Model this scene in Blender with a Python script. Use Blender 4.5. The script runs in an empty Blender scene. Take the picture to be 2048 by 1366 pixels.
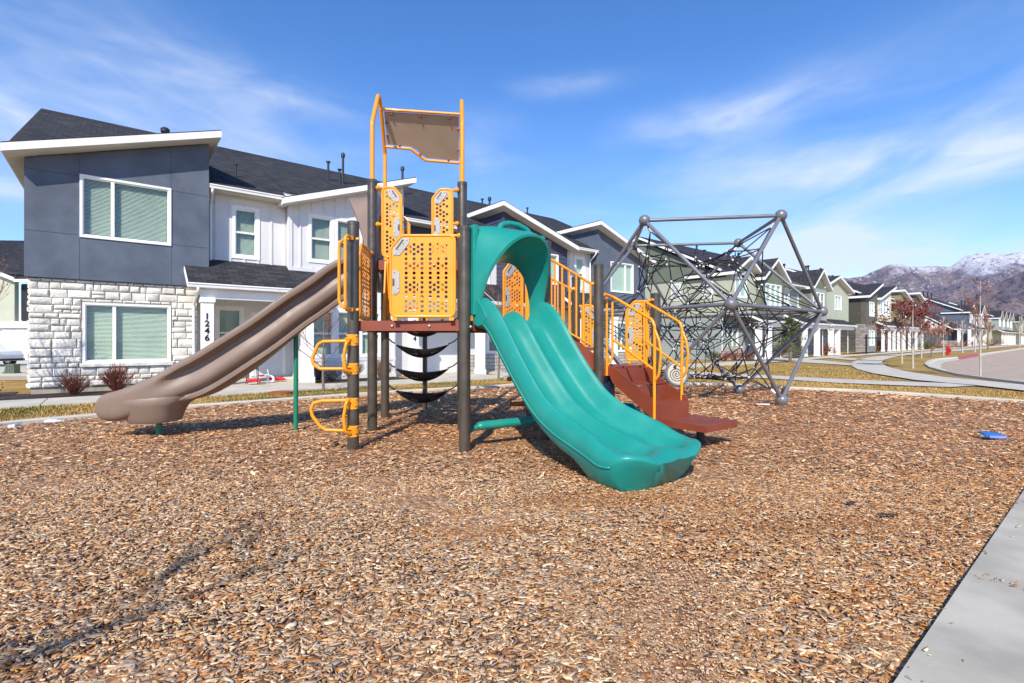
import bpy, bmesh, math, random
import numpy as np
from mathutils import Vector, Matrix, noise
PI = math.pi
rnd = random.Random(7)
S = bpy.context.scene
C = S.collection

# ---------------------------------------------------------------- camera, sky, sun, exposure
CAMH, F, HY = 1.2, 985.0, 683.0
cam = bpy.data.cameras.new('camera'); co = bpy.data.objects.new('camera', cam); C.objects.link(co)
co.location = (0, 0, CAMH); co.rotation_euler = (math.radians(90), 0, 0)
cam.lens = 36*F/2048; cam.sensor_width = 36; cam.clip_end = 20000; cam.clip_start = 0.05
S.camera = co
S.view_settings.view_transform = 'Standard'; S.view_settings.look = 'None'
S.view_settings.exposure = 0.20; S.view_settings.gamma = 1
SUN_EL = math.radians(39); SUN_AZ = math.radians(190.4)      # clockwise from +Y, behind the camera
sv = Vector((math.sin(SUN_AZ)*math.cos(SUN_EL), math.cos(SUN_AZ)*math.cos(SUN_EL), math.sin(SUN_EL)))
sl = bpy.data.lights.new('sun', 'SUN'); sl.energy = 5.0; sl.angle = math.radians(0.5); sl.color = (1, .93, .81)
so = bpy.data.objects.new('sun', sl); C.objects.link(so)
so.rotation_euler = sv.to_track_quat('Z', 'Y').to_euler()
W = bpy.data.worlds.new('World'); S.world = W; W.use_nodes = True
nt = W.node_tree; nt.nodes.clear()
def N(t, ty, **kw):
    n = t.nodes.new(ty)
    for k, v in kw.items():
        if k.startswith('i_'):
            n.inputs[k[2:].replace('_', ' ')].default_value = v
        else: setattr(n, k, v)
    return n
def L(t, a, b): t.links.new(a, b)
def M_(t, op, a, b=None, c=None):
    n = t.nodes.new('ShaderNodeMath'); n.operation = op
    for i, x in enumerate((a, b, c)):
        if x is None: continue
        if isinstance(x, (int, float)): n.inputs[i].default_value = x
        else: t.links.new(x, n.inputs[i])
    return n.outputs[0]
def make_sky():
    sky = N(nt, 'ShaderNodeTexSky', sky_type='NISHITA'); sky.sun_disc = False
    sky.sun_elevation = SUN_EL; sky.sun_rotation = SUN_AZ; sky.altitude = 1400
    sky.air_density = 1.0; sky.dust_density = 0.25; sky.ozone_density = 2.6
    tc = N(nt, 'ShaderNodeTexCoord'); sp = N(nt, 'ShaderNodeSeparateXYZ'); L(nt, tc.outputs['Generated'], sp.inputs[0])
    az = M_(nt, 'ARCTAN2', sp.outputs[0], sp.outputs[1]); el = M_(nt, 'ARCSINE', sp.outputs[2])
    cb = N(nt, 'ShaderNodeCombineXYZ')
    # cloud streaks: noise stretched along the wind
    rot = M_(nt, 'ADD', M_(nt, 'MULTIPLY', M_(nt, 'MULTIPLY', az, az), -.09), el)
    L(nt, M_(nt, 'MULTIPLY', az, 3.6), cb.inputs[0]); L(nt, M_(nt, 'MULTIPLY', rot, 11.0), cb.inputs[1])
    n1 = N(nt, 'ShaderNodeTexNoise'); n1.inputs['Scale'].default_value = 1.0; n1.inputs['Detail'].default_value = 7
    n1.inputs['Roughness'].default_value = .52; n1.inputs['Distortion'].default_value = .45
    L(nt, cb.outputs[0], n1.inputs['Vector'])
    total = None
    def ang(px, py):
        x, z = (px-1024)/F, (HY-py)/F
        return math.atan2(x, 1), math.asin(z/math.sqrt(x*x+1+z*z))
    # (pixel centre used only to pick a compass direction, half widths in degrees, strength, tilt)
    for px, py, wa, we, k, tilt in [(40,235,17,4.5,1.15,0),(200,95,15,4.5,.34,-.1),(570,196,9,1.4,.62,-.10),(430,165,13,3.0,.30,-.2),
            (1115,172,6.5,.95,.8,0),(1470,226,10,2.0,.9,.05),(1850,190,17,4.5,.34,.10),(1960,300,15,4.5,.72,-.05),(1800,345,16,2.2,.55,-.05),
            (960,285,4,3.5,.35,0),(1610,512,4.4,2.2,4.2,0),(1860,520,7,1.3,2.0,0),(10,373,2.5,.8,1.1,0),(700,330,30,4,.12,0),(1300,560,60,7,.45,0),(1500,380,20,6,.16,0)]:
        a0, e0 = ang(px, py)
        da = M_(nt, 'SUBTRACT', az, a0); de = M_(nt, 'SUBTRACT', M_(nt, 'SUBTRACT', el, e0), M_(nt, 'MULTIPLY', da, tilt))
        q = M_(nt, 'ADD', M_(nt, 'POWER', M_(nt, 'ABSOLUTE', M_(nt, 'DIVIDE', da, math.radians(wa))), 2.0),
               M_(nt, 'POWER', M_(nt, 'ABSOLUTE', M_(nt, 'DIVIDE', de, math.radians(we))), 2.0))
        g = M_(nt, 'MULTIPLY', M_(nt, 'EXPONENT', M_(nt, 'MULTIPLY', q, -1.0)), k)
        total = g if total is None else M_(nt, 'ADD', total, g)
    mr = N(nt, 'ShaderNodeMapRange'); mr.interpolation_type = 'SMOOTHSTEP'
    mr.inputs['From Min'].default_value = .22; mr.inputs['From Max'].default_value = .86
    L(nt, n1.outputs[0], mr.inputs['Value'])
    c2 = N(nt, 'ShaderNodeCombineXYZ'); L(nt, M_(nt, 'ADD', M_(nt, 'MULTIPLY', az, 9.0), M_(nt, 'MULTIPLY', n1.outputs[0], .8)), c2.inputs[0]); L(nt, M_(nt, 'MULTIPLY', M_(nt, 'ADD', rot, M_(nt, 'MULTIPLY', n1.outputs[0], .06)), 30.0), c2.inputs[1])
    n3 = N(nt, 'ShaderNodeTexNoise'); n3.inputs['Scale'].default_value = 1.0; n3.inputs['Detail'].default_value = 9; n3.inputs['Roughness'].default_value = .62; n3.inputs['Distortion'].default_value = .9; L(nt, c2.outputs[0], n3.inputs['Vector'])
    fm = N(nt, 'ShaderNodeMapRange'); fm.inputs['From Min'].default_value = .30; fm.inputs['From Max'].default_value = .68; fm.inputs['To Min'].default_value = .72; fm.inputs['To Max'].default_value = 1.15; L(nt, n3.outputs[0], fm.inputs['Value'])
    fac = M_(nt, 'MULTIPLY', M_(nt, 'MULTIPLY', total, mr.outputs[0]), fm.outputs[0])
    fac = M_(nt, 'MINIMUM', M_(nt, 'MULTIPLY', fac, .95), .80)
    mix = N(nt, 'ShaderNodeMix', data_type='RGBA')
    hs = N(nt, 'ShaderNodeHueSaturation'); hs.inputs['Saturation'].default_value = 1.26; hs.inputs['Value'].default_value = 1.34
    L(nt, sky.outputs[0], hs.inputs['Color'])
    tm = N(nt, 'ShaderNodeMix', data_type='RGBA', blend_type='MULTIPLY'); tm.inputs['Factor'].default_value = 1; tm.inputs['B'].default_value = (1.07, .985, 1.08, 1); L(nt, hs.outputs[0], tm.inputs['A'])
    L(nt, fac, mix.inputs['Factor']); L(nt, tm.outputs['Result'], mix.inputs['A'])
    mix.inputs['B'].default_value = (5.3, 5.8, 6.6, 1)
    bg = N(nt, 'ShaderNodeBackground'); bg.inputs['Strength'].default_value = .15
    L(nt, mix.outputs['Result'], bg.inputs['Color'])
    out = N(nt, 'ShaderNodeOutputWorld'); L(nt, bg.outputs[0], out.inputs[0])
make_sky()

# ---------------------------------------------------------------- placing: street frame and ground height
U = Vector((1225, 985, 0)).normalized(); NN = Vector((-U.y, U.x, 0)); O = Vector((-12.21267, 12.44, 0))
STREET = math.atan2(U.y, U.x)
def tn(x, y):
    p = Vector((x, y, 0))-O; return p.dot(U), p.dot(NN)
def gt(t): return -.16 + .6*min(1, max(0, (t-34)/86))
def gz(x, y): return gt(tn(x, y)[0])
def G(px, py, z=0.):                       # ground point seen at a place of the survey photograph
    Y = F*(CAMH-z)/(py-HY); return ((px-1024)/F*Y, Y)
def AT(px, py, Y):                         # point at depth Y
    return Vector(((px-1024)/F*Y, Y, CAMH-(py-HY)/F*Y))
def SW(t, n, z=0): v = O+U*t+NN*n; return Vector((v.x, v.y, z))

# ---------------------------------------------------------------- mesh helpers
class MB:
    def __init__(s): s.v = []; s.f = []; s.m = []; s.mi = 0
    def add(s, vs, fs):
        b = len(s.v); s.v += [tuple(v) for v in vs]; s.f += [tuple(b+i for i in f) for f in fs]; s.m += [s.mi]*len(fs); return s
    def box(s, x0, x1, y0, y1, z0, z1):
        return s.add([(x0,y0,z0),(x1,y0,z0),(x1,y1,z0),(x0,y1,z0),(x0,y0,z1),(x1,y0,z1),(x1,y1,z1),(x0,y1,z1)],
                     [(3,2,1,0),(4,5,6,7),(0,1,5,4),(1,2,6,5),(2,3,7,6),(3,0,4,7)])
    def prism(s, poly, vec):
        n = len(poly); vec = Vector(vec); p = [Vector(q) for q in poly]
        return s.add(p+[q+vec for q in p], [tuple(range(n))[::-1], tuple(range(n, 2*n))]+[(i, (i+1) % n, n+(i+1) % n, n+i) for i in range(n)])
    def obox(s, c, ax, ay, az):
        c, ax, ay, az = map(Vector, (c, ax, ay, az))
        vs = [c+ax*i+ay*j+az*k for k in (-1, 1) for j in (-1, 1) for i in (-1, 1)]
        return s.add(vs, [(0,2,3,1),(4,5,7,6),(0,1,5,4),(1,3,7,5),(3,2,6,7),(2,0,4,6)])
    def tube(s, pts, r, seg=10, cap=True, fil=0., fs=5, closed=False):
        p = [Vector(q) for q in pts]
        if fil > 0: p = fillet(p, fil, fs, closed)
        n = len(p); up = None; rings = []
        for i in range(n):
            a = p[(i-1) % n] if (closed or i > 0) else p[i]; b = p[(i+1) % n] if (closed or i < n-1) else p[i]
            t = (b-a).normalized()
            if up is None:
                up = t.orthogonal().normalized()
            else:
                up = (up-t*up.dot(t))
                if up.length < 1e-6: up = t.orthogonal()
                up.normalize()
            bn = t.cross(up); rr = r[i] if isinstance(r, (list, tuple)) and len(r) == n else (r if not isinstance(r, (list, tuple)) else r[0]+(r[1]-r[0])*i/(n-1))
            rings.append([p[i]+(up*math.cos(2*PI*k/seg)+bn*math.sin(2*PI*k/seg))*rr for k in range(seg)])
        vs = [v for R in rings for v in R]; fs_ = []
        for i in range(n if closed else n-1):
            j = (i+1) % n
            for k in range(seg):
                k2 = (k+1) % seg; fs_.append((i*seg+k, i*seg+k2, j*seg+k2, j*seg+k))
        if cap and not closed:
            fs_.append(tuple(range(seg))[::-1]); fs_.append(tuple((n-1)*seg+k for k in range(seg)))
        return s.add(vs, fs_)
    def sphere(s, c, r, seg=16, rings=10, sz=1.):
        c = Vector(c); vs = [c+Vector((0, 0, -r*sz))]; fs = []
        for i in range(1, rings):
            a = PI*i/rings
            vs += [c+Vector((math.sin(a)*math.cos(2*PI*k/seg)*r, math.sin(a)*math.sin(2*PI*k/seg)*r, -math.cos(a)*r*sz)) for k in range(seg)]
        vs.append(c+Vector((0, 0, r*sz)))
        for k in range(seg): fs.append((0, 1+(k+1) % seg, 1+k))
        for i in range(rings-2):
            for k in range(seg):
                a = 1+i*seg; fs.append((a+k, a+(k+1) % seg, a+seg+(k+1) % seg, a+seg+k))
        e = len(vs)-1; a = 1+(rings-2)*seg
        for k in range(seg): fs.append((a+k, a+(k+1) % seg, e))
        return s.add(vs, fs)
    def loft(s, rings, closed_ring=True, caps=True):
        n = len(rings[0]); vs = [v for R in rings for v in R]; fs = []
        for i in range(len(rings)-1):
            for k in range(n if closed_ring else n-1):
                k2 = (k+1) % n; fs.append((i*n+k, i*n+k2, (i+1)*n+k2, (i+1)*n+k))
        if caps and closed_ring: fs.append(tuple(range(n))[::-1]); fs.append(tuple((len(rings)-1)*n+k for k in range(n)))
        return s.add(vs, fs)
    def xf(s, M):
        s.v = [tuple(M @ Vector(v)) for v in s.v]; return s
    def build(s, name, mat, parent=None, smooth=False, fix=True, bevel=0, sub=0):
        me = bpy.data.meshes.new(name); me.from_pydata(s.v, [], s.f)
        mats = mat if isinstance(mat, (list, tuple)) else [mat]
        for m in mats: me.materials.append(m)
        if len(mats) > 1: me.polygons.foreach_set('material_index', s.m)
        if fix:
            bm = bmesh.new(); bm.from_mesh(me); bmesh.ops.recalc_face_normals(bm, faces=bm.faces); bm.to_mesh(me); bm.free()
        if smooth:
            me.polygons.foreach_set('use_smooth', [True]*len(me.polygons))
            if smooth is not True:
                me.set_sharp_from_angle(angle=math.radians(smooth))
        me.update()
        o = bpy.data.objects.new(name, me); C.objects.link(o)
        if parent: o.parent = parent
        if bevel:
            b = o.modifiers.new('bevel', 'BEVEL'); b.width = bevel; b.segments = 2; b.limit_method = 'ANGLE'; b.angle_limit = math.radians(40)
        if sub:
            b = o.modifiers.new('sub', 'SUBSURF'); b.levels = sub; b.render_levels = sub
        return o
def fillet(p, r, fs=5, closed=False):
    out = []; n = len(p)
    for i in range(n):
        if not closed and i in (0, n-1): out.append(p[i]); continue
        a, b, c = p[(i-1) % n], p[i], p[(i+1) % n]
        u, v = a-b, c-b; lu, lv = u.length, v.length
        if lu < 1e-6 or lv < 1e-6: out.append(b); continue
        u /= lu; v /= lv; ang = u.angle(v)
        if ang > PI-.05: out.append(b); continue
        d = min(r/math.tan(ang/2), lu*.48, lv*.48)
        for k in range(fs+1):
            w = k/fs; out.append((b+u*d)*(1-w)**2+b*2*w*(1-w)+(b+v*d)*w*w)
    return out
def empty(name, loc=(0, 0, 0), rz=0, parent=None):
    o = bpy.data.objects.new(name, None); o.empty_display_size = .2; C.objects.link(o); o.location = loc; o.rotation_euler = (0, 0, rz)
    if parent: o.parent = parent
    return o
def tag(o, label=None, cat=None, group=None, kind=None):
    if label: o['label'] = label
    if cat: o['category'] = cat
    if group: o['group'] = group
    if kind: o['kind'] = kind
    return o
def copy_tree(o, parent=None):
    c = o.copy(); C.objects.link(c)
    if parent: c.parent = parent
    for ch in o.children: copy_tree(ch, c)
    return c

# ---------------------------------------------------------------- materials
MT = {}
def mat(name, col, rough=.6, var=.12, scale=6, bump=0., bscale=40, metal=0., spec=.5, coat=0., detail=4, coords='Object', col2=None, stretch=None, lo=.35, hi=.65, sub=0, bdist=.01, rotz=0.):
    m = bpy.data.materials.new(name); m.use_nodes = True; t = m.node_tree; b = t.nodes['Principled BSDF']
    tc = N(t, 'ShaderNodeTexCoord'); vec = tc.outputs[coords]
    if stretch:
        mp = N(t, 'ShaderNodeMapping'); mp.inputs['Scale'].default_value = stretch; mp.inputs['Rotation'].default_value = (0, 0, -rotz); L(t, vec, mp.inputs[0]); vec = mp.outputs[0]
    n = N(t, 'ShaderNodeTexNoise'); n.inputs['Scale'].default_value = scale; n.inputs['Detail'].default_value = detail; L(t, vec, n.inputs['Vector'])
    r = N(t, 'ShaderNodeMapRange'); r.inputs['From Min'].default_value = lo; r.inputs['From Max'].default_value = hi; L(t, n.outputs[0], r.inputs['Value'])
    mx = N(t, 'ShaderNodeMix', data_type='RGBA'); L(t, r.outputs[0], mx.inputs['Factor'])
    c2 = col2 or tuple(min(1, c*(1+var)) for c in col); c1 = col if col2 else tuple(c*(1-var) for c in col)
    mx.inputs['A'].default_value = (*c1, 1); mx.inputs['B'].default_value = (*c2, 1); L(t, mx.outputs['Result'], b.inputs['Base Color'])
    n5 = N(t, 'ShaderNodeTexNoise'); n5.inputs['Scale'].default_value = 4.5; n5.inputs['Detail'].default_value = 8; n5.inputs['Roughness'].default_value = .7; L(t, vec, n5.inputs['Vector'])
    r5 = N(t, 'ShaderNodeMapRange'); r5.inputs['From Min'].default_value = .3; r5.inputs['From Max'].default_value = .7; r5.inputs['To Min'].default_value = rough*.75; r5.inputs['To Max'].default_value = min(1, rough*1.35); L(t, n5.outputs[0], r5.inputs['Value']); L(t, r5.outputs[0], b.inputs['Roughness'])
    b.inputs['Metallic'].default_value = metal
    b.inputs['Specular IOR Level'].default_value = spec; b.inputs['Coat Weight'].default_value = coat
    if bump:
        n2 = N(t, 'ShaderNodeTexNoise'); n2.inputs['Scale'].default_value = bscale; n2.inputs['Detail'].default_value = 5; L(t, vec, n2.inputs['Vector'])
        bp = N(t, 'ShaderNodeBump'); bp.inputs['Strength'].default_value = bump; bp.inputs['Distance'].default_value = bdist
        L(t, n2.outputs[0], bp.inputs['Height']); L(t, bp.outputs[0], b.inputs['Normal'])
    MT[name] = m; return m
mat('yellow', (.88, .325, .010), .33, .05, 3, bump=.15, bscale=160, bdist=.002, coat=.15)
mat('teal', (.011, .25, .205), .36, .07, 3.2, col2=(.028, .30, .25), lo=.45, hi=.8, detail=9, bump=.12, bscale=120, bdist=.002, spec=.45)
mat('tan_plastic', (.225, .160, .122), .42, .06, 3.0, col2=(.27, .205, .165), lo=.45, hi=.8, detail=9, bump=.12, bscale=120, bdist=.002, spec=.4)
mat('tan_roof', (.42, .315, .23), .5, .05, 3)
mat('brown_metal', (.235, .050, .022), .5, .10, 4, bump=.3, bscale=220, bdist=.002)
mat('post', (.105, .086, .066), .34, .16, 9, metal=.45, bump=.1, bscale=200, bdist=.001)
mat('bolt', (.62, .60, .56), .3, .1, metal=.85)
mat('grip_plate', (.40, .385, .37), .5, .06)
mat('teal_pole', (.012, .20, .12), .35, .06)
mat('black_rubber', (.012, .012, .013), .55, .3, 30, bump=.3, bscale=200)
mat('rope', (.012, .012, .014), .6, .3, 60)
mat('connector', (.66, .66, .66), .35, .05)
mat('grey_frame', (.185, .185, .20), .36, .08, 5, metal=.25, bump=.1, bscale=150, bdist=.001)
mat('white_trim', (.86, .85, .825), .55, .03, 3, spec=.3)
mat('white_wall', (.72, .71, .69), .7, .04, 1.2, spec=.3)
mat('cream_soffit', (.66, .63, .56), .7, .05, 2)
mat('stucco_blue', (.104, .126, .168), .9, .16, 1.4, bump=.5, bscale=140, bdist=.004, detail=6)
mat('navy_siding', (.055, .060, .105), .75, .08, 1.5)
mat('green_stucco', (.44, .46, .35), .9, .05, 1.1, bump=.3, bscale=120, bdist=.003)
mat('dark_green', (.15, .17, .125), .8, .07, 1.2)
mat('grey_siding', (.30, .34, .32), .75, .06, 1.2)
mat('olive', (.11, .108, .082), .85, .07, 1.2)
mat('cream_wall', (.62, .59, .46), .8, .04, 1.2)
mat('tan_wall', (.26, .24, .145), .8, .05, 1.2)
mat('stone_white', (.76, .725, .645), .85, .17, 2.3, bump=.9, bscale=22, bdist=.02, detail=8)
mat('seam', (.05, .06, .082), .9)
mat('mortar', (.46, .425, .35), .95, .1, 20, bump=.4, bscale=80)
mat('foundation', (.42, .37, .28), .9, .08, 3)
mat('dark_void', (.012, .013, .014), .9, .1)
mat('blind', (.84, .86, .81), .6, .04, 3)
mat('door_white', (.70, .71, .73), .5, .03)
mat('pipe_black', (.02, .021, .024), .5, .1)
mat('bark', (.20, .155, .125), .9, .25, 14, bump=.6, bscale=40)
mat('bark_pale', (.46, .40, .34), .9, .22, 18, bump=.5, bscale=40)
mat('twig', (.24, .11, .075), .9, .2, 14)
mat('leaf_red', (.17, .035, .025), .7, .5, 9)
mat('leaf_orange', (.40, .14, .05), .7, .4, 9)
mat('needle', (.10, .115, .03), .8, .5, 5)
mat('shrub_red', (.22, .06, .035), .85, .4, 14)
mat('shrub_brown', (.26, .13, .075), .85, .35, 14)
mat('shrub_green', (.10, .115, .03), .85, .4, 14)
mat('straw', (.46, .30, .09), .85, .3, 14)
mat('red_paint', (.50, .012, .012), .35, .08)
mat('black_paint', (.015, .015, .016), .4, .1)
mat('blue_plastic', (.02, .14, .40), .35, .2, 20)
mat('lavender', (.20, .22, .55), .4, .1)
mat('clear_plastic', (.70, .74, .78), .2, .1, 20)
mat('paper', (.8, .79, .75), .7, .05)
mat('navy_plastic', (.012, .025, .06), .35, .1)
mat('cream_disc', (.52, .47, .38), .5, .05)
mat('orange_brown', (.32, .09, .02), .45, .1)
mat('tyre', (.015, .015, .015), .8, .1)
mat('wood_dark', (.045, .035, .028), .8, .2)
mat('utility_green', (.09, .12, .085), .6, .1)

def glass_mat(name, tint, rf=.12):
    m = bpy.data.materials.new(name); m.use_nodes = True; t = m.node_tree; t.nodes.clear()
    out = N(t, 'ShaderNodeOutputMaterial'); tr = N(t, 'ShaderNodeBsdfTransparent'); tr.inputs[0].default_value = (*tint, 1)
    gl = N(t, 'ShaderNodeBsdfGlossy'); gl.inputs['Roughness'].default_value = .02; gl.inputs[0].default_value = (.9, .95, 1, 1)
    fr = N(t, 'ShaderNodeFresnel'); fr.inputs[0].default_value = 1.52
    mx = N(t, 'ShaderNodeMixShader'); ge = N(t, 'ShaderNodeNewGeometry'); L(t, M_(t, 'MULTIPLY', M_(t, 'ADD', fr.outputs[0], rf-.04), M_(t, 'SUBTRACT', 1., ge.outputs['Backfacing'])), mx.inputs[0]); L(t, tr.outputs[0], mx.inputs[1]); L(t, gl.outputs[0], mx.inputs[2])
    L(t, mx.outputs[0], out.inputs[0]); MT[name] = m
glass_mat('glass', (.93, .98, .94), .035); glass_mat('glass_dark', (.66, .78, .77), .12)

def striped_blind():
    m = bpy.data.materials.new('blind_far'); m.use_nodes = True; t = m.node_tree; b = t.nodes['Principled BSDF']
    tc = N(t, 'ShaderNodeTexCoord'); w = N(t, 'ShaderNodeTexWave'); w.wave_type = 'BANDS'; w.bands_direction = 'Z'
    w.inputs['Scale'].default_value = 5.0; L(t, tc.outputs['Object'], w.inputs['Vector'])
    mx = N(t, 'ShaderNodeMix', data_type='RGBA'); L(t, w.outputs['Fac'], mx.inputs['Factor'])
    mx.inputs['A'].default_value = (.40, .46, .42, 1); mx.inputs['B'].default_value = (.66, .70, .66, 1)
    L(t, mx.outputs['Result'], b.inputs['Base Color']); b.inputs['Roughness'].default_value = .7; MT['blind_far'] = m
striped_blind()

def shingles():
    m = bpy.data.materials.new('shingle'); m.use_nodes = True; t = m.node_tree; b = t.nodes['Principled BSDF']
    tc = N(t, 'ShaderNodeTexCoord'); sp = N(t, 'ShaderNodeSeparateXYZ'); L(t, tc.outputs['Object'], sp.inputs[0])
    cb = N(t, 'ShaderNodeCombineXYZ'); L(t, sp.outputs[0], cb.inputs[0]); L(t, M_(t, 'MULTIPLY', sp.outputs[1], 1.1), cb.inputs[1])
    br = N(t, 'ShaderNodeTexBrick'); L(t, cb.outputs[0], br.inputs['Vector']); br.inputs['Scale'].default_value = 1.0
    br.inputs['Brick Width'].default_value = .30; br.inputs['Row Height'].default_value = .14; br.inputs['Mortar Size'].default_value = .006
    br.inputs['Color1'].default_value = (.026, .026, .029, 1); br.inputs['Color2'].default_value = (.056, .055, .060, 1); br.inputs['Mortar'].default_value = (.008, .008, .01, 1)
    n = N(t, 'ShaderNodeTexNoise'); n.inputs['Scale'].default_value = 60; L(t, tc.outputs['Object'], n.inputs['Vector'])
    mx = N(t, 'ShaderNodeMix', data_type='RGBA', blend_type='MULTIPLY'); mx.inputs['Factor'].default_value = .5
    L(t, br.outputs['Color'], mx.inputs['A'])
    mr = N(t, 'ShaderNodeMapRange'); mr.inputs['To Min'].default_value = .5; mr.inputs['To Max'].default_value = 1.9; L(t, n.outputs[0], mr.inputs['Value'])
    L(t, mr.outputs[0], mx.inputs['B']); L(t, mx.outputs['Result'], b.inputs['Base Color']); b.inputs['Roughness'].default_value = .95
    b.inputs['Specular IOR Level'].default_value = .2
    bp = N(t, 'ShaderNodeBump'); bp.inputs['Distance'].default_value = .02; bp.inputs['Strength'].default_value = .7
    L(t, br.outputs['Fac'], bp.inputs['Height']); bp.invert = True; L(t, bp.outputs[0], b.inputs['Normal']); MT['shingle'] = m
shingles()
def brickstone(name, c1, c2, mo):
    m = bpy.data.materials.new(name); m.use_nodes = True; t = m.node_tree; b = t.nodes['Principled BSDF']
    tc = N(t, 'ShaderNodeTexCoord'); sp = N(t, 'ShaderNodeSeparateXYZ'); L(t, tc.outputs['Object'], sp.inputs[0])
    cb = N(t, 'ShaderNodeCombineXYZ'); L(t, M_(t, 'ADD', sp.outputs[0], sp.outputs[1]), cb.inputs[0]); L(t, sp.outputs[2], cb.inputs[1])
    br = N(t, 'ShaderNodeTexBrick'); L(t, cb.outputs[0], br.inputs['Vector']); br.inputs['Scale'].default_value = 1.0; br.offset_frequency = 2; br.squash = 1.5; br.squash_frequency = 3
    br.inputs['Brick Width'].default_value = .42; br.inputs['Row Height'].default_value = .16; br.inputs['Mortar Size'].default_value = .012
    br.inputs['Color1'].default_value = (*c1, 1); br.inputs['Color2'].default_value = (*c2, 1); br.inputs['Mortar'].default_value = (*mo, 1)
    L(t, br.outputs['Color'], b.inputs['Base Color']); b.inputs['Roughness'].default_value = .9
    bp = N(t, 'ShaderNodeBump'); bp.inputs['Distance'].default_value = .03; bp.inputs['Strength'].default_value = .8; bp.invert = True
    L(t, br.outputs['Fac'], bp.inputs['Height']); L(t, bp.outputs[0], b.inputs['Normal']); MT[name] = m
brickstone('stone_far', (.55, .52, .46), (.42, .38, .33), (.2, .18, .15))
brickstone('stone_grey', (.40, .37, .33), (.22, .20, .18), (.12, .11, .1))
def siding(base, name):
    """the wall colour of material base with lap-siding relief"""
    m = MT[base].copy(); m.name = name; t = m.node_tree; b = t.nodes['Principled BSDF']
    tc = N(t, 'ShaderNodeTexCoord'); sp = N(t, 'ShaderNodeSeparateXYZ'); L(t, tc.outputs['Object'], sp.inputs[0])
    fr = M_(t, 'FRACT', M_(t, 'DIVIDE', sp.outputs[2], .19))
    bp = N(t, 'ShaderNodeBump'); bp.inputs['Distance'].default_value = .05; bp.inputs['Strength'].default_value = 1; bp.invert = True
    L(t, M_(t, 'POWER', fr, 6.0), bp.inputs['Height']); L(t, bp.outputs[0], b.inputs['Normal']); MT[name] = m
for a, b_ in (('grey_siding', 'grey_lap'), ('tan_wall', 'tan_lap')): siding(a, b_)

# ---------------------------------------------------------------- ground materials
mat('concrete', (.55, .50, .41), .85, .10, 1.6, bump=.25, bscale=160, bdist=.003, detail=9)
mat('concrete_near', (.445, .405, .325), .85, .19, 2.6, bump=.35, bscale=190, bdist=.003, detail=12)
mat('asphalt', (.44, .335, .25), .95, .14, 3.5, bump=.6, bscale=120, bdist=.01, detail=10)
mat('dark_mulch', (.05, .026, .018), .95, .5, 18, bump=1, bscale=40, bdist=.03, detail=8)
mat('bare_earth', (.16, .09, .06), .95, .3, 6, bump=.8, bscale=40, bdist=.02, detail=8)
def lawn_mat():
    m = bpy.data.materials.new('lawn'); m.use_nodes = True; t = m.node_tree; b = t.nodes['Principled BSDF']
    tc = N(t, 'ShaderNodeTexCoord')
    def nz(sc, det=6, rough=.6):
        n = N(t, 'ShaderNodeTexNoise'); n.inputs['Scale'].default_value = sc; n.inputs['Detail'].default_value = det; n.inputs['Roughness'].default_value = rough
        L(t, tc.outputs['Object'], n.inputs['Vector']); return n.outputs[0]
    def rng(v, a, c):
        r = N(t, 'ShaderNodeMapRange'); r.inputs['From Min'].default_value = a; r.inputs['From Max'].default_value = c; L(t, v, r.inputs['Value']); return r.outputs[0]
    mx = N(t, 'ShaderNodeMix', data_type='RGBA'); L(t, rng(nz(.35, 9, .7), .42, .60), mx.inputs['Factor'])
    mx.inputs['A'].default_value = (.54, .33, .12, 1); mx.inputs['B'].default_value = (.32, .24, .075, 1)
    mx2 = N(t, 'ShaderNodeMix', data_type='RGBA', blend_type='MULTIPLY'); mx2.inputs['Factor'].default_value = 1
    L(t, mx.outputs['Result'], mx2.inputs['A']); v = nz(22, 8, .8); r = N(t, 'ShaderNodeMapRange'); L(t, v, r.inputs['Value'])
    r.inputs['From Min'].default_value = .3; r.inputs['From Max'].default_value = .7; r.inputs['To Min'].default_value = .45; r.inputs['To Max'].default_value = 1.35
    L(t, r.outputs[0], mx2.inputs['B']); L(t, mx2.outputs['Result'], b.inputs['Base Color']); b.inputs['Roughness'].default_value = 1; b.inputs['Specular IOR Level'].default_value = .1
    bp = N(t, 'ShaderNodeBump'); bp.inputs['Distance'].default_value = .05; bp.inputs['Strength'].default_value = 1; L(t, v, bp.inputs['Height']); L(t, bp.outputs[0], b.inputs['Normal'])
    MT['lawn'] = m
lawn_mat()
def attr_mat(name, rough=.85, spec=.25):
    m = bpy.data.materials.new(name); m.use_nodes = True; t = m.node_tree; b = t.nodes['Principled BSDF']
    a = N(t, 'ShaderNodeAttribute'); a.attribute_name = 'tint'; L(t, a.outputs['Color'], b.inputs['Base Color'])
    b.inputs['Roughness'].default_value = rough; b.inputs['Specular IOR Level'].default_value = spec; MT[name] = m
attr_mat('chip'); attr_mat('blade', .8, .1)
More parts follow.
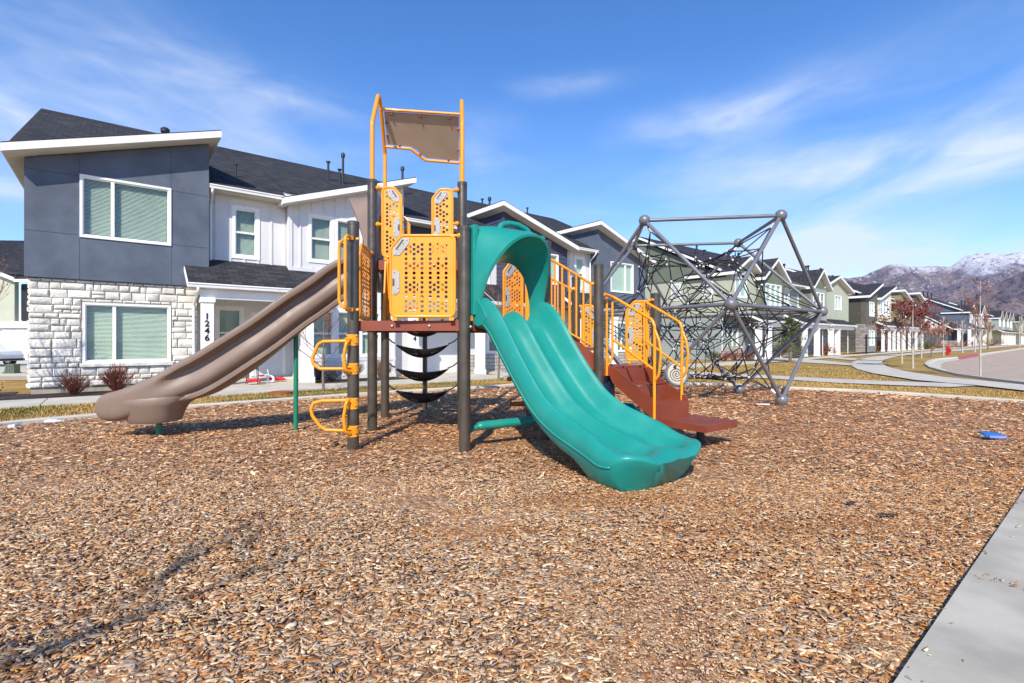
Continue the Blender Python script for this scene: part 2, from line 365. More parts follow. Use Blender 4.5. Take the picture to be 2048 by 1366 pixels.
def mulch_mat():
    m = bpy.data.materials.new('mulch_base'); m.use_nodes = True; t = m.node_tree; b = t.nodes['Principled BSDF']
    tc = N(t, 'ShaderNodeTexCoord'); vo = N(t, 'ShaderNodeTexVoronoi'); vo.inputs['Scale'].default_value = 42
    mp = N(t, 'ShaderNodeMapping'); mp.inputs['Scale'].default_value = (1, 1.6, 1); L(t, tc.outputs['Object'], mp.inputs[0]); L(t, mp.outputs[0], vo.inputs['Vector'])
    sp = N(t, 'ShaderNodeSeparateColor'); L(t, vo.outputs['Color'], sp.inputs[0])
    cr = N(t, 'ShaderNodeValToRGB'); L(t, sp.outputs[0], cr.inputs[0]); e = cr.color_ramp.elements
    e[0].position = 0; e[0].color = (.12, .06, .03, 1); e[1].position = 1; e[1].color = (.62, .42, .25, 1)
    for p, c in ((.3, (.26, .12, .05, 1)), (.55, (.38, .19, .085, 1)), (.8, (.48, .28, .15, 1))):
        x = e.new(p); x.color = c
    L(t, cr.outputs[0], b.inputs['Base Color']); b.inputs['Roughness'].default_value = .95
    bp = N(t, 'ShaderNodeBump'); bp.inputs['Distance'].default_value = .02; bp.inputs['Strength'].default_value = 1; L(t, sp.outputs[1], bp.inputs['Height']); L(t, bp.outputs[0], b.inputs['Normal'])
    MT['mulch_base'] = m
mulch_mat()

# ---------------------------------------------------------------- ground, lawns, paving
def sheet(name, polys, dz, m, thick=0., kind='structure', fixed=None):
    """flat pieces laid over the sloping ground; each polygon is a list of world x, y"""
    bm = bmesh.new()
    for poly in polys:
        vs = [bm.verts.new((x, y, 0)) for x, y in poly]
        bmesh.ops.triangle_fill(bm, use_beauty=True, edges=[bm.edges.new((vs[i], vs[(i+1) % len(vs)])) for i in range(len(vs))])
    for t in (34, 60, 90, 120):
        p = O+U*t
        bmesh.ops.bisect_plane(bm, geom=bm.verts[:]+bm.edges[:]+bm.faces[:], plane_co=p, plane_no=U)
    bmesh.ops.recalc_face_normals(bm, faces=bm.faces)
    for v in bm.verts: v.co.z = (gz(v.co.x, v.co.y) if fixed is None else fixed)+dz
    for f in bm.faces:
        if f.normal.z < 0: f.normal_flip()
    if thick:
        r = bmesh.ops.extrude_face_region(bm, geom=bm.faces[:])
        new = [g for g in r['geom'] if isinstance(g, bmesh.types.BMVert)]
        for v in new: v.co.z -= thick
        bmesh.ops.recalc_face_normals(bm, faces=bm.faces)
    me = bpy.data.meshes.new(name); bm.to_mesh(me); bm.free(); me.materials.append(MT[m])
    o = bpy.data.objects.new(name, me); C.objects.link(o); tag(o, kind=kind); return o
B = 9000
g = [(-B, -B), (B, -B), (B, B), (-B, B)]
gr = sheet('ground', [g], 0, 'lawn')
# border of the wood-chip area (the inside foot of the concrete edging)
kb = [G(-330, 905), G(0, 852), G(190, 835), G(360, 818), G(590, 800.5), G(760, 788), G(900, 779.5), G(1000, 774.5), (1.0, 14.35), (2.6, 14.75), G(1330, 768.5), G(1430, 770), G(1500, 772.5), G(1590, 778.5), G(1700, 783), G(1850, 792), G(2048, 806), G(2300, 830)]
kpt = [Vector((x, y, 0)) for x, y in kb]
kpt = fillet(kpt, 1.2, 4)
kw = .16
# right-hand walk
NR = -16.85
def tn_line(p): return tn(p[0], p[1])
rA = SW(-14, NR); rB = SW(36, NR)
inner = [(p.x, p.y) for p in kpt]
area = inner+[(rB.x, rB.y), (rA.x, rA.y)]
E2 = [(p.x, p.y) for p in kpt]
sheet('mulch_bed', [area], -.012, 'mulch_base', fixed=0)
mb = MB(); outer = []
for i, p in enumerate(kpt):
    a = kpt[max(0, i-1)]; b = kpt[min(len(kpt)-1, i+1)]; d = (b-a).normalized(); outer.append(p+Vector((-d.y, d.x, 0))*kw)
zt = .055
rings = []
for p, q in zip(kpt, outer):
    e = (q-p)*.12
    rings.append([Vector((p.x, p.y, -.2)), Vector((p.x, p.y, zt-.015)), Vector((p.x+e.x, p.y+e.y, zt)), Vector((q.x-e.x, q.y-e.y, zt)), Vector((q.x, q.y, zt-.015)), Vector((q.x, q.y, -.2))])
mb.loft(rings); mb.build('kerb', MT['concrete'])['kind'] = 'structure'
# lawn shoulder: the grass rises to the edging
mb = MB(); r2 = []
for p, q in zip(kpt, outer):
    e = (q-p).normalized(); r2.append([Vector((q.x, q.y, zt-.045)), Vector((q.x+e.x*.5, q.y+e.y*.5, -.03)), Vector((q.x+e.x*1.6, q.y+e.y*1.6, -.10)), Vector((q.x+e.x*2.9, q.y+e.y*2.9, -.19))])
mb.loft(r2, closed_ring=False, caps=False); mb.build('lawn_shoulder', MT['lawn'], smooth=True)['kind'] = 'structure'
# walk along the houses
def strip(t0, t1, n0, n1, step=1.5, gap=.012):
    out = []; k = t0
    while k < t1-1e-6:
        e = min(k+step, t1); out.append([tuple(SW(a, b)[:2]) for a, b in ((k+gap, n0), (e-gap, n0), (e-gap, n1), (k+gap, n1))]); k = e
    return out
sheet('sidewalk', strip(-16, 33, -3.3, -1.8), .055, 'concrete', .12)
sheet('sidewalk', strip(33, 110, -3.3, -1.8, 77), .04, 'concrete')
pw = []
for a, b in ((3.95, 6.6), (10.6, 13.1), (14.0, 14.9)): pw += strip(a, b, -1.8, 1.3, 3)
pw += strip(26, 34, -1.8, -1.5)
sheet('porch_paving', pw, .058, 'concrete', .12)
# cross path between the lawns, then the curving main path and the street
GP = lambda *a: [G(x, y, -.12) for x, y in a]
sheet('cross_path', [GP((1290,739.5),(1323,740.5),(1400,743.5),(1465,747),(1560,751),(1660,756.5),(1780,761.5),(1900,765.5),(1946,768),(1960,770),(1935,771),(1900,773.5),(1780,769),(1660,764),(1560,757.5),(1465,752.5),(1400,748.5),(1323,745.5),(1290,744.5))], .03, 'concrete')
sheet('main_path', [GP((1702,727.5),(1704,732),(1714,738),(1746,746.5),(1790,753.5),(1831,760),(1890,765),(1946,769.8),(2048,781),(2250,806),(2250,788),(2048,769.5),(1970,761.5),(1888,754),(1840,747),(1812,742.5),(1785,736.5),(1768,730),(1763,726),(1768,721.5),(1793,716.2),(1850,711.0),(1946,705.3),(2048,697.6),(2200,690.5),(2200,688.5),(2048,694.6),(1946,701.8),(1850,707.8),(1780,713.3),(1745,716.3),(1722,719.6),(1709,723.5))], .045, 'concrete')
sheet('branch_walk', [GP((1560,716.5),(1640,721.0),(1704,727.2),(1704,730.5),(1690,729.5),(1600,724.5),(1500,718.7)), GP((1715,719.3),(1700,717.8),(1650,714.8),(1650,717.0),(1710,722.3))], .035, 'concrete')
road = GP((1882,732.5),(1880,729.5),(1885,727),(1900,724),(1915,721.8),(1957,715.6),(2048,703.8),(2260,694),(2600,700),(2600,830),(2200,775),(2048,760.3),(1984,755),(1917,746.5),(1890,739))
sheet('road', [road], .012, 'asphalt')
ro = GP((1849,729.5),(1853,725),(1871,720.3),(1915,718.0))
ko = [(1917,748.3,0),(1881,741,0),(1858,735,0),(1848.5,729.5,0),(1853,725,0),(1871,720,0),(1893,718.2,0),(1915,717.8,0)]
def gutter(name, px_out, px_in, m, z0=.03, z1=.03, face=False):
    a = [G(x, y, -.12) for x, y in px_out]; b = [G(x, y, -.12) for x, y in px_in]
    mb = MB(); r = []
    for p, q in zip(a, b):
        zz = gz(*p); P = Vector((*p, 0)); Q = Vector((*q, 0)); e = (Q-P)
        r.append([Vector((p[0], p[1], zz-.1)), Vector((p[0], p[1], zz+.085)), Vector((P+e*.3)[:2]+(zz+.08,)), Vector((P+e*.36)[:2]+(zz+.02,)), Vector((q[0], q[1], zz+.018)), Vector((q[0], q[1], zz-.1))])
    mb.loft(r); o = mb.build(name, m); o['kind'] = 'structure'
go_ = [(2300,806),(2160,785),(2048,766.5),(1984,759),(1917,750),(1881,741.5),(1858,735),(1848.5,729),(1855,724.3),(1871,720.3),(1893,718.8),(1915,717.6)]
gi_ = [(2300,795),(2160,775),(2048,760.3),(1984,755),(1917,746.5),(1897,741),(1884,735.5),(1880.5,730),(1886,726.5),(1893,724.8),(1903,723),(1918,721.4)]
gutter('street_kerb', go_, gi_, MT['concrete'])
gutter('red_kerb', [(1915.3,717.6),(1935,715.2),(1957,712.6)], [(1918.3,721.3),(1938,718.4),(1958,715.6)], MT['red_paint'])
gutter('street_kerb', [(1957.4,712.5),(2000,708),(2048,702.2),(2260,692.3)], [(1958.4,715.5),(2002,709.8),(2048,703.8),(2260,693.6)], MT['concrete'])
# right foreground walk, slab by slab (saw-cut joints)
sl_ = []
k = -14.45
while k < 36:
    sl_.append([tuple(SW(a, b)[:2]) for a, b in ((k+.004, NR), (k+1.216, NR), (k+1.216, NR-1.75), (k+.004, NR-1.75))]); k += 1.22
sheet('near_sidewalk', sl_, .028, 'concrete_near', .2, fixed=0)
sheet('near_verge', [[tuple(SW(a, b)[:2]) for a, b in ((-14, NR-1.76), (36, NR-1.76), (36, NR-9), (-14, NR-9))]], .0, 'lawn', fixed=0)
# planting beds of dark bark against the houses
beds = [[tuple(SW(a, b)[:2]) for a, b in q] for q in (((-.9, -1.7), (3.6, -1.7), (3.6, .3), (-.3, .3), (-.3, 1.2), (-2.4, 1.2), (-2.4, -1.7)), ((7.0, -1.7), (10.0, -1.7), (10.0, .5), (7.0, .5)), ((15, -1.7), (21.5, -1.7), (21.5, .3), (15, .3)), ((36, -1.5), (39, -1.5), (39, 0), (36, 0)), ((42.5, -1.5), (47, -1.5), (47, 0), (42.5, 0)), ((57, -1.5), (67, -1.5), (67, 0), (57, 0)))]
sheet('planting_bed', beds, .02, 'dark_mulch')
# side street beyond the left house
ls = [AT(-900, 700, 24), AT(57, 700, 24)]
sheet('driveway', [[(-60, 19.0), (-15.2, 19.0), (-13.0, 21.5), (-13, 40), (-60, 40)]], .01, 'concrete')
sheet('side_street', [[(-60, 17.2), (-15.6, 17.2), (-15.2, 18.9), (-60, 18.9)]], .012, 'asphalt')

# ---------------------------------------------------------------- wood chips
def inpoly(px, py, poly):
    ins = np.zeros(len(px), bool); n = len(poly); j = n-1
    for i in range(n):
        xi, yi = poly[i]; xj, yj = poly[j]
        c = ((yi > py) != (yj > py)) & (px < (xj-xi)*(py-yi)/(yj-yi+1e-12)+xi)
        ins ^= c; j = i
    return ins
R = np.random.default_rng(5)
PAL = np.array([(.52,.33,.17),(.47,.27,.12),(.38,.18,.07),(.30,.13,.045),(.42,.32,.23),(.33,.27,.215),(.56,.42,.27),(.66,.54,.38),(.22,.155,.11),(.13,.085,.06),(.07,.05,.04),(.36,.22,.13)])
PAL = np.minimum(PAL*np.array((1.20, 1.10, .98)), .85)
PW = np.array([.16,.16,.13,.09,.11,.08,.12,.07,.04,.025,.01,.03]); PW = PW/PW.sum()
PRED = np.array([.05,.15,.28,.28,.03,.02,.05,.02,.05,.03,.01,.06]); PRED /= PRED.sum()
PGREY = np.array([.10,.05,.04,.03,.17,.22,.12,.10,.06,.05,.03,.03]); PGREY /= PGREY.sum()
def lump(x, y):
    return .012*np.sin(x*2.1+1.3*np.sin(y*1.7))+.012*np.sin(y*2.7+1.1*np.sin(x*1.3+2))+.007*np.sin(x*6.3+y*4.1)+.007*np.sin(x*4.7-y*7.9)
RUST = [G(1230, 1000)+(.9, .28, 1), G(1150, 945)+(.5, .25, .8), G(1480, 1060)+(.55, .16, .9), G(1720, 1050)+(.7, .20, .9), G(980, 880)+(.7, .4, .7), G(1360, 1110)+(.40, .12, .6), G(1000, 1060)+(.8, .14, .7), G(1650, 1200)+(.35, .05, .7), G(1480, 860)+(.8, .5, .6)]
WORN = [G(1330, 1240)+(.22, .30, 1), G(1340, 1150)+(.26, .28, .8), G(1300, 1340)+(.2, .2, .8), G(1400, 1330)+(.15, .2, .6)]
def blob(x, y, L_):
    o = np.zeros(len(x))
    for bx, by, sx_, sy_, k in L_: o = np.maximum(o, k*np.exp(-((x-bx)/sx_)**2-((y-by)/sy_)**2))
    return np.clip(o, 0, 1)
def chips(name, bands, poly, thick, zoff=0., outside=None):
    V = []; Fc = []; col = []; base = 0; idx = []
    for (y0, y1, dens, l0, l1) in bands:
        wy = (y1-y0); xm = 1.12*y1+1.2
        n = int(dens*wy*2*xm); x = R.uniform(-xm, xm, n); y = R.uniform(y0, y1, n)+R.normal(0, .32*(1 if zoff < .02 else 0)*(1 if y1 < 8 else 2), n)
        y = np.maximum(y, .9)
        k = (np.abs(x) < 1.12*y+1.2) & inpoly(x, y, poly); x = x[k]; y = y[k]; n = len(x)
        rusty = blob(x, y, RUST); worn = blob(x, y, WORN)
        ln = np.clip(np.exp(R.normal(0, .42, n)), .38, 2.1)*(l0+l1)*.48*(1-.45*np.maximum(rusty, worn))*np.where(worn > .45, .5, 1); wd = ln*R.choice([.14, .2, .28, .38, .55], n)*R.uniform(.85, 1.2, n); wd = np.minimum(wd, .024*l1/.055)
        yaw = R.normal(.15, .95, n); tl_ = 1. if y1 < 5 else .9; pit = R.normal(0, .17*tl_, n); rol = R.normal(0, .26*tl_, n)
        z = lump(x, y)*(.6 if zoff < .02 else 0)+R.uniform(-.002, .012, n)*(l1/.05)+zoff
        cy, sy, cp, sp_, cr, sr = np.cos(yaw), np.sin(yaw), np.cos(pit), np.sin(pit), np.cos(rol), np.sin(rol)
        ax = np.stack([cy*cp, sy*cp, sp_], 1); ay = np.stack([-sy*cr, cy*cr, sr], 1); an = np.cross(ax, ay)
        c = np.stack([x, y, z], 1)
        t1, t2 = R.uniform(.55, .95, n), R.uniform(.1, .8, n)
        pts = []
        for sx, syy in ((-.5, -.30), (-.46, .34), (.05, .5), (.42, .36), (.52, -.22), (-.05, -.48)):
            jx = R.normal(0, .075, n); jy = R.normal(0, .17, n)
            pts.append(c+ax*((sx+jx)*ln)[:, None]+ay*((syy+jy)*wd)[:, None])
        # slight cup
        P = np.stack(pts, 1)
        P[:, 2] += an*(ln*.012)[:, None]; P[:, 5] += an*(ln*.012)[:, None]
        w = .5+.5*np.sin(x*.55+2.2*np.sin(y*.42+.6))*np.cos(y*.6+1.7*np.sin(x*.5+.4))
        r = R.random(n); ch = np.searchsorted(np.cumsum(PW), R.random(n))
        red = np.searchsorted(np.cumsum(PRED), R.random(n)); gre = np.searchsorted(np.cumsum(PGREY), R.random(n))
        ch = np.where(r < np.maximum((w-.5)*1.0, rusty*.85), red, ch); ch = np.where((r < np.maximum((.36-w)*1.2, worn*.5)) & (rusty < .5), gre, ch); gl = np.clip(.62-.30*x-.16*(y-1.5), 0, .62)*(y < 8); ch = np.where((R.random(n) < gl) & (rusty < .35), gre, ch); ch = np.clip(ch, 0, len(PAL)-1)
        cc = PAL[ch]*R.uniform(.78, 1.18, n)[:, None]*(1+.22*worn[:, None])*(1+np.clip((y-3.2)/3.0, 0, 1)[:, None]*np.array((.20, .10, .02)))  # farther chips coloured brighter and warmer, making up sunlight lost on flatter tilt
        if thick:
            Pb = P-an[:, None, :]*(R.uniform(.0025, .006, n)*l1/.05)[:, None, None]
            P = np.concatenate([P, Pb], 1)
        m = P.shape[1]
        V.append(P.reshape(-1, 3)); col.append(np.repeat(cc, m, 0))
        b = base+np.arange(n)*m
        fl = [np.stack([b+i for i in range(6)], 1)]
        Fc.append(('6', fl[0]))
        if thick:
            for i in range(6):
                j = (i+1) % 6; Fc.append(('4', np.stack([b+i, b+6+i, b+6+j, b+j], 1)))
        base += n*m
    V = np.concatenate(V); col = np.concatenate(col)
    f6 = np.concatenate([f for t, f in Fc if t == '6']); f4 = [f for t, f in Fc if t == '4']
    loops = f6.ravel(); ls = np.arange(len(f6))*6; lt = np.full(len(f6), 6)
    if f4:
        f4 = np.concatenate(f4); ls = np.concatenate([ls, len(loops)+np.arange(len(f4))*4]); lt = np.concatenate([lt, np.full(len(f4), 4)]); loops = np.concatenate([loops, f4.ravel()])
    me = bpy.data.meshes.new(name); me.vertices.add(len(V)); me.vertices.foreach_set('co', V.ravel().astype(np.float32))
    me.loops.add(len(loops)); me.loops.foreach_set('vertex_index', loops.astype(np.int32))
    me.polygons.add(len(ls)); me.polygons.foreach_set('loop_start', ls.astype(np.int32)); me.polygons.foreach_set('loop_total', lt.astype(np.int32))
    me.update(calc_edges=True)
    at = me.color_attributes.new('tint', 'FLOAT_COLOR', 'POINT')
    at.data.foreach_set('color', np.concatenate([col, np.ones((len(col), 1))], 1).ravel().astype(np.float32))
    me.materials.append(MT['chip']); o = bpy.data.objects.new(name, me); C.objects.link(o); return o
tag(chips('wood_chips', [(.9, 2.6, 5800, .016, .040), (2.6, 4.4, 4200, .017, .040)], area, True), kind='stuff')
wa = G(1330, 1250); tag(chips('wood_chips', [(1.5, 3.4, 9000, .008, .022)], [(wa[0]+.42*math.cos(q)*(1+.2*math.sin(3*q)), wa[1]+.62*math.sin(q)*(1+.15*math.cos(5*q))) for q in [2*PI*i/24 for i in range(24)]], False, .008), kind='stuff')
tag(chips('wood_chips', [(4.4, 7, 1700, .024, .052), (7, 10, 800, .032, .068), (10, 15, 320, .05, .10)], area, False), kind='stuff')
walkpoly = [tuple(SW(a, b)[:2]) for a, b in ((-14, NR), (36, NR), (36, NR-1.7), (-14, NR-1.7))]
edgepoly = [tuple(SW(a, b)[:2]) for a, b in ((-14, NR-.01), (36, NR-.01), (36, NR-.05), (-14, NR-.05))]
loose = chips('loose_chips', [(.9, 7, 55, .007, .030)], walkpoly, True, .036); tag(loose, kind='stuff')
# chips gathered along the saw-cut joints of the walk
jp = []
k = -14.45
while k < 20:
    jp.append([tuple(SW(a, b)[:2]) for a, b in ((k-.03, NR), (k+.03, NR), (k+.03, NR-1.7), (k-.03, NR-1.7))]); k += 1.22
for i, q in enumerate(jp):
    c0 = Vector((*q[0], 0))
    if 1.2 < c0.y < 5: tag(chips('loose_chips', [(.9, 5, 1100, .008, .026)], q, True, .034), kind='stuff')

# ---------------------------------------------------------------- grass blades on the nearer lawns
def blades(name, regions, hgt=.045):
    V = []; col = []
    for poly, dens, zf, green in regions:
        xs = [p[0] for p in poly]; ys = [p[1] for p in poly]
        n = int(dens*(max(xs)-min(xs))*(max(ys)-min(ys))); x = R.uniform(min(xs), max(xs), n); y = R.uniform(min(ys), max(ys), n)
        k = inpoly(x, y, poly) & (np.abs(x) < 1.15*y+1); x = x[k]; y = y[k]; n = len(x)
        z = zf(x, y); a = R.uniform(0, 2*PI, n); w = R.uniform(.004, .010, n)*1.8; h = R.uniform(.5, 1.3, n)*hgt
        dx, dy = np.cos(a)*w, np.sin(a)*w; lx, ly = R.normal(0, .02, n), R.normal(0, .02, n)
        P = np.stack([np.stack([x-dx, y-dy, z], 1), np.stack([x+dx, y+dy, z], 1), np.stack([x+lx, y+ly, z+h], 1)], 1)
        q = .5+.5*np.sin(x*1.3+1.9*np.sin(y*.9+x*.35))*np.cos(y*1.1+1.5*np.sin(x*.8)); g_ = R.random(n) < q*green*.75
        cc = np.where(g_[:, None], np.array((.20, .18, .045)), np.array((.56, .36, .13)))*R.uniform(.55, 1.25, n)[:, None]
        V.append(P.reshape(-1, 3)); col.append(np.repeat(cc, 3, 0))
    V = np.concatenate(V); col = np.concatenate(col); n = len(V)//3
    me = bpy.data.meshes.new(name); me.vertices.add(len(V)); me.vertices.foreach_set('co', V.ravel().astype(np.float32))
    me.loops.add(len(V)); me.loops.foreach_set('vertex_index', np.arange(len(V), dtype=np.int32))
    me.polygons.add(n); me.polygons.foreach_set('loop_start', (np.arange(n)*3).astype(np.int32)); me.polygons.foreach_set('loop_total', np.full(n, 3, np.int32)); me.update(calc_edges=True)
    at = me.color_attributes.new('tint', 'FLOAT_COLOR', 'POINT'); at.data.foreach_set('color', np.concatenate([col, np.ones((len(col), 1))], 1).ravel().astype(np.float32))
    me.materials.append(MT['blade']); o = bpy.data.objects.new(name, me); C.objects.link(o); tag(o, kind='stuff')
kx = np.array([p.x for p in outer]); ky = np.array([p.y for p in outer])
def zshoulder(x, y):
    d = np.full(len(x), 1e9)
    for i in range(len(kx)-1):
        ax, ay, bx, by = kx[i], ky[i], kx[i+1], ky[i+1]; L2 = (bx-ax)**2+(by-ay)**2+1e-9
        h = np.clip(((x-ax)*(bx-ax)+(y-ay)*(by-ay))/L2, 0, 1); d = np.minimum(d, np.hypot(x-ax-h*(bx-ax), y-ay-h*(by-ay)))
    return np.maximum(np.interp(d, [0, .5, 1.6, 2.9], [zt-.045, -.03, -.10, -.19]), -.16)
ol = [(p.x, p.y) for p in outer]
near_strip = [q for q in ol if q[0] < 3]+[tuple(SW(21, -3.34)[:2]), tuple(SW(-14, -3.34)[:2])]
right_strip = [q for q in ol if q[0] > 3]+[(17, 11), G(2048, 783, -.12), G(1946, 777, -.12), G(1780, 770.5, -.12), G(1560, 759, -.12), G(1323, 746.5, -.12)]
far_lawn = GP((1323,740),(1465,746.5),(1660,755.5),(1820,761),(1746,747.5),(1700,733),(1560,726),(1450,721),(1323,716))
blades('grass', [(near_strip, 950, zshoulder, 1.15), (right_strip, 420, zshoulder, .55), (far_lawn, 110, lambda x, y: np.full(len(x), -.16), .8)], .05)

# ---------------------------------------------------------------- houses (built in the street frame: t along the row, n back from the fronts, z up)
def pf(px, n):
    k = (px-1024)/F; P = O+NN*n; return (k*P.y-P.x)/(U.x-k*U.y)
def zf(px, py, n):
    t = pf(px, n); Y = (O+NN*n+U*t).y; return CAMH-(py-HY)/F*Y
class House:
    def __init__(s, name, t0, label, cat='house', group=None, z0=None):
        s.t0 = t0; s.z0 = gt(t0) if z0 is None else z0
        s.e = empty(name, SW(t0, 0, s.z0), STREET); tag(s.e, label, cat, group)
        s.T = Matrix.Translation((-t0, 0, -s.z0))
    def part(s, mb, name, m, parent=None, **kw):
        mb.xf(s.T); return mb.build(name, MT[m] if isinstance(m, str) else [MT[q] for q in m], parent or s.e, **kw)
def gridwall(mb, t0, t1, n0, n1, z0, zl, zr, holes=(), gable=None):
    """front wall with real window openings; top line from zl to zr, or a gable (t_peak, z_peak)"""
    def top(t):
        if gable:
            tp, zp = gable
            return zl+(zp-zl)*(t-t0)/(tp-t0) if t <= tp else zp+(zr-zp)*(t-tp)/(t1-tp)
        return zl+(zr-zl)*(t-t0)/(t1-t0)
    xs = sorted({t0, t1, *[h[0] for h in holes], *[h[1] for h in holes], *([gable[0]] if gable else [])})
    for a, b in zip(xs, xs[1:]):
        if b-a < 1e-6: continue
        hs = sorted((h[2], h[3]) for h in holes if h[0] <= a+1e-6 and h[1] >= b-1e-6); z = z0
        for h0, h1 in hs: mb.box(a, b, n0, n1, z, h0); z = h1
        mb.prism([(a, n0, z), (b, n0, z), (b, n0, top(b)), (a, n0, top(a))], (0, n1-n0, 0))
def battens(mb, t0, t1, n, z0, topf, holes=(), step=.40, w=.055, d=.030):
    t = t0+step*.5
    while t < t1-.05:
        z = z0; hs = sorted((h[2]-.12, h[3]+.12) for h in holes if h[0]-.13 <= t <= h[1]+.13)
        for h0, h1 in hs+[(topf(t), None)]:
            if h0 > z+.02: mb.box(t-w/2, t+w/2, n-d, n-.0005, z, h0)
            z = h1
        t += step
def laps(mb, t0, t1, n, z0, z1, topf=None, h=.19, d=.016, holes=(), side=None):
    """lap boards on a front wall"""
    z = z0
    while z < z1-.02:
        ze = min(z+h, z1)
        segs = [(t0, t1)]
        for H in holes:
            if H[2] < ze and H[3] > z:
                segs = [q for a, b in segs for q in ((a, min(b, H[0])), (max(a, H[1]), b)) if q[1]-q[0] > .02]
        for a, b in segs:
            if topf:
                # trim to the sloping top
                while b-a > .1 and topf(b) < ze: b -= .1
                while b-a > .1 and topf(a) < ze: a += .1
                if b-a <= .1: continue
            mb.prism([(a, n, z), (a, n-d-.006, z), (a, n-.004, ze)], (b-a, 0, 0))
        z += h
def window(H, t0, t1, z0, z1, n, style='slider', frac=.33, trim=.06, proud=.03, near=False, glass='glass', parent=None, void=True, mat_='white_trim', deep=.13):
    """frame with mullion, pane and blind; the wall is open behind it"""
    mb = MB(); w = .055
    def ring(a, b, c, d, ww, y0, y1):
        mb.box(a, b, y0, y1, c, c+ww); mb.box(a, b, y0, y1, d-ww, d); mb.box(a, a+ww, y0, y1, c+ww, d-ww); mb.box(b-ww, b, y0, y1, c+ww, d-ww)
    ring(t0-trim, t1+trim, z0-trim, z1+trim, trim+.004, n-proud, n+.02)
    ring(t0, t1, z0, z1, w*.6, n-.005, n+.10)
    if style == 'slider': tm = t0+(t1-t0)*frac; mb.box(tm-.04, tm+.04, n-.012, n+.08, z0+w*.6, z1-w*.6)
    if style == 'hung': zm = (z0+z1)/2; mb.box(t0+w*.6, t1-w*.6, n-.008, n+.08, zm-.03, zm+.03)
    fo = H.part(mb, 'window', mat_, parent)
    mb = MB(); mb.box(t0+.03, t1-.03, n+.045, n+.052, z0+.03, z1-.03); H.part(mb, 'pane', glass, fo)
    mb = MB()
    if near:
        z = z0+.04
        while z < z1-.03:
            mb.prism([(t0+.035, n+.105, z), (t0+.035, n+.150, z+.030), (t0+.035, n+.151, z+.032), (t0+.035, n+.106, z+.002)], (t1-t0-.07, 0, 0)); z += .036
        H.part(mb, 'blind', 'blind', fo)
    else:
        mb.box(t0+.03, t1-.03, n+.105, n+.11, z0+.03, z1-.03); H.part(mb, 'blind', 'blind_far', fo)
    if near:
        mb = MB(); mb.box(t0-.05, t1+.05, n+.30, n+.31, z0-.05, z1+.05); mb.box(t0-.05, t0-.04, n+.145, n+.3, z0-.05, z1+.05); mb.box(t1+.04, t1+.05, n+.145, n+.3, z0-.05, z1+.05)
        H.part(mb, 'dark_backing', 'dark_void', fo)  # near-black sheets stand in for the unlit room behind the blind
    return fo
def slab_t(H, tl, tr, zl, zr, nf, nb, th=.17, fascia='white_trim', name='roof', peak=None):
    """roof whose slope runs along the street (mono pitch or gable front)"""
    pts = [(tl, zl)]+([peak] if peak else [])+[(tr, zr)]
    top = [(a, nf, b) for a, b in pts]; bot = [(a, nf, b-th) for a, b in pts][::-1]
    mb = MB(); mb.prism(top+bot, (0, nb-nf, 0)); r = H.part(mb, name, fascia)
    mb = MB()
    mb.prism([(a, nf+.02, b+.035) for a, b in pts]+[(a, nf+.02, b+.004) for a, b in pts][::-1], (0, nb-nf, 0)); H.part(mb, 'shingles', 'shingle', r)
    mb = MB()
    mb.prism([(a+(.03 if i == 0 else 0)-(.03 if i == len(pts)-1 else 0), nf+.03, b-th+.001) for i, (a, b) in enumerate(pts)]+[(a+(.03 if i == 0 else 0)-(.03 if i == len(pts)-1 else 0), nf+.03, b-th-.012) for i, (a, b) in enumerate(pts)][::-1], (0, nb-nf-.06, 0)); H.part(mb, 'soffit', 'cream_soffit', r)
    return r
def slab_n(H, t0, t1, nf, zf_, nb, zb, th=.15, name='roof', gutter=True, soffit=True, down=None, parent=None):
    """roof plane that falls toward the street"""
    mb = MB(); mb.prism([(t0, nf, zf_), (t0, nb, zb), (t0, nb, zb-th), (t0, nf, zf_-th)], (t1-t0, 0, 0)); r = H.part(mb, name, 'white_trim', parent)
    sl = (zb-zf_)/(nb-nf)
    mb = MB(); mb.prism([(t0+.02, nf-.03, zf_+.006-.03*sl), (t0+.02, nb, zb+.006), (t0+.02, nb, zb+.04), (t0+.02, nf-.03, zf_+.035-.03*sl)], (t1-t0-.04, 0, 0)); H.part(mb, 'shingles', 'shingle', r)
    if gutter:
        mb = MB(); y = nf-.11; z = zf_-.13
        mb.prism([(t0, y+.03, z), (t0, nf-.002, z), (t0, nf-.002, z+.12), (t0, nf-.02, z+.12), (t0, y+.01, z+.12), (t0, y, z+.11), (t0, y, z+.085), (t0, y+.02, z+.07)], (t1-t0, 0, 0)); H.part(mb, 'gutter', 'white_trim', r)
    if soffit:
        mb = MB(); mb.box(t0+.03, t1-.03, nf+.02, nf+min(.6, nb-nf-.02), zf_-th-.02, zf_-th-.005); H.part(mb, 'soffit', 'cream_soffit', r)
    return r
def downspout(H, t, n, zt, zb, nwall):
    mb = MB(); mb.tube([(t, n, zt), (t, n, zt-.10), (t, nwall-.05, zt-.42), (t, nwall-.05, zb+.15), (t, nwall-.18, zb+.04)], .036, 8, fil=.06, fs=3)
    H.part(mb, 'downspout', 'white_trim', smooth=True)
def column(H, t, n, w, z0, z1, digits=None):
    mb = MB(); mb.box(t, t+w, n, n+w, z0, z1-.14); mb.box(t-.035, t+w+.035, n-.035, n+w+.035, z1-.14, z1); mb.box(t-.03, t+w+.03, n-.03, n+w+.03, z0, z0+.22)
    c = H.part(mb, 'porch_column', 'white_trim', bevel=.006 if digits else 0)
    if digits: number(H, digits, t+w*.42, n-.008, z1-.62, c)
    return c
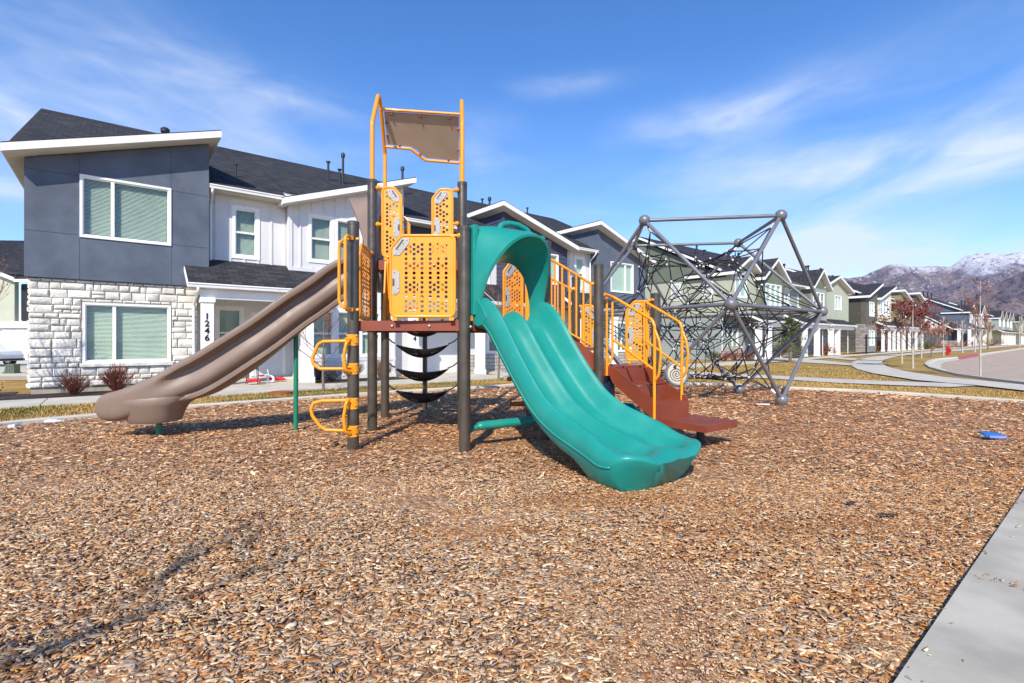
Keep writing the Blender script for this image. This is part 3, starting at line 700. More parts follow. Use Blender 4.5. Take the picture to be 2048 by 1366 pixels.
def number(H, txt, t, n, z, parent, size=.24, step=.205):
    for i, ch in enumerate(txt):
        cu = bpy.data.curves.new('digit', 'FONT'); cu.body = ch; cu.size = size; cu.align_x = 'CENTER'; cu.extrude = .006; cu.offset = .006
        to = bpy.data.objects.new('digit', cu); C.objects.link(to); bpy.context.view_layer.update()
        me = bpy.data.meshes.new_from_object(to.evaluated_get(bpy.context.evaluated_depsgraph_get())); bpy.data.objects.remove(to)
        me.transform(Matrix.Translation((t, n, z-i*step)) @ Matrix.Rotation(PI/2, 4, 'X')); me.transform(H.T)
        me.materials.clear(); me.materials.append(MT['black_paint']); o = bpy.data.objects.new('house_number', me); C.objects.link(o); o.parent = parent
def pipe(H, t, n, h, r=.045, cap=True, zb=None):
    z = (6+.487*n if n < 7.8 else 9.8-.487*(n-7.8)) if zb is None else zb
    mb = MB(); mb.tube([(t, n, z-.15), (t, n, z+h)], r, 10)
    if cap: mb.tube([(t, n, z+h-.03), (t, n, z+h+.10), (t, n, z+h+.16)], [r*1.7, r*1.8, r*1.1], 10)
    else: mb.tube([(t, n, z+h-.03), (t, n, z+h+.01)], r*1.9, 10)
    H.part(mb, 'vent_pipe', 'pipe_black', smooth=40)
def door(H, t0, t1, z0, z1, n, m='door_white'):
    mb = MB(); mb.box(t0, t1, n-.03, n, z0, z1)
    w = t1-t0
    for a, b in ((.06, .46), (.52, .94)):
        for c, d in ((.08, .45), (.52, .93)):
            mb.prism([(t0+w*(a+.05), n-.038, z0+(z1-z0)*c), (t0+w*(b-.02), n-.038, z0+(z1-z0)*c), (t0+w*(b-.02), n-.038, z0+(z1-z0)*d), (t0+w*(a+.05), n-.038, z0+(z1-z0)*d)], (0, .006, 0))
    d_ = H.part(mb, 'door', m)
    mb = MB()
    for a, b in ((t0-.10, t0), (t1, t1+.10)): mb.box(a, b, n-.045, n+.01, z0, z1+.10)
    mb.box(t0, t1, n-.045, n+.01, z1, z1+.10); H.part(mb, 'door_frame', 'white_trim', d_)
    mb = MB(); mb.sphere((t1-.09, n-.075, z0+1.0), .03, 10, 6); mb.box(t1-.115, t1-.065, n-.05, n-.03, z0+1.08, z0+1.24); H.part(mb, 'handle', 'pipe_black', d_, smooth=True)
def main_roof(H, t0, t1, depth=15.6, eave=5.97, ridge=9.8, nr=7.8, nf=-.05, ol=0., orr=0.):
    sl = (ridge-eave)/(nr-nf); eave += sl*(.6-nf); nf = .6
    th = .18
    mb = MB(); mb.prism([(t0-ol, nf, eave), (t0-ol, nr, ridge), (t0-ol, depth+.3, eave-.2), (t0-ol, depth+.3, eave-.2-th), (t0-ol, nr, ridge-th), (t0-ol, nf, eave-th)], (t1-t0+ol+orr, 0, 0)); r = H.part(mb, 'roof', 'white_trim')
    mb = MB(); mb.prism([(t0-ol+.015, nf-.03, eave+.004-.03*sl), (t0-ol+.015, nr, ridge+.004), (t0-ol+.015, depth+.33, eave-.2), (t0-ol+.015, depth+.33, eave-.15), (t0-ol+.015, nr, ridge+.045), (t0-ol+.015, nf-.03, eave+.04-.03*sl)], (t1-t0+ol+orr-.03, 0, 0)); H.part(mb, 'shingles', 'shingle', r)
    return r
def stonework(H, t0, t1, n, z0, z1, holes=(), seed=1, side=None, name='stone_facing'):
    """random ashlar: one bevelled, slightly uneven block per stone"""
    rr = random.Random(seed); mb = MB(); cells = []
    def split(a, b, c, d):
        w, h = b-a, d-c
        if h > .26: m = c+h*rr.uniform(.4, .6); split(a, b, c, m); split(a, b, m, d); return
        if w > .52 or (w > .30 and rr.random() < .45 and h < .2): m = a+w*rr.uniform(.35, .65); split(a, m, c, d); split(m, b, c, d); return
        if h > .19 and rr.random() < .22 and w < .40: m = c+h*rr.uniform(.4, .6); split(a, b, c, m); split(a, b, m, d); return
        cells.append((a, b, c, d))
    z = z0
    while z < z1-.03:
        h = min(rr.choice((.13, .16, .19, .22, .25, .34)), z1-z); h = z1-z if z1-z-h < .07 else h
        x = t0
        while x < t1-.02:
            w = rr.uniform(.28, .85)
            if t1-x-w < .15: w = t1-x
            split(x, x+w, z, z+h); x += w
        z += h
    g_ = .011
    for a, b, c, d in cells:
        rects = [(a, b, c, d)]
        for hh in holes:
            nr_ = []
            for (p, q, r, s_) in rects:
                if q <= hh[0] or p >= hh[1] or s_ <= hh[2] or r >= hh[3]: nr_.append((p, q, r, s_)); continue
                if p < hh[0]: nr_.append((p, hh[0], r, s_))
                if q > hh[1]: nr_.append((hh[1], q, r, s_))
                if r < hh[2]: nr_.append((max(p, hh[0]), min(q, hh[1]), r, hh[2]))
                if s_ > hh[3]: nr_.append((max(p, hh[0]), min(q, hh[1]), hh[3], s_))
            rects = nr_
        for p, q, r, s_ in rects:
            if q-p < .045 or s_-r < .035: continue
            p += g_; q -= g_; r += g_; s_ -= g_; d0 = rr.uniform(.03, .075); bv = min(.030, (q-p)*.25, (s_-r)*.25)
            def jt(): return rr.uniform(-.007, .007)
            o4 = [(p+jt(), q+jt(), r+jt(), s_+jt())]
            P, Q, R_, S_ = o4[0]
            def pt(x, d_, zz): return (x, n-d_, zz) if side is None else (side+(-d_ if side < (t0+t1)/2 else d_), x, zz)
            if side is not None:
                def pt(x, d_, zz): return (side-d_, x, zz)
            base = [pt(P, 0, R_), pt(Q, 0, R_), pt(Q, 0, S_), pt(P, 0, S_)]
            b2 = [pt(P, d0*.55, R_), pt(Q, d0*.55, R_), pt(Q, d0*.55, S_), pt(P, d0*.55, S_)]
            tp = [pt(P+bv+jt(), d0+jt(), R_+bv), pt(Q-bv+jt(), d0+jt(), R_+bv), pt(Q-bv+jt(), d0+jt(), S_-bv), pt(P+bv+jt(), d0+jt(), S_-bv)]
            cx = pt((P+Q)/2+jt()*2, d0+.010+jt(), (R_+S_)/2)
            mb.add(base+b2+tp+[cx], [(0,1,5,4),(1,2,6,5),(2,3,7,6),(3,0,4,7),(4,5,9,8),(5,6,10,9),(6,7,11,10),(7,4,8,11),(8,9,12),(9,10,12),(10,11,12),(11,8,12)])
    return H.part(mb, name, 'stone_white', smooth=38)

# ---- first row: four attached units
# unit 1: grey-blue block over white stone, porch 1246
A = House('townhouse', 0, 'grey-blue townhouse over white stone at far left, number 1246 on its porch column', 'townhouse', z0=-.2)
hU = (1.03, 2.91, 4.01, 5.56); hL = (1.08, 2.91, .67, 2.19)
mb = MB(); gridwall(mb, -.07, 3.9, -.1, .04, 2.84, 5.80, 7.12, [hU])
mb.prism([(-.07, .04, 2.84), (.07, .04, 2.84), (.07, .04, 6.0), (-.07, .04, 5.80)], (0, 15.4, 0)); mb.box(3.76, 3.9, .04, 3.2, 2.84, 7.05); mb.box(.07, 3.76, .04, .5, 2.84, 2.98)
H_ = A.part(mb, 'wall', 'stucco_blue')
mb = MB()   # control joints in the stucco
for t in (1.0-.03, 2.94+.02): mb.box(t, t+.009, -.1035, -.1, 2.85, 4.0-.08); mb.box(t, t+.009, -.1035, -.1, 5.56+.08, 6.0 if t < 2 else 6.75)
mb.box(-.07, .94, -.1035, -.1, 4.0, 4.012); mb.box(2.98, 3.9, -.1035, -.1, 4.0, 4.012); mb.box(-.07, .94, -.1035, -.1, 5.55, 5.562); mb.box(2.98, 3.9, -.1035, -.1, 5.55, 5.562)
A.part(mb, 'joint', 'seam', H_)
MT['joint_dark'] = MT['mortar']
window(A, *hU, -.1, 'slider', .33, near=True, trim=.055)
mb = MB(); gridwall(mb, .02, 3.6, .03, .15, 0, 2.84, 2.84, [hL]); mb.box(.02, .16, .15, 15.4, 0, 2.84); mb.box(3.46, 3.6, .15, 1.4, 0, 2.84); A.part(mb, 'wall', 'mortar')
stonework(A, 0, 3.62, .03, 0, 2.83, [(hL[0]-.07, hL[1]+.07, hL[2]-.16, hL[3]+.07)], 3)
stonework(A, 0.05, 6.0, 0, 0, 2.83, [], 8, side=.02)
mb = MB(); mb.box(hL[0]-.10, hL[1]+.10, -.08, .04, hL[2]-.15, hL[2]-.05); A.part(mb, 'window_sill', 'stone_white', bevel=.012)
window(A, *hL, .03, 'slider', .33, near=True, trim=.055, proud=.045)
mb = MB(); mb.box(.04, 3.6, .035, 15.3, -.35, 0); A.part(mb, 'foundation', 'foundation')
slab_t(A, -.42, 4.16, 5.93, 7.44, -.6, 3.4, .19)
main_roof(A, -.2, 6.2, ol=.25)
# recessed white wall between block and bay
hW = (4.66+.03, 5.27+.02, 3.97, 5.44)
mb = MB(); gridwall(mb, 3.9, 6.2, .45, .59, 3.55, 5.86, 5.86, [hW]); battens(mb, 3.95, 6.2, .45, 3.72, lambda t: 5.75, [hW]); mb.box(3.9, 6.2, .42, .4495, 3.6, 3.72); mb.box(4.45, 5.5, .428, .4495, 5.62, 5.75)
A.part(mb, 'wall', 'white_wall'); window(A, *hW, .45, 'hung', near=True, trim=.11, proud=.03)
mb = MB(); g1 = slab_n(A, 3.92, 6.1, -.02, 5.97, .6, 6.27, .13); downspout(A, 4.0, -.06, 5.85, 3.5, .45)
# porch
slab_n(A, 3.27, 7.1, -1.0, 2.86, .45, 3.72, .15)
mb = MB(); mb.box(3.6, 6.9, -.86, -.66, 2.44, 2.72); mb.box(6.75, 6.9, -.66, 1.2, 2.44, 2.72); mb.box(3.6, 6.9, -.66, 1.4, 2.70, 2.735); A.part(mb, 'porch_beam', 'white_trim')
pw_ = (4.36, 5.0, .71, 2.27)
mb = MB(); gridwall(mb, 3.6, 6.95, 1.4, 1.55, -.05, 2.7, 2.7, [pw_]); battens(mb, 3.6, 5.3, 1.4, 2.2, lambda t: 2.7, [pw_]); mb.box(3.6, 6.9, 1.375, 1.3995, 2.36, 2.46); A.part(mb, 'porch_wall', 'white_wall')
window(A, *pw_, 1.4, 'hung', near=True, trim=.11)
door(A, 5.42, 6.32, .02, 2.12, 1.4)
mb = MB(); mb.box(3.95, 6.7, .9, 1.4, -.2, -.04); A.part(mb, 'porch_step', 'concrete')
column(A, 3.62, -.95, .30, -.16, 2.46, '1246'); column(A, 6.38, -.95, .32, -.16, 2.46)
downspout(A, 3.52, -1.06, 2.72, 0, -.02)
mb = MB(); mb.box(6.6, 6.95, .25, 1.4, -.1, 2.7); A.part(mb, 'porch_wall', 'white_wall')
pipe(A, 3.25, 6.6, .55, .09, zb=9.0); pipe(A, 4.9, 1.6, .45, .03, cap=False); pipe(A, 9.6-1.1, 4.9, 1.25) if False else None

# unit 2: white board-and-batten bay
Bh = House('townhouse', 6.2, 'white board-and-batten townhouse behind the left slide and the tower', 'townhouse', z0=-.2)
bw = [(6.96, 7.64, 4.03, 5.50), (7.86, 8.54, 4.03, 5.50), (8.76, 9.44, 4.03, 5.50)]
bay = (6.96, 9.44, 4.03, 5.5)
def topB(t): return 5.82+(t-6.22)*.347-.12
mb = MB(); gridwall(mb, 6.22, 10.40, .2, .34, 3.5, 5.80, 7.22, bw)
battens(mb, 6.4, 10.3, .2, 3.72, topB, [(6.86, 9.54, 3.9, 5.6)]); mb.box(6.22, 10.4, .17, .1995, 3.58, 3.72); mb.box(6.7, 9.9, .175, .1995, 6.02, 6.10)
mb.box(6.215, 6.34, .165, .1995, 3.5, 5.72); mb.box(10.27, 10.405, .165, .1995, 3.5, 7.1)
mb.prism([(6.22, .34, 3.5), (6.22, .34, 5.8), (6.22, 1.2, 5.8), (6.22, 1.2, 3.5)], (.14, 0, 0)); mb.box(10.26, 10.4, .34, 3.2, 3.5, 7.1); Bh.part(mb, 'wall', 'white_wall')
for w_ in bw: window(Bh, *w_, .2, 'hung', near=True, trim=.105)
slab_t(Bh, 5.95, 10.72, 5.86, 7.50, -.3, 3.4, .19)
main_roof(Bh, 6.2, 13.4)
lw = [(7.0, 7.68, .72, 2.24), (7.88, 8.56, .72, 2.24), (8.76, 9.44, .72, 2.24)]
mb = MB(); gridwall(mb, 6.95, 10.1, .2, .34, -.2, 3.5, 3.5, lw); battens(mb, 7.0, 10.1, .2, -.02, lambda t: 3.5, [(6.9, 9.54, .6, 2.35)], step=.55, w=.07); mb.box(6.95, 10.1, .175, .1995, .50, .60); mb.box(6.95, 10.1, .165, .1995, -.2, .0); mb.box(9.97, 10.1, .34, 1.4, -.2, 3.5); Bh.part(mb, 'wall', 'white_wall')
for w_ in lw: window(Bh, *w_, .2, 'hung', near=True, trim=.105)
mb = MB(); gridwall(mb, 10.4, 13.4, .45, .59, 3.4, 5.86, 5.86, []); laps(mb, 10.4, 13.4, .45, 3.4, 5.86); Bh.part(mb, 'wall', 'navy_siding')
slab_n(Bh, 10.44, 13.4, -.02, 5.97, .6, 6.27, .13)
slab_n(Bh, 9.75, 13.9, -1.0, 2.86, .45, 3.72, .15)
mb = MB(); mb.box(10.0, 13.8, -.86, -.66, 2.44, 2.72); mb.box(10.0, 13.6, -.66, 1.3, 2.70, 2.735); Bh.part(mb, 'porch_beam', 'white_trim')
mb = MB(); sw = (11.25, 11.75, 1.1, 2.2); gridwall(mb, 10.1, 13.6, 1.3, 1.44, -.1, 2.7, 2.7, [sw]); laps(mb, 10.1, 11.9, 1.3, 1.0, 2.7, holes=[(11.1, 11.9, 1, 2.35)]); laps(mb, 12.95, 13.6, 1.3, 1.0, 2.7); mb.box(13.46, 13.6, .45, 1.3, -.1, 2.7); Bh.part(mb, 'porch_wall', 'navy_siding')
window(Bh, *sw, 1.3, 'hung', trim=.1)
mb = MB(); mb.box(10.1, 12.0, 1.18, 1.2995, -.1, .93); mb.box(12.98, 13.6, 1.18, 1.2995, -.1, .93); Bh.part(mb, 'stone_wainscot', 'stone_far')
door(Bh, 12.08, 12.88, .0, 2.1, 1.28)
mb = MB(); mb.box(10.6, 13.4, .8, 1.3, -.2, -.04); Bh.part(mb, 'porch_step', 'concrete')
column(Bh, 10.18, -.95, .30, -.16, 2.46, '1244'); column(Bh, 13.2, -.95, .30, -.16, 2.46)
mb = MB(); mb.box(6.95, 13.5, .6, 15.3, -.2, 3.4); mb.box(6.4, 13.39, .7, 15.3, 3.4, 5.7); Bh.part(mb, 'rear_wall', 'white_wall')
for t, n, h, r, c in ((9.05, 4.75, .85, .05, False), (9.55, 4.75, .62, .05, False), (9.65, 4.6, 1.25, .05, True), (12.75, 5.0, 1.25, .055, True)): pipe(Bh, t, n, h, r, c)

# unit 3: navy lap siding
Ch = House('townhouse', 13.4, 'navy lap-sided townhouse seen above the teal slide hood', 'townhouse', z0=-.2)
cw = (16.7, 18.42, 3.99, 5.35)
def topC(t): return 7.02-(t-15.14)*.305
mb = MB(); gridwall(mb, 15.14, 19.1, -.1, .04, 2.95, 7.02, 5.81, [cw]); laps(mb, 15.24, 19.0, -.1, 2.95, 7.0, topC, holes=[(cw[0]-.06, cw[1]+.06, cw[2]-.06, cw[3]+.06)])
z = 2.95
while z < 6.95: mb.prism([(15.14, -.1, z), (15.12, -.1, z), (15.138, -.1, z+.19)], (0, 3.2, 0)); z += .19
mb.box(15.14, 15.28, .04, 3.1, 2.95, 6.95); mb.box(18.96, 19.1, .04, 3.1, 2.95, 5.85); mb.box(15.1, 15.24, -.13, -.1005, 2.95, 6.95); mb.box(15.085, 15.118, -.13, .0, 2.95, 6.9); Ch.part(mb, 'wall', 'navy_siding')
window(Ch, *cw, -.1, 'slider', .5, trim=.055)
slab_t(Ch, 14.74, 19.4, 7.27, 5.85, -.6, 3.4, .19)
main_roof(Ch, 13.4, 19.25)
mb = MB(); gridwall(mb, 13.4, 15.14, .45, .59, 3.4, 5.86, 5.86, []); battens(mb, 13.5, 15.1, .45, 3.6, lambda t: 5.8, step=.5); mb.box(13.4, 13.5, .42, .4495, 3.4, 5.86); mb.box(13.4, 15.1, .42, .4495, 3.45, 3.6); Ch.part(mb, 'wall', 'white_wall')
slab_n(Ch, 13.4, 14.7, -.02, 5.97, .6, 6.27, .13)
slab_n(Ch, 13.95, 17.2, -1.0, 2.86, .45, 3.72, .15)
cl = [(14.65, 15.35, .75, 2.2), (16.8, 18.2, .75, 2.2)]
mb = MB(); gridwall(mb, 13.6, 19.1, .4, .54, -.2, 2.95, 2.95, cl); Ch.part(mb, 'wall', 'white_wall')
mb = MB(); mb.box(13.6, 19.1, .28, .3995, -.2, .62); Ch.part(mb, 'stone_wainscot', 'stone_far')
for w_ in cl: window(Ch, *w_, .4, 'hung' if w_[0] < 15 else 'slider', .5, trim=.08, glass='glass_dark')
column(Ch, 16.6, -.95, .3, -.16, 2.46)
mb = MB(); mb.box(13.7, 19.1, .8, 15.3, -.2, 5.7); Ch.part(mb, 'rear_wall', 'white_wall')
for t, n, h, r, c in ((17.05, 3.6, .9, .055, True), (18.4, 3.8, .62, .05, False), (18.0, 5.6, .6, .05, False)): pipe(Ch, t, n, h, r, c)
# unit 4: blue-grey stucco
D = House('townhouse', 19.25, 'blue-grey stucco townhouse ending the first row, behind the yellow stair rails', 'townhouse', z0=-.2)
dw = (22.42, 24.25, 3.92, 5.45)
mb = MB(); gridwall(mb, 21.4, 25.4, -.1, .04, 2.95, 7.12, 5.75, [dw]); mb.prism([(21.4, .04, 2.95), (21.4, .04, 7.1), (21.4, 3.1, 7.1), (21.4, 3.1, 2.95)], (.14, 0, 0)); mb.box(25.26, 25.4, .04, 15.3, 2.95, 5.75); D.part(mb, 'wall', 'stucco_blue')
window(D, *dw, -.1, 'slider', .66, trim=.055)
slab_t(D, 21.05, 25.75, 7.38, 5.78, -.6, 3.4, .19)
main_roof(D, 19.25, 25.4, orr=.3)
ww = (20.28, 20.80, 4.0, 5.5)
mb = MB(); gridwall(mb, 19.1, 21.4, .45, .59, 2.9, 5.86, 5.86, [ww]); battens(mb, 19.2, 21.3, .45, 3.6, lambda t: 5.8, [ww]); D.part(mb, 'wall', 'white_wall')
window(D, *ww, .45, 'hung', trim=.14); slab_n(D, 19.3, 21.36, -.05, 5.97, .6, 6.27, .13); downspout(D, 21.2, -.1, 5.85, 3.4, .35)
slab_n(D, 18.9, 22.35, -1.0, 2.86, .45, 3.72, .15)
dl = (22.6, 24.2, .7, 2.2)
mb = MB(); gridwall(mb, 21.7, 25.3, 0, .14, 0, 2.95, 2.95, [dl]); mb.box(25.16, 25.3, .14, 15.2, 0, 2.95); D.part(mb, 'wall', 'stone_far'); window(D, *dl, 0, 'slider', .5, trim=.07, glass='glass_dark')
mb = MB(); mb.box(21.8, 25.2, .05, 15.2, -.35, 0); D.part(mb, 'foundation', 'foundation')
mb = MB(); mb.box(19.1, 21.7, 1.3, 1.4, -.1, 2.9); mb.box(21.6, 21.7, .14, 1.3, -.1, 2.9); D.part(mb, 'porch_wall', 'white_wall'); door(D, 19.8, 20.7, 0, 2.1, 1.28)
column(D, 21.62, -.95, .3, -.16, 2.46, '1240'); column(D, 18.95, -.95, .3, -.16, 2.46)
pipe(D, 22.5, 6.9, .5, .05, False)

# ---- the rows farther down the street
def win_f(H, px0, px1, py0, py1, n, style='hung', frac=.5, glass='glass', trim=.09):
    t0, t1 = pf(px0, n), pf(px1, n); z1 = zf(px0, py0, n); z0 = zf(px0, py1, n)
    return (t0, t1, z0, z1, style, frac, glass, trim)
def block(H, t0, t1, n, z0, zl, zr, m, wins=(), back=3.2, gable=None, bat=False, lap_=False, side_m=None):
    mb = MB(); gridwall(mb, t0, t1, n, n+.14, z0, zl, zr, [w[:4] for w in wins], gable)
    def top(t):
        if gable: return zl+(gable[1]-zl)*(t-t0)/(gable[0]-t0) if t < gable[0] else gable[1]+(zr-gable[1])*(t-gable[0])/(t1-gable[0])
        return zl+(zr-zl)*(t-t0)/(t1-t0)
    if bat: battens(mb, t0, t1, n, z0, lambda t: top(t)-.05, [w[:4] for w in wins], step=.45, w=.06, d=.03)
    mb.box(t0, t0+.14, n+.14, back, z0, zl); mb.box(t1-.14, t1, n+.14, back, z0, zr)
    H.part(mb, 'wall', m)
    for w in wins: window(H, *w[:4], n, w[4], w[5], trim=w[7], glass=w[6])
def gable_roof(H, t0, t1, zl, zr, peak, n, nb=3.6, ov=.35, th=.2):
    sl = (peak[1]-zl)/(peak[0]-t0); sr = (peak[1]-zr)/(t1-peak[0]); slab_t(H, t0-ov, t1+ov, zl-sl*ov+.2, zr-sr*ov+.2, n-.45, nb, th, peak=(peak[0], peak[1]+.2))
def eave(H, t0, t1, z, n=.0): slab_n(H, t0, t1, n-.12, z, n+.6, z+.3, .13)
def row_house(t0, t1, label, zb, side_mats, ridge_dz=3.8, deep=15.4):
    """end wall and long roof of a row; side_mats = [(z0, z1, material)]"""
    H = House('row_house', t0, label, 'row house', z0=zb)
    ez = zb+6.1; sl = ridge_dz/7.8
    for a, b, m in side_mats:
        mb = MB()
        if b is None: mb.prism([(t0, .45, ez-.15), (t0, 7.8, ez+ridge_dz-.22), (t0, deep, ez-.15), (t0, deep, a), (t0, .45, a)], (.16, 0, 0))
        else: mb.box(t0, t0+.16, .45 if a > zb+1 else .95, deep, a, b)
        H.part(mb, 'wall', m)
    mb = MB(); mb.box(t0+.16, t1, 1.0, deep, zb, ez-.3); H.part(mb, 'rear_wall', side_mats[0][2])
    return H, ez
Z2 = gt(36)
H2, ez = row_house(35.58, 59.2, 'sage green row house with dark green gables, second row behind the net climber', Z2-.02, [(Z2, Z2+3.1, 'grey_lap'), (Z2+3.1, Z2+6.1, 'green_stucco'), (Z2+6.1, None, 'dark_green')])
main_roof(H2, 35.58, 59.0, eave=6.05, ridge=9.85, ol=.35, orr=.3)
for px, y0, y1 in ((1352, 568, 600), (1415, 566, 596)): 
    k = (px-1024)/F; P = O+U*35.58; m_ = (k*P.y-P.x)/(NN.x-k*NN.y); mb = MB(); zc = 5.0
    mb.box(35.53, 35.579, m_-.42, m_+.42, 4.35, 5.65); w_ = H2.part(mb, 'window', 'white_trim'); mb = MB(); mb.box(35.515, 35.529, m_-.34, m_+.34, 4.43, 4.97); mb.box(35.515, 35.529, m_-.34, m_+.34, 5.03, 5.57); H2.part(mb, 'pane', 'blind_far', w_)
n0 = 0.
g1w = win_f(H2, 1471, 1492, 556, 592, 0, 'slider', .45)
t1a = pf(1506, 0)
block(H2, 35.6, 39.4, 0, 3.0, 6.1, 6.1, 'green_stucco', [g1w], gable=(37.5, 7.15)); gable_roof(H2, 35.6, 39.4, 6.1, 6.1, (37.5, 7.15), 0)
tg0, tg1 = pf(1523, -.4), pf(1567, -.4)
g2 = win_f(H2, 1531, 1562, 568, 611, -.4, 'hung')
dt = (g2[1]-g2[0])/3
block(H2, tg0, tg1, -.4, 3.0, 6.0, 6.0, 'dark_green', [(g2[0]+i*dt+.06, g2[0]+(i+1)*dt-.06, g2[2], g2[3], 'hung', .5, 'glass', .08) for i in range(3)], gable=((tg0+tg1)/2, 7.35), bat=True)
gable_roof(H2, tg0, tg1, 6.0, 6.0, ((tg0+tg1)/2, 7.35), -.4)
tr0, tr1 = tg1, pf(1622, -.4)
block(H2, tr0, tr1, .45, 3.0, 6.0, 6.0, 'grey_lap', [win_f(H2, 1569.5, 1576, 577, 612, .45), win_f(H2, 1596, 1602.5, 582, 614, .45)]); eave(H2, tr0, tr1, 5.97, 0)
downspout(H2, tr1-2.6, -.1, 5.85, 3.3, .4)
tg2, tg3 = tr1, pf(1652, -.4); g3 = win_f(H2, 1625, 1646.5, 585, 617, -.4)
dt = (g3[1]-g3[0])/3
block(H2, tg2, tg3, -.4, 3.0, 6.0, 6.0, 'dark_green', [], gable=((tg2+tg3)/2, 7.35), bat=True); block(H2, tg2+.0, tg3-.0, -.46, 3.0, 5.85, 5.85, 'grey_lap', [(g3[0]+i*dt+.06, g3[0]+(i+1)*dt-.06, g3[2], g3[3], 'hung', .5, 'glass', .08) for i in range(3)], back=-.2)
gable_roof(H2, tg2, tg3, 6.0, 6.0, ((tg2+tg3)/2, 7.35), -.4)
tg4 = 59.0; g4 = win_f(H2, 1670, 1682, 592, 618, 0, 'slider', .5)
block(H2, tg3, tg4, 0, 3.0, 6.1, 6.1, 'green_stucco', [g4], gable=((tg3+tg4)/2, 7.25)); gable_roof(H2, tg3, tg4, 6.1, 6.1, ((tg3+tg4)/2, 7.25), 0)
# ground storey with porches
block(H2, 35.6, 39.0, .9, Z2, 3.05, 3.05, 'grey_lap', [win_f(H2, 1456, 1475, 655, 696, .9, 'slider', .5)], back=2)
for a_, b_, c_ in ((35.6, 39.0, .8), (43, 47, 1.8), (57, 59, 1.8)): mb = MB(); mb.box(a_, b_, c_, c_+.0995, Z2, Z2+1.0); H2.part(mb, 'stone_wainscot', 'stone_far')
downspout(H2, 35.7, .7, 3.1, Z2, .85)
block(H2, 39.0, 59.0, 1.9, Z2, 3.05, 3.05, 'dark_green', [(42.2, 43.1, .7, 2.2, 'hung', .5, 'glass', .1), (45.0, 46.0, .7, 2.2, 'hung', .5, 'glass', .1), (49.0, 49.8, .7, 2.2, 'hung', .5, 'glass_dark', .1), (52.6, 53.6, .7, 2.2, 'hung', .5, 'glass_dark', .1)], back=2.6)  # porch shade put into the colour: dark wall behind the columns
for a, b in ((37.8, 42.6), (45.2, 51.2), (51.6, 57.6)):
    slab_n(H2, a, b, -1.1, 2.75, .5, 3.5, .16); mb = MB(); mb.box(a+.2, b-.2, -.95, -.72, 2.32, 2.62); H2.part(mb, 'porch_beam', 'white_trim'); downspout(H2, b-.3, -1.15, 2.65, Z2, -.4)
for t in (39.5, 47.5, 51.0-1.1, 55.2): door(H2, t+.6, t+1.5, Z2+.05, Z2+2.15, 1.88, 'navy_siding')
for px in (1520, 1540, 1612, 1637, 1665, 1678): column(H2, pf(px, -.9), -.9, .36, Z2-.02, 2.36)
for t, n, h, c in ((38.6, 4.5, .9, True), (40.5, 4.9, .55, False), (47, 5.2, .8, True), (47.6, 5.4, .6, False), (45.6, 5.0, .6, False), (54.4, 5.2, .8, True), (55, 5.2, .55, False), (57.5, 5.5, .7, True)): pipe(H2, t, n, h, .08, c)

Z3 = gt(67)
H3, ez = row_house(64.32, 92.5, 'olive and cream row house on grey stone, third row behind the red-leaved trees', Z3, [(Z3, Z3+3.05, 'stone_grey'), (Z3+3.05, Z3+6.1, 'olive'), (Z3+6.1, None, 'cream_wall')])
main_roof(H3, 64.32, 92.3, eave=6.3, ridge=9.9, ol=.3, orr=.3)
mb = MB(); mb.box(64.26, 64.319, 2.55, 3.9, 4.2, 5.75); mb.box(64.20, 64.26, 2.5, 3.95, .75, 2.35); w_ = H3.part(mb, 'window', 'white_trim'); mb = MB(); mb.box(64.245, 64.2595, 2.65, 3.8, 4.3, 4.93); mb.box(64.245, 64.2595, 2.65, 3.8, 5.03, 5.65); mb.box(64.18, 64.199, 2.6, 3.85, .85, 1.5); mb.box(64.18, 64.199, 2.6, 3.85, 1.6, 2.25); H3.part(mb, 'pane', 'blind_far', w_)
tA, tB, tC, tD, tE = 64.32, 68.2, pf(1784, 0), pf(1808.5, -.4), 84.3
block(H3, tA, tB, 0, Z3+3.0, 6.05, 7.35, 'olive', [win_f(H3, 1739, 1748, 605, 631, 0, 'slider', .5)]); slab_t(H3, tA-.4, tB+.3, 6.1, 7.7, -.5, 4, .22)
block(H3, tA, tB, .05, Z3, 3.1, 3.1, 'stone_grey', [win_f(H3, 1738.5, 1748.5, 662, 690, .05, 'slider', .5)])
block(H3, tB+.3, tC, .1, 3.2, 6.0, 7.35, 'cream_wall', [(69.6, 70.5, 4.3, 5.9, 'hung', .5, 'glass_dark', .08), (70.8, 71.7, 4.3, 5.9, 'hung', .5, 'glass_dark', .08), (72, 72.9, 4.3, 5.9, 'hung', .5, 'glass_dark', .08)], bat=True); slab_t(H3, tB+.1, tC+.3, 6.1, 7.75, -.4, 4, .22)
block(H3, tC, tD, .8, 3.2, 6.0, 6.0, 'tan_lap', [(75.2, 76.0, 4.3, 5.8, 'hung', .5, 'glass_dark', .08)]); eave(H3, tC, tD, 5.97, .3)
block(H3, tD, tD+4, -.1, 3.2, 7.2, 5.9, 'tan_lap', [(78.1, 79.0, 4.3, 5.9, 'hung', .5, 'glass_dark', .08), (79.2, 80.1, 4.3, 5.9, 'hung', .5, 'glass_dark', .08)]); slab_t(H3, tD-.4, tD+4.4, 7.55, 5.95, -.6, 4, .22)
block(H3, tD+4, 84.2, .5, 3.2, 6, 6, 'cream_wall', []); eave(H3, tD+4, 84.2, 5.97, 0)
block(H3, 84.2, 88.6, -.1, 3.2, 7.3, 5.9, 'olive', [(85.4, 86.8, 4.3, 5.8, 'slider', .5, 'glass_dark', .08)]); slab_t(H3, 83.8, 89, 7.65, 6.0, -.6, 4, .22)
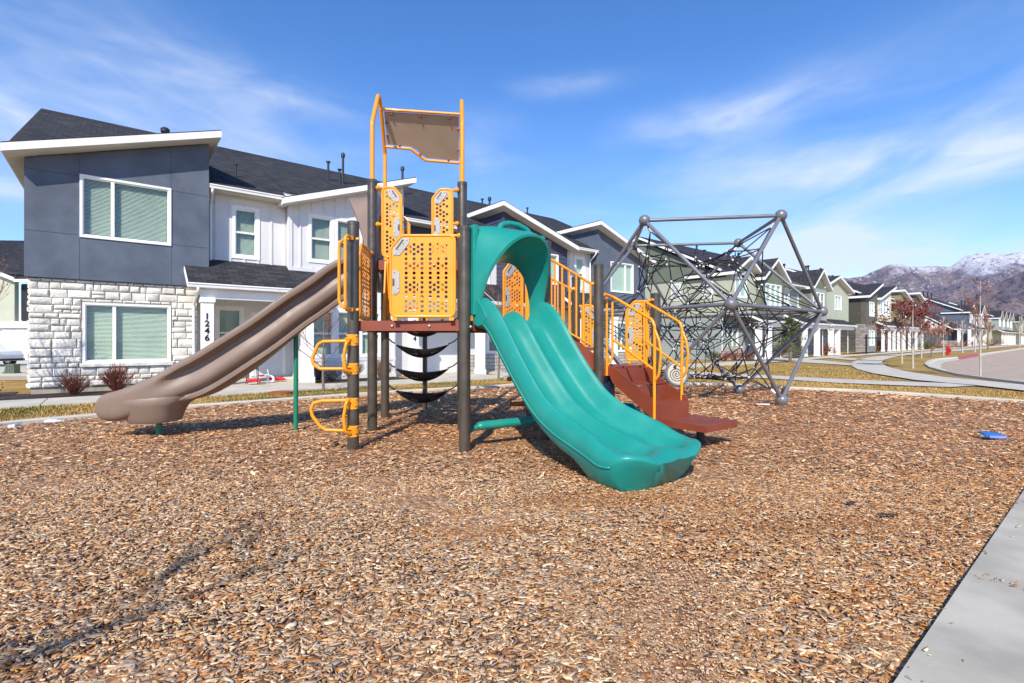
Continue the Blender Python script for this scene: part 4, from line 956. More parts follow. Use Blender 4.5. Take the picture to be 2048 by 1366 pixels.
block(H3, 68.2, 88.6, 2.2, Z3, 3.3, 3.3, 'tan_wall', [(70.3, 71.3, .9, 2.4, 'hung', .5, 'glass_dark', .1), (74, 75, .9, 2.4, 'hung', .5, 'glass_dark', .1)])  # wall colour darkened to stand for the shaded porch recess
for a, b in ((67.7, 73.6), (74.0, 80.4), (80.8, 88)):
    slab_n(H3, a, b, -1.1, 2.95, .5, 3.7, .18); mb = MB(); mb.box(a+.2, b-.2, -.95, -.7, 2.5, 2.8); H3.part(mb, 'porch_beam', 'white_trim')
for px in (1768, 1781, 1790, 1799, 1810, 1821, 1834, 1846): column(H3, pf(px, -.9), -.9, .24, Z3, 2.55)
for t, n, h, c in ((66, 6.5, .8, True), (68, 7.0, 1.1, True), (70.2, 7.2, .5, False), (72.5, 7.2, 1.2, True), (76, 7, .7, False)): pipe(H3, t, n, h, .09, c, zb=9.3)

Z4 = gt(120)
H4, ez = row_house(118.6, 136, 'slate blue row house with a low gabled side porch, fourth row beyond the hydrant', Z4, [(Z4, Z4+6.1, 'stucco_blue'), (Z4+6.1, None, 'stucco_blue')])
main_roof(H4, 118.6, 136, eave=6.5, ridge=10.2, ol=.4, orr=.4)
block(H4, 118.7, 123.5, -.1, Z4, 6.4, 6.4, 'stucco_blue', [(120, 122.4, 4.6, 6, 'slider', .5, 'glass_dark', .1), (120, 122.4, 1.3, 2.8, 'slider', .5, 'glass_dark', .1)], gable=(121, 7.6)); gable_roof(H4, 118.7, 123.5, 6.4, 6.4, (121, 7.6), -.1)
block(H4, 123.5, 136, .4, Z4, 6.3, 6.3, 'grey_lap', [(126, 128, 4.6, 6, 'slider', .5, 'glass_dark', .1)]); block(H4, 129, 134, -.1, 3.6, 6.4, 6.4, 'white_wall', [], gable=(131.5, 7.9)); gable_roof(H4, 129, 134, 6.4, 6.4, (131.5, 7.9), -.1)
# side porch: low roof with a gable toward the street
lo = MB(); lo.box(108.6, 118.5, 2.0, 9.5, Z4, Z4+3.0); H4.part(lo, 'side_wing', 'stucco_blue')
mb = MB(); mb.prism([(108.2, .2, Z4+2.9), (108.2, 5.6, Z4+6.3), (108.2, 11, Z4+2.9), (108.2, 11, Z4+2.7), (108.2, 5.6, Z4+6.1), (108.2, .2, Z4+2.7)], (10.3, 0, 0)); r_ = H4.part(mb, 'wing_roof', 'white_trim'); mb = MB(); mb.prism([(108.22, .15, Z4+2.93), (108.22, 5.6, Z4+6.34), (108.22, 11, Z4+2.94), (108.22, 11, Z4+2.98), (108.22, 5.6, Z4+6.40), (108.22, .15, Z4+2.98)], (10.3, 0, 0)); H4.part(mb, 'shingles', 'shingle', r_)
mb = MB(); mb.prism([(108.3, 1.2, Z4+2.9), (108.3, 5.6, Z4+6.0), (108.3, 10, Z4+2.9)], (.2, 0, 0)); H4.part(mb, 'gable', 'white_wall')
for t, w in ((109, .4), (117.6, .4), (122.6, .4), (127, .4), (132.5, .4)): column(H4, t, -.6, w, Z4, Z4+2.9)
slab_n(H4, 119.2, 134, -1, Z4+2.95, .4, Z4+3.7, .2)
mb = MB(); mb.box(109.2, 118.4, 1.2, 1.9, Z4, Z4+.9); mb.box(112, 114.2, 1.85, 1.9995, Z4+1, Z4+2.5); H4.part(mb, 'stone_wainscot', 'stone_far')
for t in (121, 124, 127): pipe(H4, t, 6.5, .9, .1, True, zb=9.7)
for t0, lab, sm, ft in ((151.5, 'pale green row house, fifth row far down the street', 'green_stucco', 'grey_lap'), (184, 'cream row house with white porch columns, sixth row and the last in view', 'cream_wall', 'dark_green')):
    H5, ez = row_house(t0, t0+22, lab, Z4, [(Z4, Z4+6.1, sm), (Z4+6.1, None, 'dark_green')])
    main_roof(H5, t0, t0+22, eave=6.5, ridge=10.2, ol=.4, orr=.4)
    for i, (a, m) in enumerate(((0.2, ft), (6, sm), (12, ft), (17, sm))):
        block(H5, t0+a, t0+a+4.2, -.1, Z4+3.2, 6.4, 6.4, m, [(t0+a+1, t0+a+3, 4.6, 6, 'slider', .5, 'glass_dark', .1)], gable=(t0+a+2.1, 7.8)); gable_roof(H5, t0+a, t0+a+4.2, 6.4, 6.4, (t0+a+2.1, 7.8), -.1)
    block(H5, t0+.2, t0+22, .9, Z4+3.2, 6.3, 6.3, sm, []); block(H5, t0+.2, t0+22, 2.0, Z4, Z4+3.3, Z4+3.3, 'olive', [])  # the olive lower wall carries the porch shade in its colour
    for i in range(6): column(H5, t0+1+i*3.8, -.8, .3, Z4, Z4+2.7)
    slab_n(H5, t0+.4, t0+21.6, -1.1, Z4+2.9, .6, Z4+3.7, .2)
    mb = MB(); mb.box(t0-.05, t0-.001, 3, 4.4, 4.6, 5.8); H5.part(mb, 'window', 'white_trim')
    for i in range(4): pipe(H5, t0+4+i*4, 6.5, .9, .1, True, zb=9.7)

# ---- house across the side street at far left
YH = 34.0
def hx(px): return (px-1024)/F*YH
def hz(py): return CAMH-(py-HY)/F*YH
LH = empty('neighbour_house', (hx(20), YH, -.16), 0); tag(LH, 'pale green house with a white garage door at the left edge, behind the bare tree', 'house')
def lp(mb, name, m, parent=None, **k):
    mb.xf(Matrix.Translation((-hx(20), -YH, .16))); return mb.build(name, MT[m], parent or LH, **k)
mb = MB(); mb.prism([(hx(-160), YH, hz(643)), (hx(29), YH, hz(643)), (hx(29), YH, hz(562)), (hx(-20), YH, hz(540)), (hx(-160), YH, hz(500))], (0, .3, 0)); lp(mb, 'wall', 'green_stucco')
mb = MB(); mb.box(hx(29)+.01, hx(110), YH+.5, YH+9, hz(643), hz(566)); lp(mb, 'wall', 'dark_green')
mb = MB(); mb.box(hx(-160), hx(110), YH+.25, YH+9, -.16, hz(655)); lp(mb, 'wall', 'white_wall')
mb = MB(); mb.prism([(hx(-160), YH-.3, hz(505)), (hx(-160), YH-.3, hz(470)), (hx(-160), YH+9, hz(486)+1.9), (hx(-160), YH+9, hz(500))], (hx(110)-hx(-160), 0, 0))
mb = MB(); mb.add([(hx(-160), YH-.3, hz(480)), (hx(-20), YH-.35, hz(537)), (hx(42), YH-.4, hz(561)), (hx(110), YH-.4, hz(561)), (hx(110), YH+7.5, 9.6), (hx(-160), YH+7.5, 9.7)], [(0, 1, 2, 3, 4, 5)]); lp(mb, 'roof', 'shingle')
mb = MB(); mb.prism([(hx(-160), YH-.5, hz(485)), (hx(42), YH-.5, hz(564)), (hx(42), YH-.5, hz(557)), (hx(-160), YH-.5, hz(478))], (0, .1, 0)); mb.box(hx(42), hx(110), YH-.5, YH-.4, hz(565), hz(560)); lp(mb, 'fascia', 'white_trim')
mb = MB(); mb.box(hx(32), hx(80), YH+.35, YH+.49, hz(640), hz(568)); w_ = lp(mb, 'window', 'pipe_black'); mb = MB(); mb.box(hx(50), hx(78), YH+.33, YH+.345, hz(638), hz(570)); lp(mb, 'blind', 'blind_far', w_)
mb = MB(); mb.box(hx(-160), hx(110), YH-.05, YH+.6, hz(655), hz(643)); lp(mb, 'trim', 'white_trim')
mb = MB(); mb.box(hx(0), hx(100), YH+.16, YH+.24, -.1, hz(659))
for i in range(5):
    for k in range(4): mb.box(hx(2)+i*.78, hx(2)+i*.78+.68, YH+.12, YH+.161, .0+k*.53, .42+k*.53)
lp(mb, 'garage_door', 'door_white')

# ---------------------------------------------------------------- the play structure (one thing, bolted together)
PS = empty('play_structure', (-.4, 6.3, 0)); tag(PS, 'play structure with brown posts, yellow panels, a tan slide and a wide teal slide', 'play structure')
PT = Matrix.Translation((.4, -6.3, 0))
def pp(mb, name, m, parent=None, **kw):
    mb.xf(PT); return mb.build(name, [MT[q] for q in m] if isinstance(m, tuple) else MT[m], parent or PS, **kw)
V3 = Vector
P1, P2, P3, P4 = V3((-1.76, 5.46, 0)), V3((-.521, 5.42, 0)), V3((-1.866, 6.58, 0)), V3((-1.985, 7.70, 0))
Q2, Q4 = V3((-.665, 6.59, 0)), V3((-.80, 7.76, 0)); P5, P9 = V3((.42, 6.13, 0)), V3((.27, 7.28, 0))
P6, P8, P7 = V3((1.10, 6.25, 0)), V3((.96, 7.40, 0)), V3((2.03, 6.95, 0))
ZU = V3((0, 0, 1))
def post(p, zt, r=.0635):
    mb = MB(); mb.tube([(p.x, p.y, -.15), (p.x, p.y, zt-.02), (p.x, p.y, zt)], [r, r, r-.002], 28); o = pp(mb, 'post', 'post', smooth=40)
    mb = MB(); mb.tube([(p.x, p.y, zt-.035), (p.x, p.y, zt+.004), (p.x, p.y, zt+.012)], [r+.003, r+.003, r*.8], 28); pp(mb, 'post_cap', 'post', o, smooth=40)
for p, z in ((P1, 2.52), (P2, 2.455), (P3, 3.35), (P4, 3.35), (Q2, 3.32), (Q4, 3.33), (P5, 2.44), (P9, 2.45), (P6, 2.17), (P8, 2.16), (P7, 1.87)): post(p, z)

def plate_mesh(outline, holes, thick):
    """flat plate with real holes (2D curve filled), in local x, y; returns a mesh"""
    cu = bpy.data.curves.new('plate', 'CURVE'); cu.dimensions = '2D'; cu.fill_mode = 'BOTH'; cu.extrude = thick/2
    def sp(pts):
        s = cu.splines.new('POLY'); s.points.add(len(pts)-1); s.use_cyclic_u = True
        for q, (x, y) in zip(s.points, pts): q.co = (x, y, 0, 1)
    sp(outline)
    for (x, y, r) in holes: sp([(x+r*math.cos(2*PI*k/12), y+r*math.sin(2*PI*k/12)) for k in range(12)])
    o = bpy.data.objects.new('plate', cu); C.objects.link(o); bpy.context.view_layer.update()
    me = bpy.data.meshes.new_from_object(o.evaluated_get(bpy.context.evaluated_depsgraph_get())); bpy.data.objects.remove(o); return me
def place_mesh(me, M, name, m, parent):
    me.transform(PT @ M); me.materials.clear(); me.materials.append(MT[m]); o = bpy.data.objects.new(name, me); C.objects.link(o); o.parent = parent; return o
def deck(poly, zt, name='deck', flange=.115):
    c = sum(poly, V3())/len(poly)
    sh = [c+(p-c)*(1-.075/max(.1, (p-c).length)) for p in poly]; n = len(sh)
    # perforated tread plate
    holes = []
    xs = [p.x for p in sh]; ys = [p.y for p in sh]; x = min(xs)+.06
    def inside(x, y, mrg=.05):
        s = 0
        for i in range(n):
            a, b = sh[i], sh[(i+1) % n]; e = (b-a).normalized(); d = (V3((x, y, 0))-a).cross(e).z
            if s == 0: s = 1 if ((c-a).cross(e).z > 0) else -1
            if d*s < mrg: return False
        return True
    k = 0
    while x < max(xs):
        y = min(ys)+(.035 if k % 2 else 0)
        while y < max(ys):
            if inside(x, y): holes.append((x, y, .011))
            y += .07
        x += .062; k += 1
    me = plate_mesh([(p.x, p.y) for p in sh], holes, .008)
    d = place_mesh(me, Matrix.Translation((0, 0, zt-.004)), name, 'brown_metal', PS)
    mb = MB()
    for i in range(n):
        a, b = sh[i], sh[(i+1) % n]; e = (b-a).normalized(); nn = V3((e.y, -e.x, 0)); nn = nn if nn.dot(a-c) > 0 else -nn
        a2, b2 = a+nn*.003, b+nn*.003
        mb.obox((a2+b2)/2+nn*.004+ZU*(zt-flange/2+.002), (b2-a2)/2, nn*.004, ZU*flange/2)
        mb.obox((a2+b2)/2-nn*.02+ZU*(zt-flange+.004), (b2-a2)*.49, nn*.02, ZU*.003)
    pp(mb, 'deck_rim', 'brown_metal', d, bevel=.002)
    mb = MB()
    for i in range(n):
        a, b = sh[i], sh[(i+1) % n]; e = (b-a).normalized(); nn = V3((e.y, -e.x, 0)); nn = nn if nn.dot(a-c) > 0 else -nn
        for w in (.33, .70): mb.sphere(a+(b-a)*w+nn*.013+ZU*(zt-flange*.5), .019, 12, 8)
    pp(mb, 'bolts', 'bolt', d, smooth=True)['kind'] = 'stuff'
    return d
deck([P1, P2, Q2, P3], 1.43); deck([P2, P5, Q2], 1.43); deck([Q2, P5, P9], 1.43); deck([P3, Q2, Q4, P4], 2.29, flange=.13); deck([P6, P7, P8], .87, flange=.12)

# perforated panels
def honey(x0, x1, y0, y1, r, px, py, skip=None):
    out = []; k = 0; x = x0
    while x <= x1+1e-6:
        y = y0+(py/2 if k % 2 else 0)
        while y <= y1+1e-6:
            if not (skip and skip(x, y, k)): out.append((x, y, r))
            y += py
        x += px; k += 1
    return out
def panel(a, b, z0, z1, cut='tl', grips=True, r=.0182, seedp=1, rail_to=None, cutsz=.11, flip_holes=False, feet=True, gside=None, corner=.07, thick=.012):
    """framed panel standing on the line a-b (world points), between heights z0 and z1"""
    ex = (b-a); w = ex.length; ex.normalize(); ny = ZU.cross(ex)
    M = Matrix(((ex.x, 0, -ny.x, a.x), (ex.y, 0, -ny.y, a.y), (0, 1, 0, z0), (0, 0, 0, 1)))
    h = z1-z0
    fr = .0165
    c = cutsz
    base = {'tl': [(0, 0), (w, 0), (w, h), (c, h), (0, h-c*1.2)], 'tr': [(0, 0), (w, 0), (w, h-c*1.2), (w-c, h), (0, h)], 'both': [(0, 0), (w, 0), (w, h-c*1.2), (w-c, h), (c, h), (0, h-c*1.2)], 'none': [(0, 0), (w, 0), (w, h), (0, h)]}[cut]
    path = fillet([V3((x, y, 0)) for x, y in base], corner, 4, True)
    root = empty('panel', a+ZU*z0-V3((-.4, 6.3, 0)), 0, PS)
    root_inv = Matrix.Translation(-(a+ZU*z0))
    def bld(mb, name, m, parent, **kw): mb.xf(root_inv @ M); return mb.build(name, MT[m], parent, **kw)
    mb = MB(); mb.tube(path, fr, 10, closed=True)
    f = bld(mb, 'frame', 'yellow', root, smooth=50)
    i_ = fr*.9
    ins = [V3((min(max(p.x, i_), w-i_), min(max(p.y, i_), h-i_), 0)) for p in path]
    def ok(x, y):
        if x < .055 or x > w-.05 or y < .05 or y > h-.05: return False
        if cut in ('tl', 'both') and (x+ (h-y)) < c*1.0+.15: return False
        if cut in ('tr', 'both') and ((w-x)+(h-y)) < c*1.0+.15: return False
        if grips:
            gx = x if (gside or cut) in ('tl', 'both') else w-x
            if gx < .105 and abs(y-h*.42) < .15: return False
        return True
    holes = []; P = .052; px = .0435
    if w > .45:
        for x0 in (.17, .17+3*px*1.45+.075):
            for hx, hy, hr in honey(x0, x0+px*4.01, .06, h-.06, r, px, P, lambda x, y, k: False):
                k = round((hx-x0)/px)
                if ok(hx, hy) and not (k % 2 == 1 and int(hy/P) % 4 in (0, 3)) and not (int(hy/P*2) % 12 == 7): holes.append((hx, hy, hr))
    else:
        x0 = .062; n_ = int((w-.115)/px)
        for hx, hy, hr in honey(x0, x0+px*n_+.001, .07, h-.06, r, px, P):
            k = round((hx-x0)/px); q = int(hy/P)
            if ok(hx, hy) and not ((k+q) % 7 == 0) and not (k % 2 == 1 and q % 4 == 1): holes.append((hx, hy, hr))
    me = plate_mesh([(p.x, p.y) for p in ins], holes, thick)
    me.transform(root_inv @ M); me.materials.clear(); me.materials.append(MT['yellow']); o = bpy.data.objects.new('perforated_plate', me); C.objects.link(o); o.parent = root
    if grips:
        left = (gside or cut) in ('tl', 'both')
        def gx(x): return x if left else w-x
        for k, pts in enumerate(([(.03, h-c*1.25-.07), (.10, h-c*1.25-.07) , (c+.085, h-.085), (c+.085, h-.03), (c+.0, h-.03), (.03, h-c*1.2+.0)],
                    [(.022, h*.42-.135), (.062, h*.42-.135), (.10, h*.42-.10), (.10, h*.42+.10), (.062, h*.42+.135), (.022, h*.42+.135)])):
            if k == 0 and cut == 'none': continue
            mb = MB(); mb.prism([(gx(x), y, .0065) for x, y in pts], (0, 0, .009)); g_ = bld(mb, 'grip_plate', 'grip_plate', root, bevel=.002)
            mb = MB(); mb.prism([(gx(x), y, .0156) for x, y in ([(.022, h*.42-.045), (.045, h*.42-.035), (.045, h*.42+.035), (.022, h*.42+.045)] if k else [(.055, h-c*1.25-.0), (.066, h-c*1.25-.012), (c+.028, h-.052), (c+.012, h-.044)])], (0, 0, .002)); bld(mb, 'slot', 'post', g_)
            mb = MB()
            cx = [(p[0], p[1]) for p in pts]; mx_ = sum(p[0] for p in cx)/len(cx); my_ = sum(p[1] for p in cx)/len(cx)
            for x, y in ([(.045, h*.42-.11), (.045, h*.42+.11), (.085, h*.42-.06), (.085, h*.42+.06)] if k else [(.05, h-c*1.25-.05), (c+.06, h-.05), (.085, h-c*1.25-.005+.0), (c+.02, h-.085)]): mb.sphere((gx(x), y, .016), .0085, 8, 6)
            bld(mb, 'bolts', 'bolt', g_, smooth=True)['kind'] = 'stuff'
    if feet:
        for x in (.02, w-.06): mb = MB(); mb.box(x, x+.05, -.045, -.01, -.006, .012); bld(mb, 'foot', 'yellow', root)
    return root
def clamp(a, d, n=1, post_r=.0635):
    """fitting that ties a rail end to a post; a = rail end, d = direction to the post"""
    mb = MB(); d = V3(d).normalized(); mb.tube([a, a+d*.03, a+d*.045, a+d*.062], [.017, .019, .030, .034], 12); mb.sphere(a+d*.06, .033, 10, 8); return pp(mb, 'clamp', 'yellow', smooth=50)
def rail(pts, r=.0165, fil=.06, name='handrail', m='yellow', parent=None, closed=False, seg=10):
    mb = MB(); mb.tube(pts, r, seg, fil=fil, closed=closed); return pp(mb, name, m, parent, smooth=50)
def at(px, py, Y): return AT(px, py, Y)
# lower front panel
yf = 5.405
a, b = V3((at(781.5, 0, yf).x, yf, 0)), V3((at(909.5, 0, yf).x, yf, 0))
panel(a, b, 1.475, 2.362, 'tl', cutsz=.12)
rail([V3((b.x-.05, yf, 2.362)), V3((b.x+.03, yf, 2.362))], name='rail_stub'); clamp(V3((b.x+.0, yf, 2.362)), (1, .05, 0))
# tower panels at the upper deck front
yu = 6.52
a, b = V3((at(765, 0, yu).x, yu, 0)), V3((at(803, 0, yu).x, yu, 0)); panel(a, b, 2.32, 3.24, 'tr', cutsz=.10)
clamp(a+ZU*3.235, (-1, 0, 0)); clamp(a+ZU*2.75, (-1, 0, 0))
a, b = V3((at(865, 0, yu).x, yu, 0)), V3((at(905, 0, yu).x, yu, 0)); panel(a, b, 2.32, 3.215, 'tl', cutsz=.10)
clamp(b+ZU*3.205, (1, 0, 0)); clamp(b+ZU*2.76, (1, 0, 0))
# rear tower panels
yb = 7.70
a, b = V3((at(782, 0, yb).x, yb, 0)), V3((at(819, 0, yb).x, yb, 0)); panel(a, b, 2.32, 3.17, 'tr', cutsz=.12, grips=True)
# left side panel of the lower deck, and the right and rear sides
e13 = (P3-P1).normalized(); panel(P1+e13*.33, P1+e13*.97, 1.475, 2.37, 'tl', grips=False, r=.0225, thick=.005); clamp(P1+e13*.97+ZU*2.36, e13)
e29 = (P9-Q2).normalized(); L29 = (P9-Q2).length
panel(Q2+e29*(L29*.585), Q2+e29*(L29*.875), 1.45, 2.33, 'tl'); panel(Q2+e29*(L29*.06), Q2+e29*(L29*.24), 1.45, 2.31, 'tr', grips=False)
panel(Q2+e29*(L29*.90)+V3((.03, -.10, 0)), P9+V3((.06, -.22, 0)), 1.45, 2.2, 'none', grips=False, feet=False)
e87 = (P7-P8).normalized(); L87 = (P7-P8).length
panel(P8+e87*(L87*.645), P8+e87*(L87*.91), .93, 1.775, 'tl'); panel(P8+e87*(L87*.085), P8+e87*(L87*.30), .93, 1.74, 'tr')
clamp(P8+e87*(L87*.91)+ZU*1.77, e87); clamp(P8+e87*(L87*.085)+ZU*1.73, -e87)
# risers between lower and upper deck (arched yellow sides behind the front panel)
for x in (-1.62, -1.12, -.92):
    rail([V3((x, 6.50, 1.46)), V3((x-.01, 6.44, 2.24)), V3((x-.01, 6.50, 2.27))], .02, .05, 'climb_upright')
mb = MB()
for k in range(3): mb.box(-1.60, -1.14, 6.40+k*.03, 6.46+k*.03, 1.62+k*.21, 1.65+k*.21)
pp(mb, 'rung', 'brown_metal')
for k in range(2):
    x0 = -1.66+k*.45
    mb = MB(); mb.prism([(x0, 6.46, 1.45), (x0, 6.30, 1.45), (x0, 6.42, 2.25), (x0, 6.46, 2.25)], (.02, 0, 0)); pp(mb, 'riser_side', 'yellow')

# roof frame over the tower
RT = .029
def arch(pf_, pb, name='roof_arch', z0=3.30, zp=4.76):
    f = pf_; b = pb; m = (f+b)/2
    return rail([f+ZU*z0, f+ZU*4.13, f+(m-f)*.80+ZU*(zp-.06), m+ZU*zp, b+(m-b)*.80+ZU*(zp-.06), b+ZU*4.13, b+ZU*z0], RT, .10, name, seg=14)
arch(P3, P4); arch(Q2, Q4, zp=4.70)
# rear slope: rails and the tan sheet
def onslope(w, s):          # w: 0 left .. 1 right, s: 0 top .. 1 bottom of the rear slope
    mL, bL = (P3+P4)/2+ZU*4.72, P4+ZU*4.13; mR, bR = (Q2+Q4)/2+ZU*4.66, Q4+ZU*4.07
    mL += (P4-P3)*.07; mR += (Q4-Q2)*.07
    a = mL+(bL-mL)*s; b = mR+(bR-mR)*s; return a+(b-a)*w
def outward(): 
    e1 = onslope(1, 0)-onslope(0, 0); e2 = onslope(0, 1)-onslope(0, 0); n = e1.cross(e2).normalized(); return n
rail([onslope(0, .14), onslope(1, .14)], .021, 0, 'roof_rail')
rail([onslope(.0, .85), onslope(.34, .86), onslope(.52, 1.07), onslope(1, 1.08)], .021, .12, 'roof_rail')
mb = MB()
pts = [onslope(.035, .185), onslope(.965, .185), onslope(.965, 1.04), onslope(.55, 1.03), onslope(.49, .98), onslope(.42, .88), onslope(.34, .82), onslope(.035, .81)]
nn_ = outward(); nn_ = nn_ if nn_.y > 0 else -nn_
mb.prism([p+nn_*.012 for p in pts], nn_*.010); sheet_ = pp(mb, 'roof_panel', 'tan_roof', bevel=.003)
mb = MB()
for w, s in ((.13, .22), (.49, .22), (.85, .22), (.05, .38), (.05, .62), (.96, .42), (.96, .82), (.20, .80), (.46, .95), (.83, 1.02)):
    p = onslope(w, s); mb.sphere(p+nn_*.0, .020, 10, 8); mb.tube([p-nn_*.02, p+nn_*.02], .012, 8)
pp(mb, 'bolts', 'orange_brown', sheet_, smooth=True)['kind'] = 'stuff'
# lower stubs of the roof pipes fitted into the posts
for p, z in ((P3, 3.36), (P4, 3.36), (Q2, 3.33), (Q4, 3.34)):
    mb = MB(); mb.tube([p+ZU*(z-.02), p+ZU*(z+.03)], .036, 14); pp(mb, 'sleeve', 'yellow', smooth=50)

# handles on the front left post
yh = 5.44
rail([at(700, 477, yh), at(686, 479, yh), at(678.5, 488, yh), at(678.5, 604, yh), at(686, 615, yh), at(700, 619, yh)], .0175, .09, 'grab_handle')
rail([V3((-1.755, 5.40, 2.335)), V3((-1.78, 5.26, 2.34)), V3((-1.78, 5.26, 1.54)), V3((-1.755, 5.40, 1.535))], .0175, .06, 'grab_handle')
mb = MB()
for z in (2.33, 1.55):
    mb.tube([(P1.x-.075, P1.y-.03, z), (P1.x+.075, P1.y-.03, z)], .018, 10); mb.tube([(P1.x, P1.y-.075, z-.02), (P1.x, P1.y-.075, z+.02)], .03, 10)
pp(mb, 'clamp', 'yellow', smooth=50)
# D-shaped climbing steps with their brackets
for ys, loop, br in (((0,), [(693, 682), (646, 683), (636, 689), (624.5, 716), (627, 729), (640, 737.5), (690, 737.5)], (669, 748)),
                     ((1,), [(693, 800.5), (645, 801.5), (627, 806), (622, 819), (625, 832), (640, 852), (652, 860), (690, 861)], (795, 872))):
    Y = 5.36
    st = rail([at(x, y, Y-.02*(700-x)/80) for x, y in loop], .0185, .05, 'climbing_step')
    y0, y1 = loop[0][1], loop[-1][1]
    rail([at(700, y0-2, 5.40), at(693, y0+3, 5.33), at(687.5, (y0+y1)/2+3, 5.33), at(690, y1+2, 5.33), at(701, y1+6, 5.38)], .0185, .05, 'step_brace', parent=st)
    for yb_ in (br[0]+11, br[1]-11):
        c_ = at(705.5, yb_, 5.46)
        mb = MB(); ring = []
        for z in (-.062, .062):
            ring.append([V3((P1.x+math.cos(q)*.070, P1.y+math.sin(q)*.070, c_.z+z)) for q in [math.radians(200+i*14) for i in range(11)]]+[V3((P1.x+math.cos(q)*.064, P1.y+math.sin(q)*.064, c_.z+z)) for q in [math.radians(340-i*14) for i in range(11)]])
        mb.loft(ring); mb.tube([at(690, yb_-2, 5.36), at(703, yb_-3, 5.385), at(712, yb_+6, 5.40)], .014, 8, fil=.02); mb.build
        b_ = pp(mb, 'bracket', 'yellow', st, smooth=45)
        mb = MB()
        for dx in (-1, 1):
            for dz in (-1, 1): mb.sphere((P1.x+dx*.052, P1.y-.052, c_.z+dz*.050), .009, 8, 6)
        pp(mb, 'bolts', 'bolt', b_, smooth=True)['kind'] = 'stuff'

# ---- wide teal double slide
Mx = (P2+P5)/2; dS = V3((.62, -.785, 0)).normalized(); eS = V3((-dS.y, dS.x, 0))
def interp(xs, ys, x):
    return float(np.interp(x, xs, ys))
def smooth_interp(xs, ys):
    xs = np.array(xs, float); ys = np.array(ys, float); m = np.gradient(ys, xs)
    def f(x):
        x = min(max(x, xs[0]), xs[-1]); i = min(np.searchsorted(xs, x, 'right')-1, len(xs)-2); h = xs[i+1]-xs[i]; t = (x-xs[i])/h
        return float((2*t**3-3*t**2+1)*ys[i]+(t**3-2*t**2+t)*h*m[i]+(-2*t**3+3*t**2)*ys[i+1]+(t**3-t**2)*h*m[i+1])
    return f
sx = smooth_interp([-.02, .10, .25, .5, .75, 1.0, 1.25, 1.5, 1.72, 1.9, 2.02, 2.10, 2.16, 2.20, 2.235], [1.45, 1.445, 1.36, 1.08, .80, .555, .405, .315, .255, .212, .232, .272, .282, .268, .225])
rimh = smooth_interp([-.02, .10, .3, .7, 1.2, 1.5, 1.75, 1.95, 2.08, 2.16, 2.235], [.21, .24, .22, .19, .18, .18, .165, .115, .055, .02, .005])
hump = smooth_interp([-.02, .1, .5, 1.2, 1.6, 1.85, 2.05, 2.235], [.08, .105, .10, .10, .105, .105, .06, .01])
lat = smooth_interp([-.02, .3, 1.0, 1.6, 2.24], [0, 0, .005, .03, .045])
S_END = 2.235
_w = smooth_interp([-.02, .2, .6, 1.2, 1.6, 1.85, 2.0], [.47, .475, .475, .49, .515, .555, .565])
def wid(s):
    w = _w(min(s, 2.0))
    if s > 1.9: w *= max(.0, 1-((s-1.9)/(S_END+.012-1.9))**2.8)**(1/2.8)
    return max(w, .16)
def slide_ring(s):
    w = wid(s); zf = sx(s); h = rimh(s); hh = hump(s); r = []
    ang = (sx(s+.02)-sx(s-.02))/.04 if s < 1.7 else -.04; n = 48
    if 1.5 < s <= 1.7: q0 = (s-1.5)/.2; ang = ang*(1-q0)-.04*q0
    tn_ = (dS+ZU*ang).normalized(); up = eS.cross(tn_); up = -up if up.z < 0 else up
    c = Mx+dS*s+eS*lat(s); c = V3((c.x, c.y, 0)); wide = min(1, max(0, (s-1.65)/.35))
    for i in range(n+1):
        v = -1+2*i/n; a = abs(v)
        q = min(1, max(0, (a-.64+.10*wide)/.27)); side = h*(q*q*(3-2*q))
        if a > .92: side = h*(1-.45*((a-.92)/.08)**2)
        b = math.exp(-(v/(.13+.09*wide))**2)*hh
        trough = -.03*math.cos(min(1, abs(a-.42)/.32)*PI/2)**2*max(0, 1-max(0, s-1.85)/.22)
        r.append(c+eS*(w*v)+ZU*zf+up*(side+b+trough))
    f = min(1, max(0, (s-1.50)/.22)); f = f*f*(3-2*f); low = -.085-.05*min(1, max(0, (s-.9)/.5)); back = -.15*min(1, max(0, (s-2.0)/.22))
    for v, z, g_ in ((1.015, h*.25, 0), (1.01, h*.0-.015, .0), (.985, low*.45, .05), (.95, low*.8, .30), (.88, low-.01, .72), (.83, low-.02, 1.0), (.4, low-.02, 1.0), (0, low-.02, 1.0), (-.4, low-.02, 1.0), (-.83, low-.02, 1.0), (-.88, low-.01, .72), (-.95, low*.8, .30), (-.985, low*.45, .05), (-1.01, -.015, 0), (-1.015, h*.25, 0)):
        zz = c+eS*(w*v*(1-.11*f*g_))+ZU*zf+up*z; zz += dS*(back*min(1, g_+.25*(g_ > 0)))
        zz.z = max(zz.z*(1-f*g_)+(-.03)*f*g_, -.03); r.append(zz)
    return r
mb = MB(); ss = [-.02+i*.045 for i in range(int(1.95/.045)+1)]+[1.96, 1.99, 2.02, 2.05, 2.08, 2.11, 2.135, 2.16, 2.18, 2.195, 2.21, 2.222, 2.23, 2.235]
mb.loft([slide_ring(s) for s in ss]); TS = pp(mb, 'double_slide', 'teal', smooth=62)
TS['label'] = 'wide teal double slide with a ridge down its middle'
# edge bead along the near flank
for sgn in (-1, 1):
    mb = MB(); pts = []
    for s in ss[2:-12]:
        c = Mx+dS*s+eS*(lat(s)+sgn*wid(s)*1.005); pts.append(V3((c.x, c.y, sx(s)-.02)))
    mb.tube(pts, .011, 8); pp(mb, 'edge_bead', 'teal', TS, smooth=True)
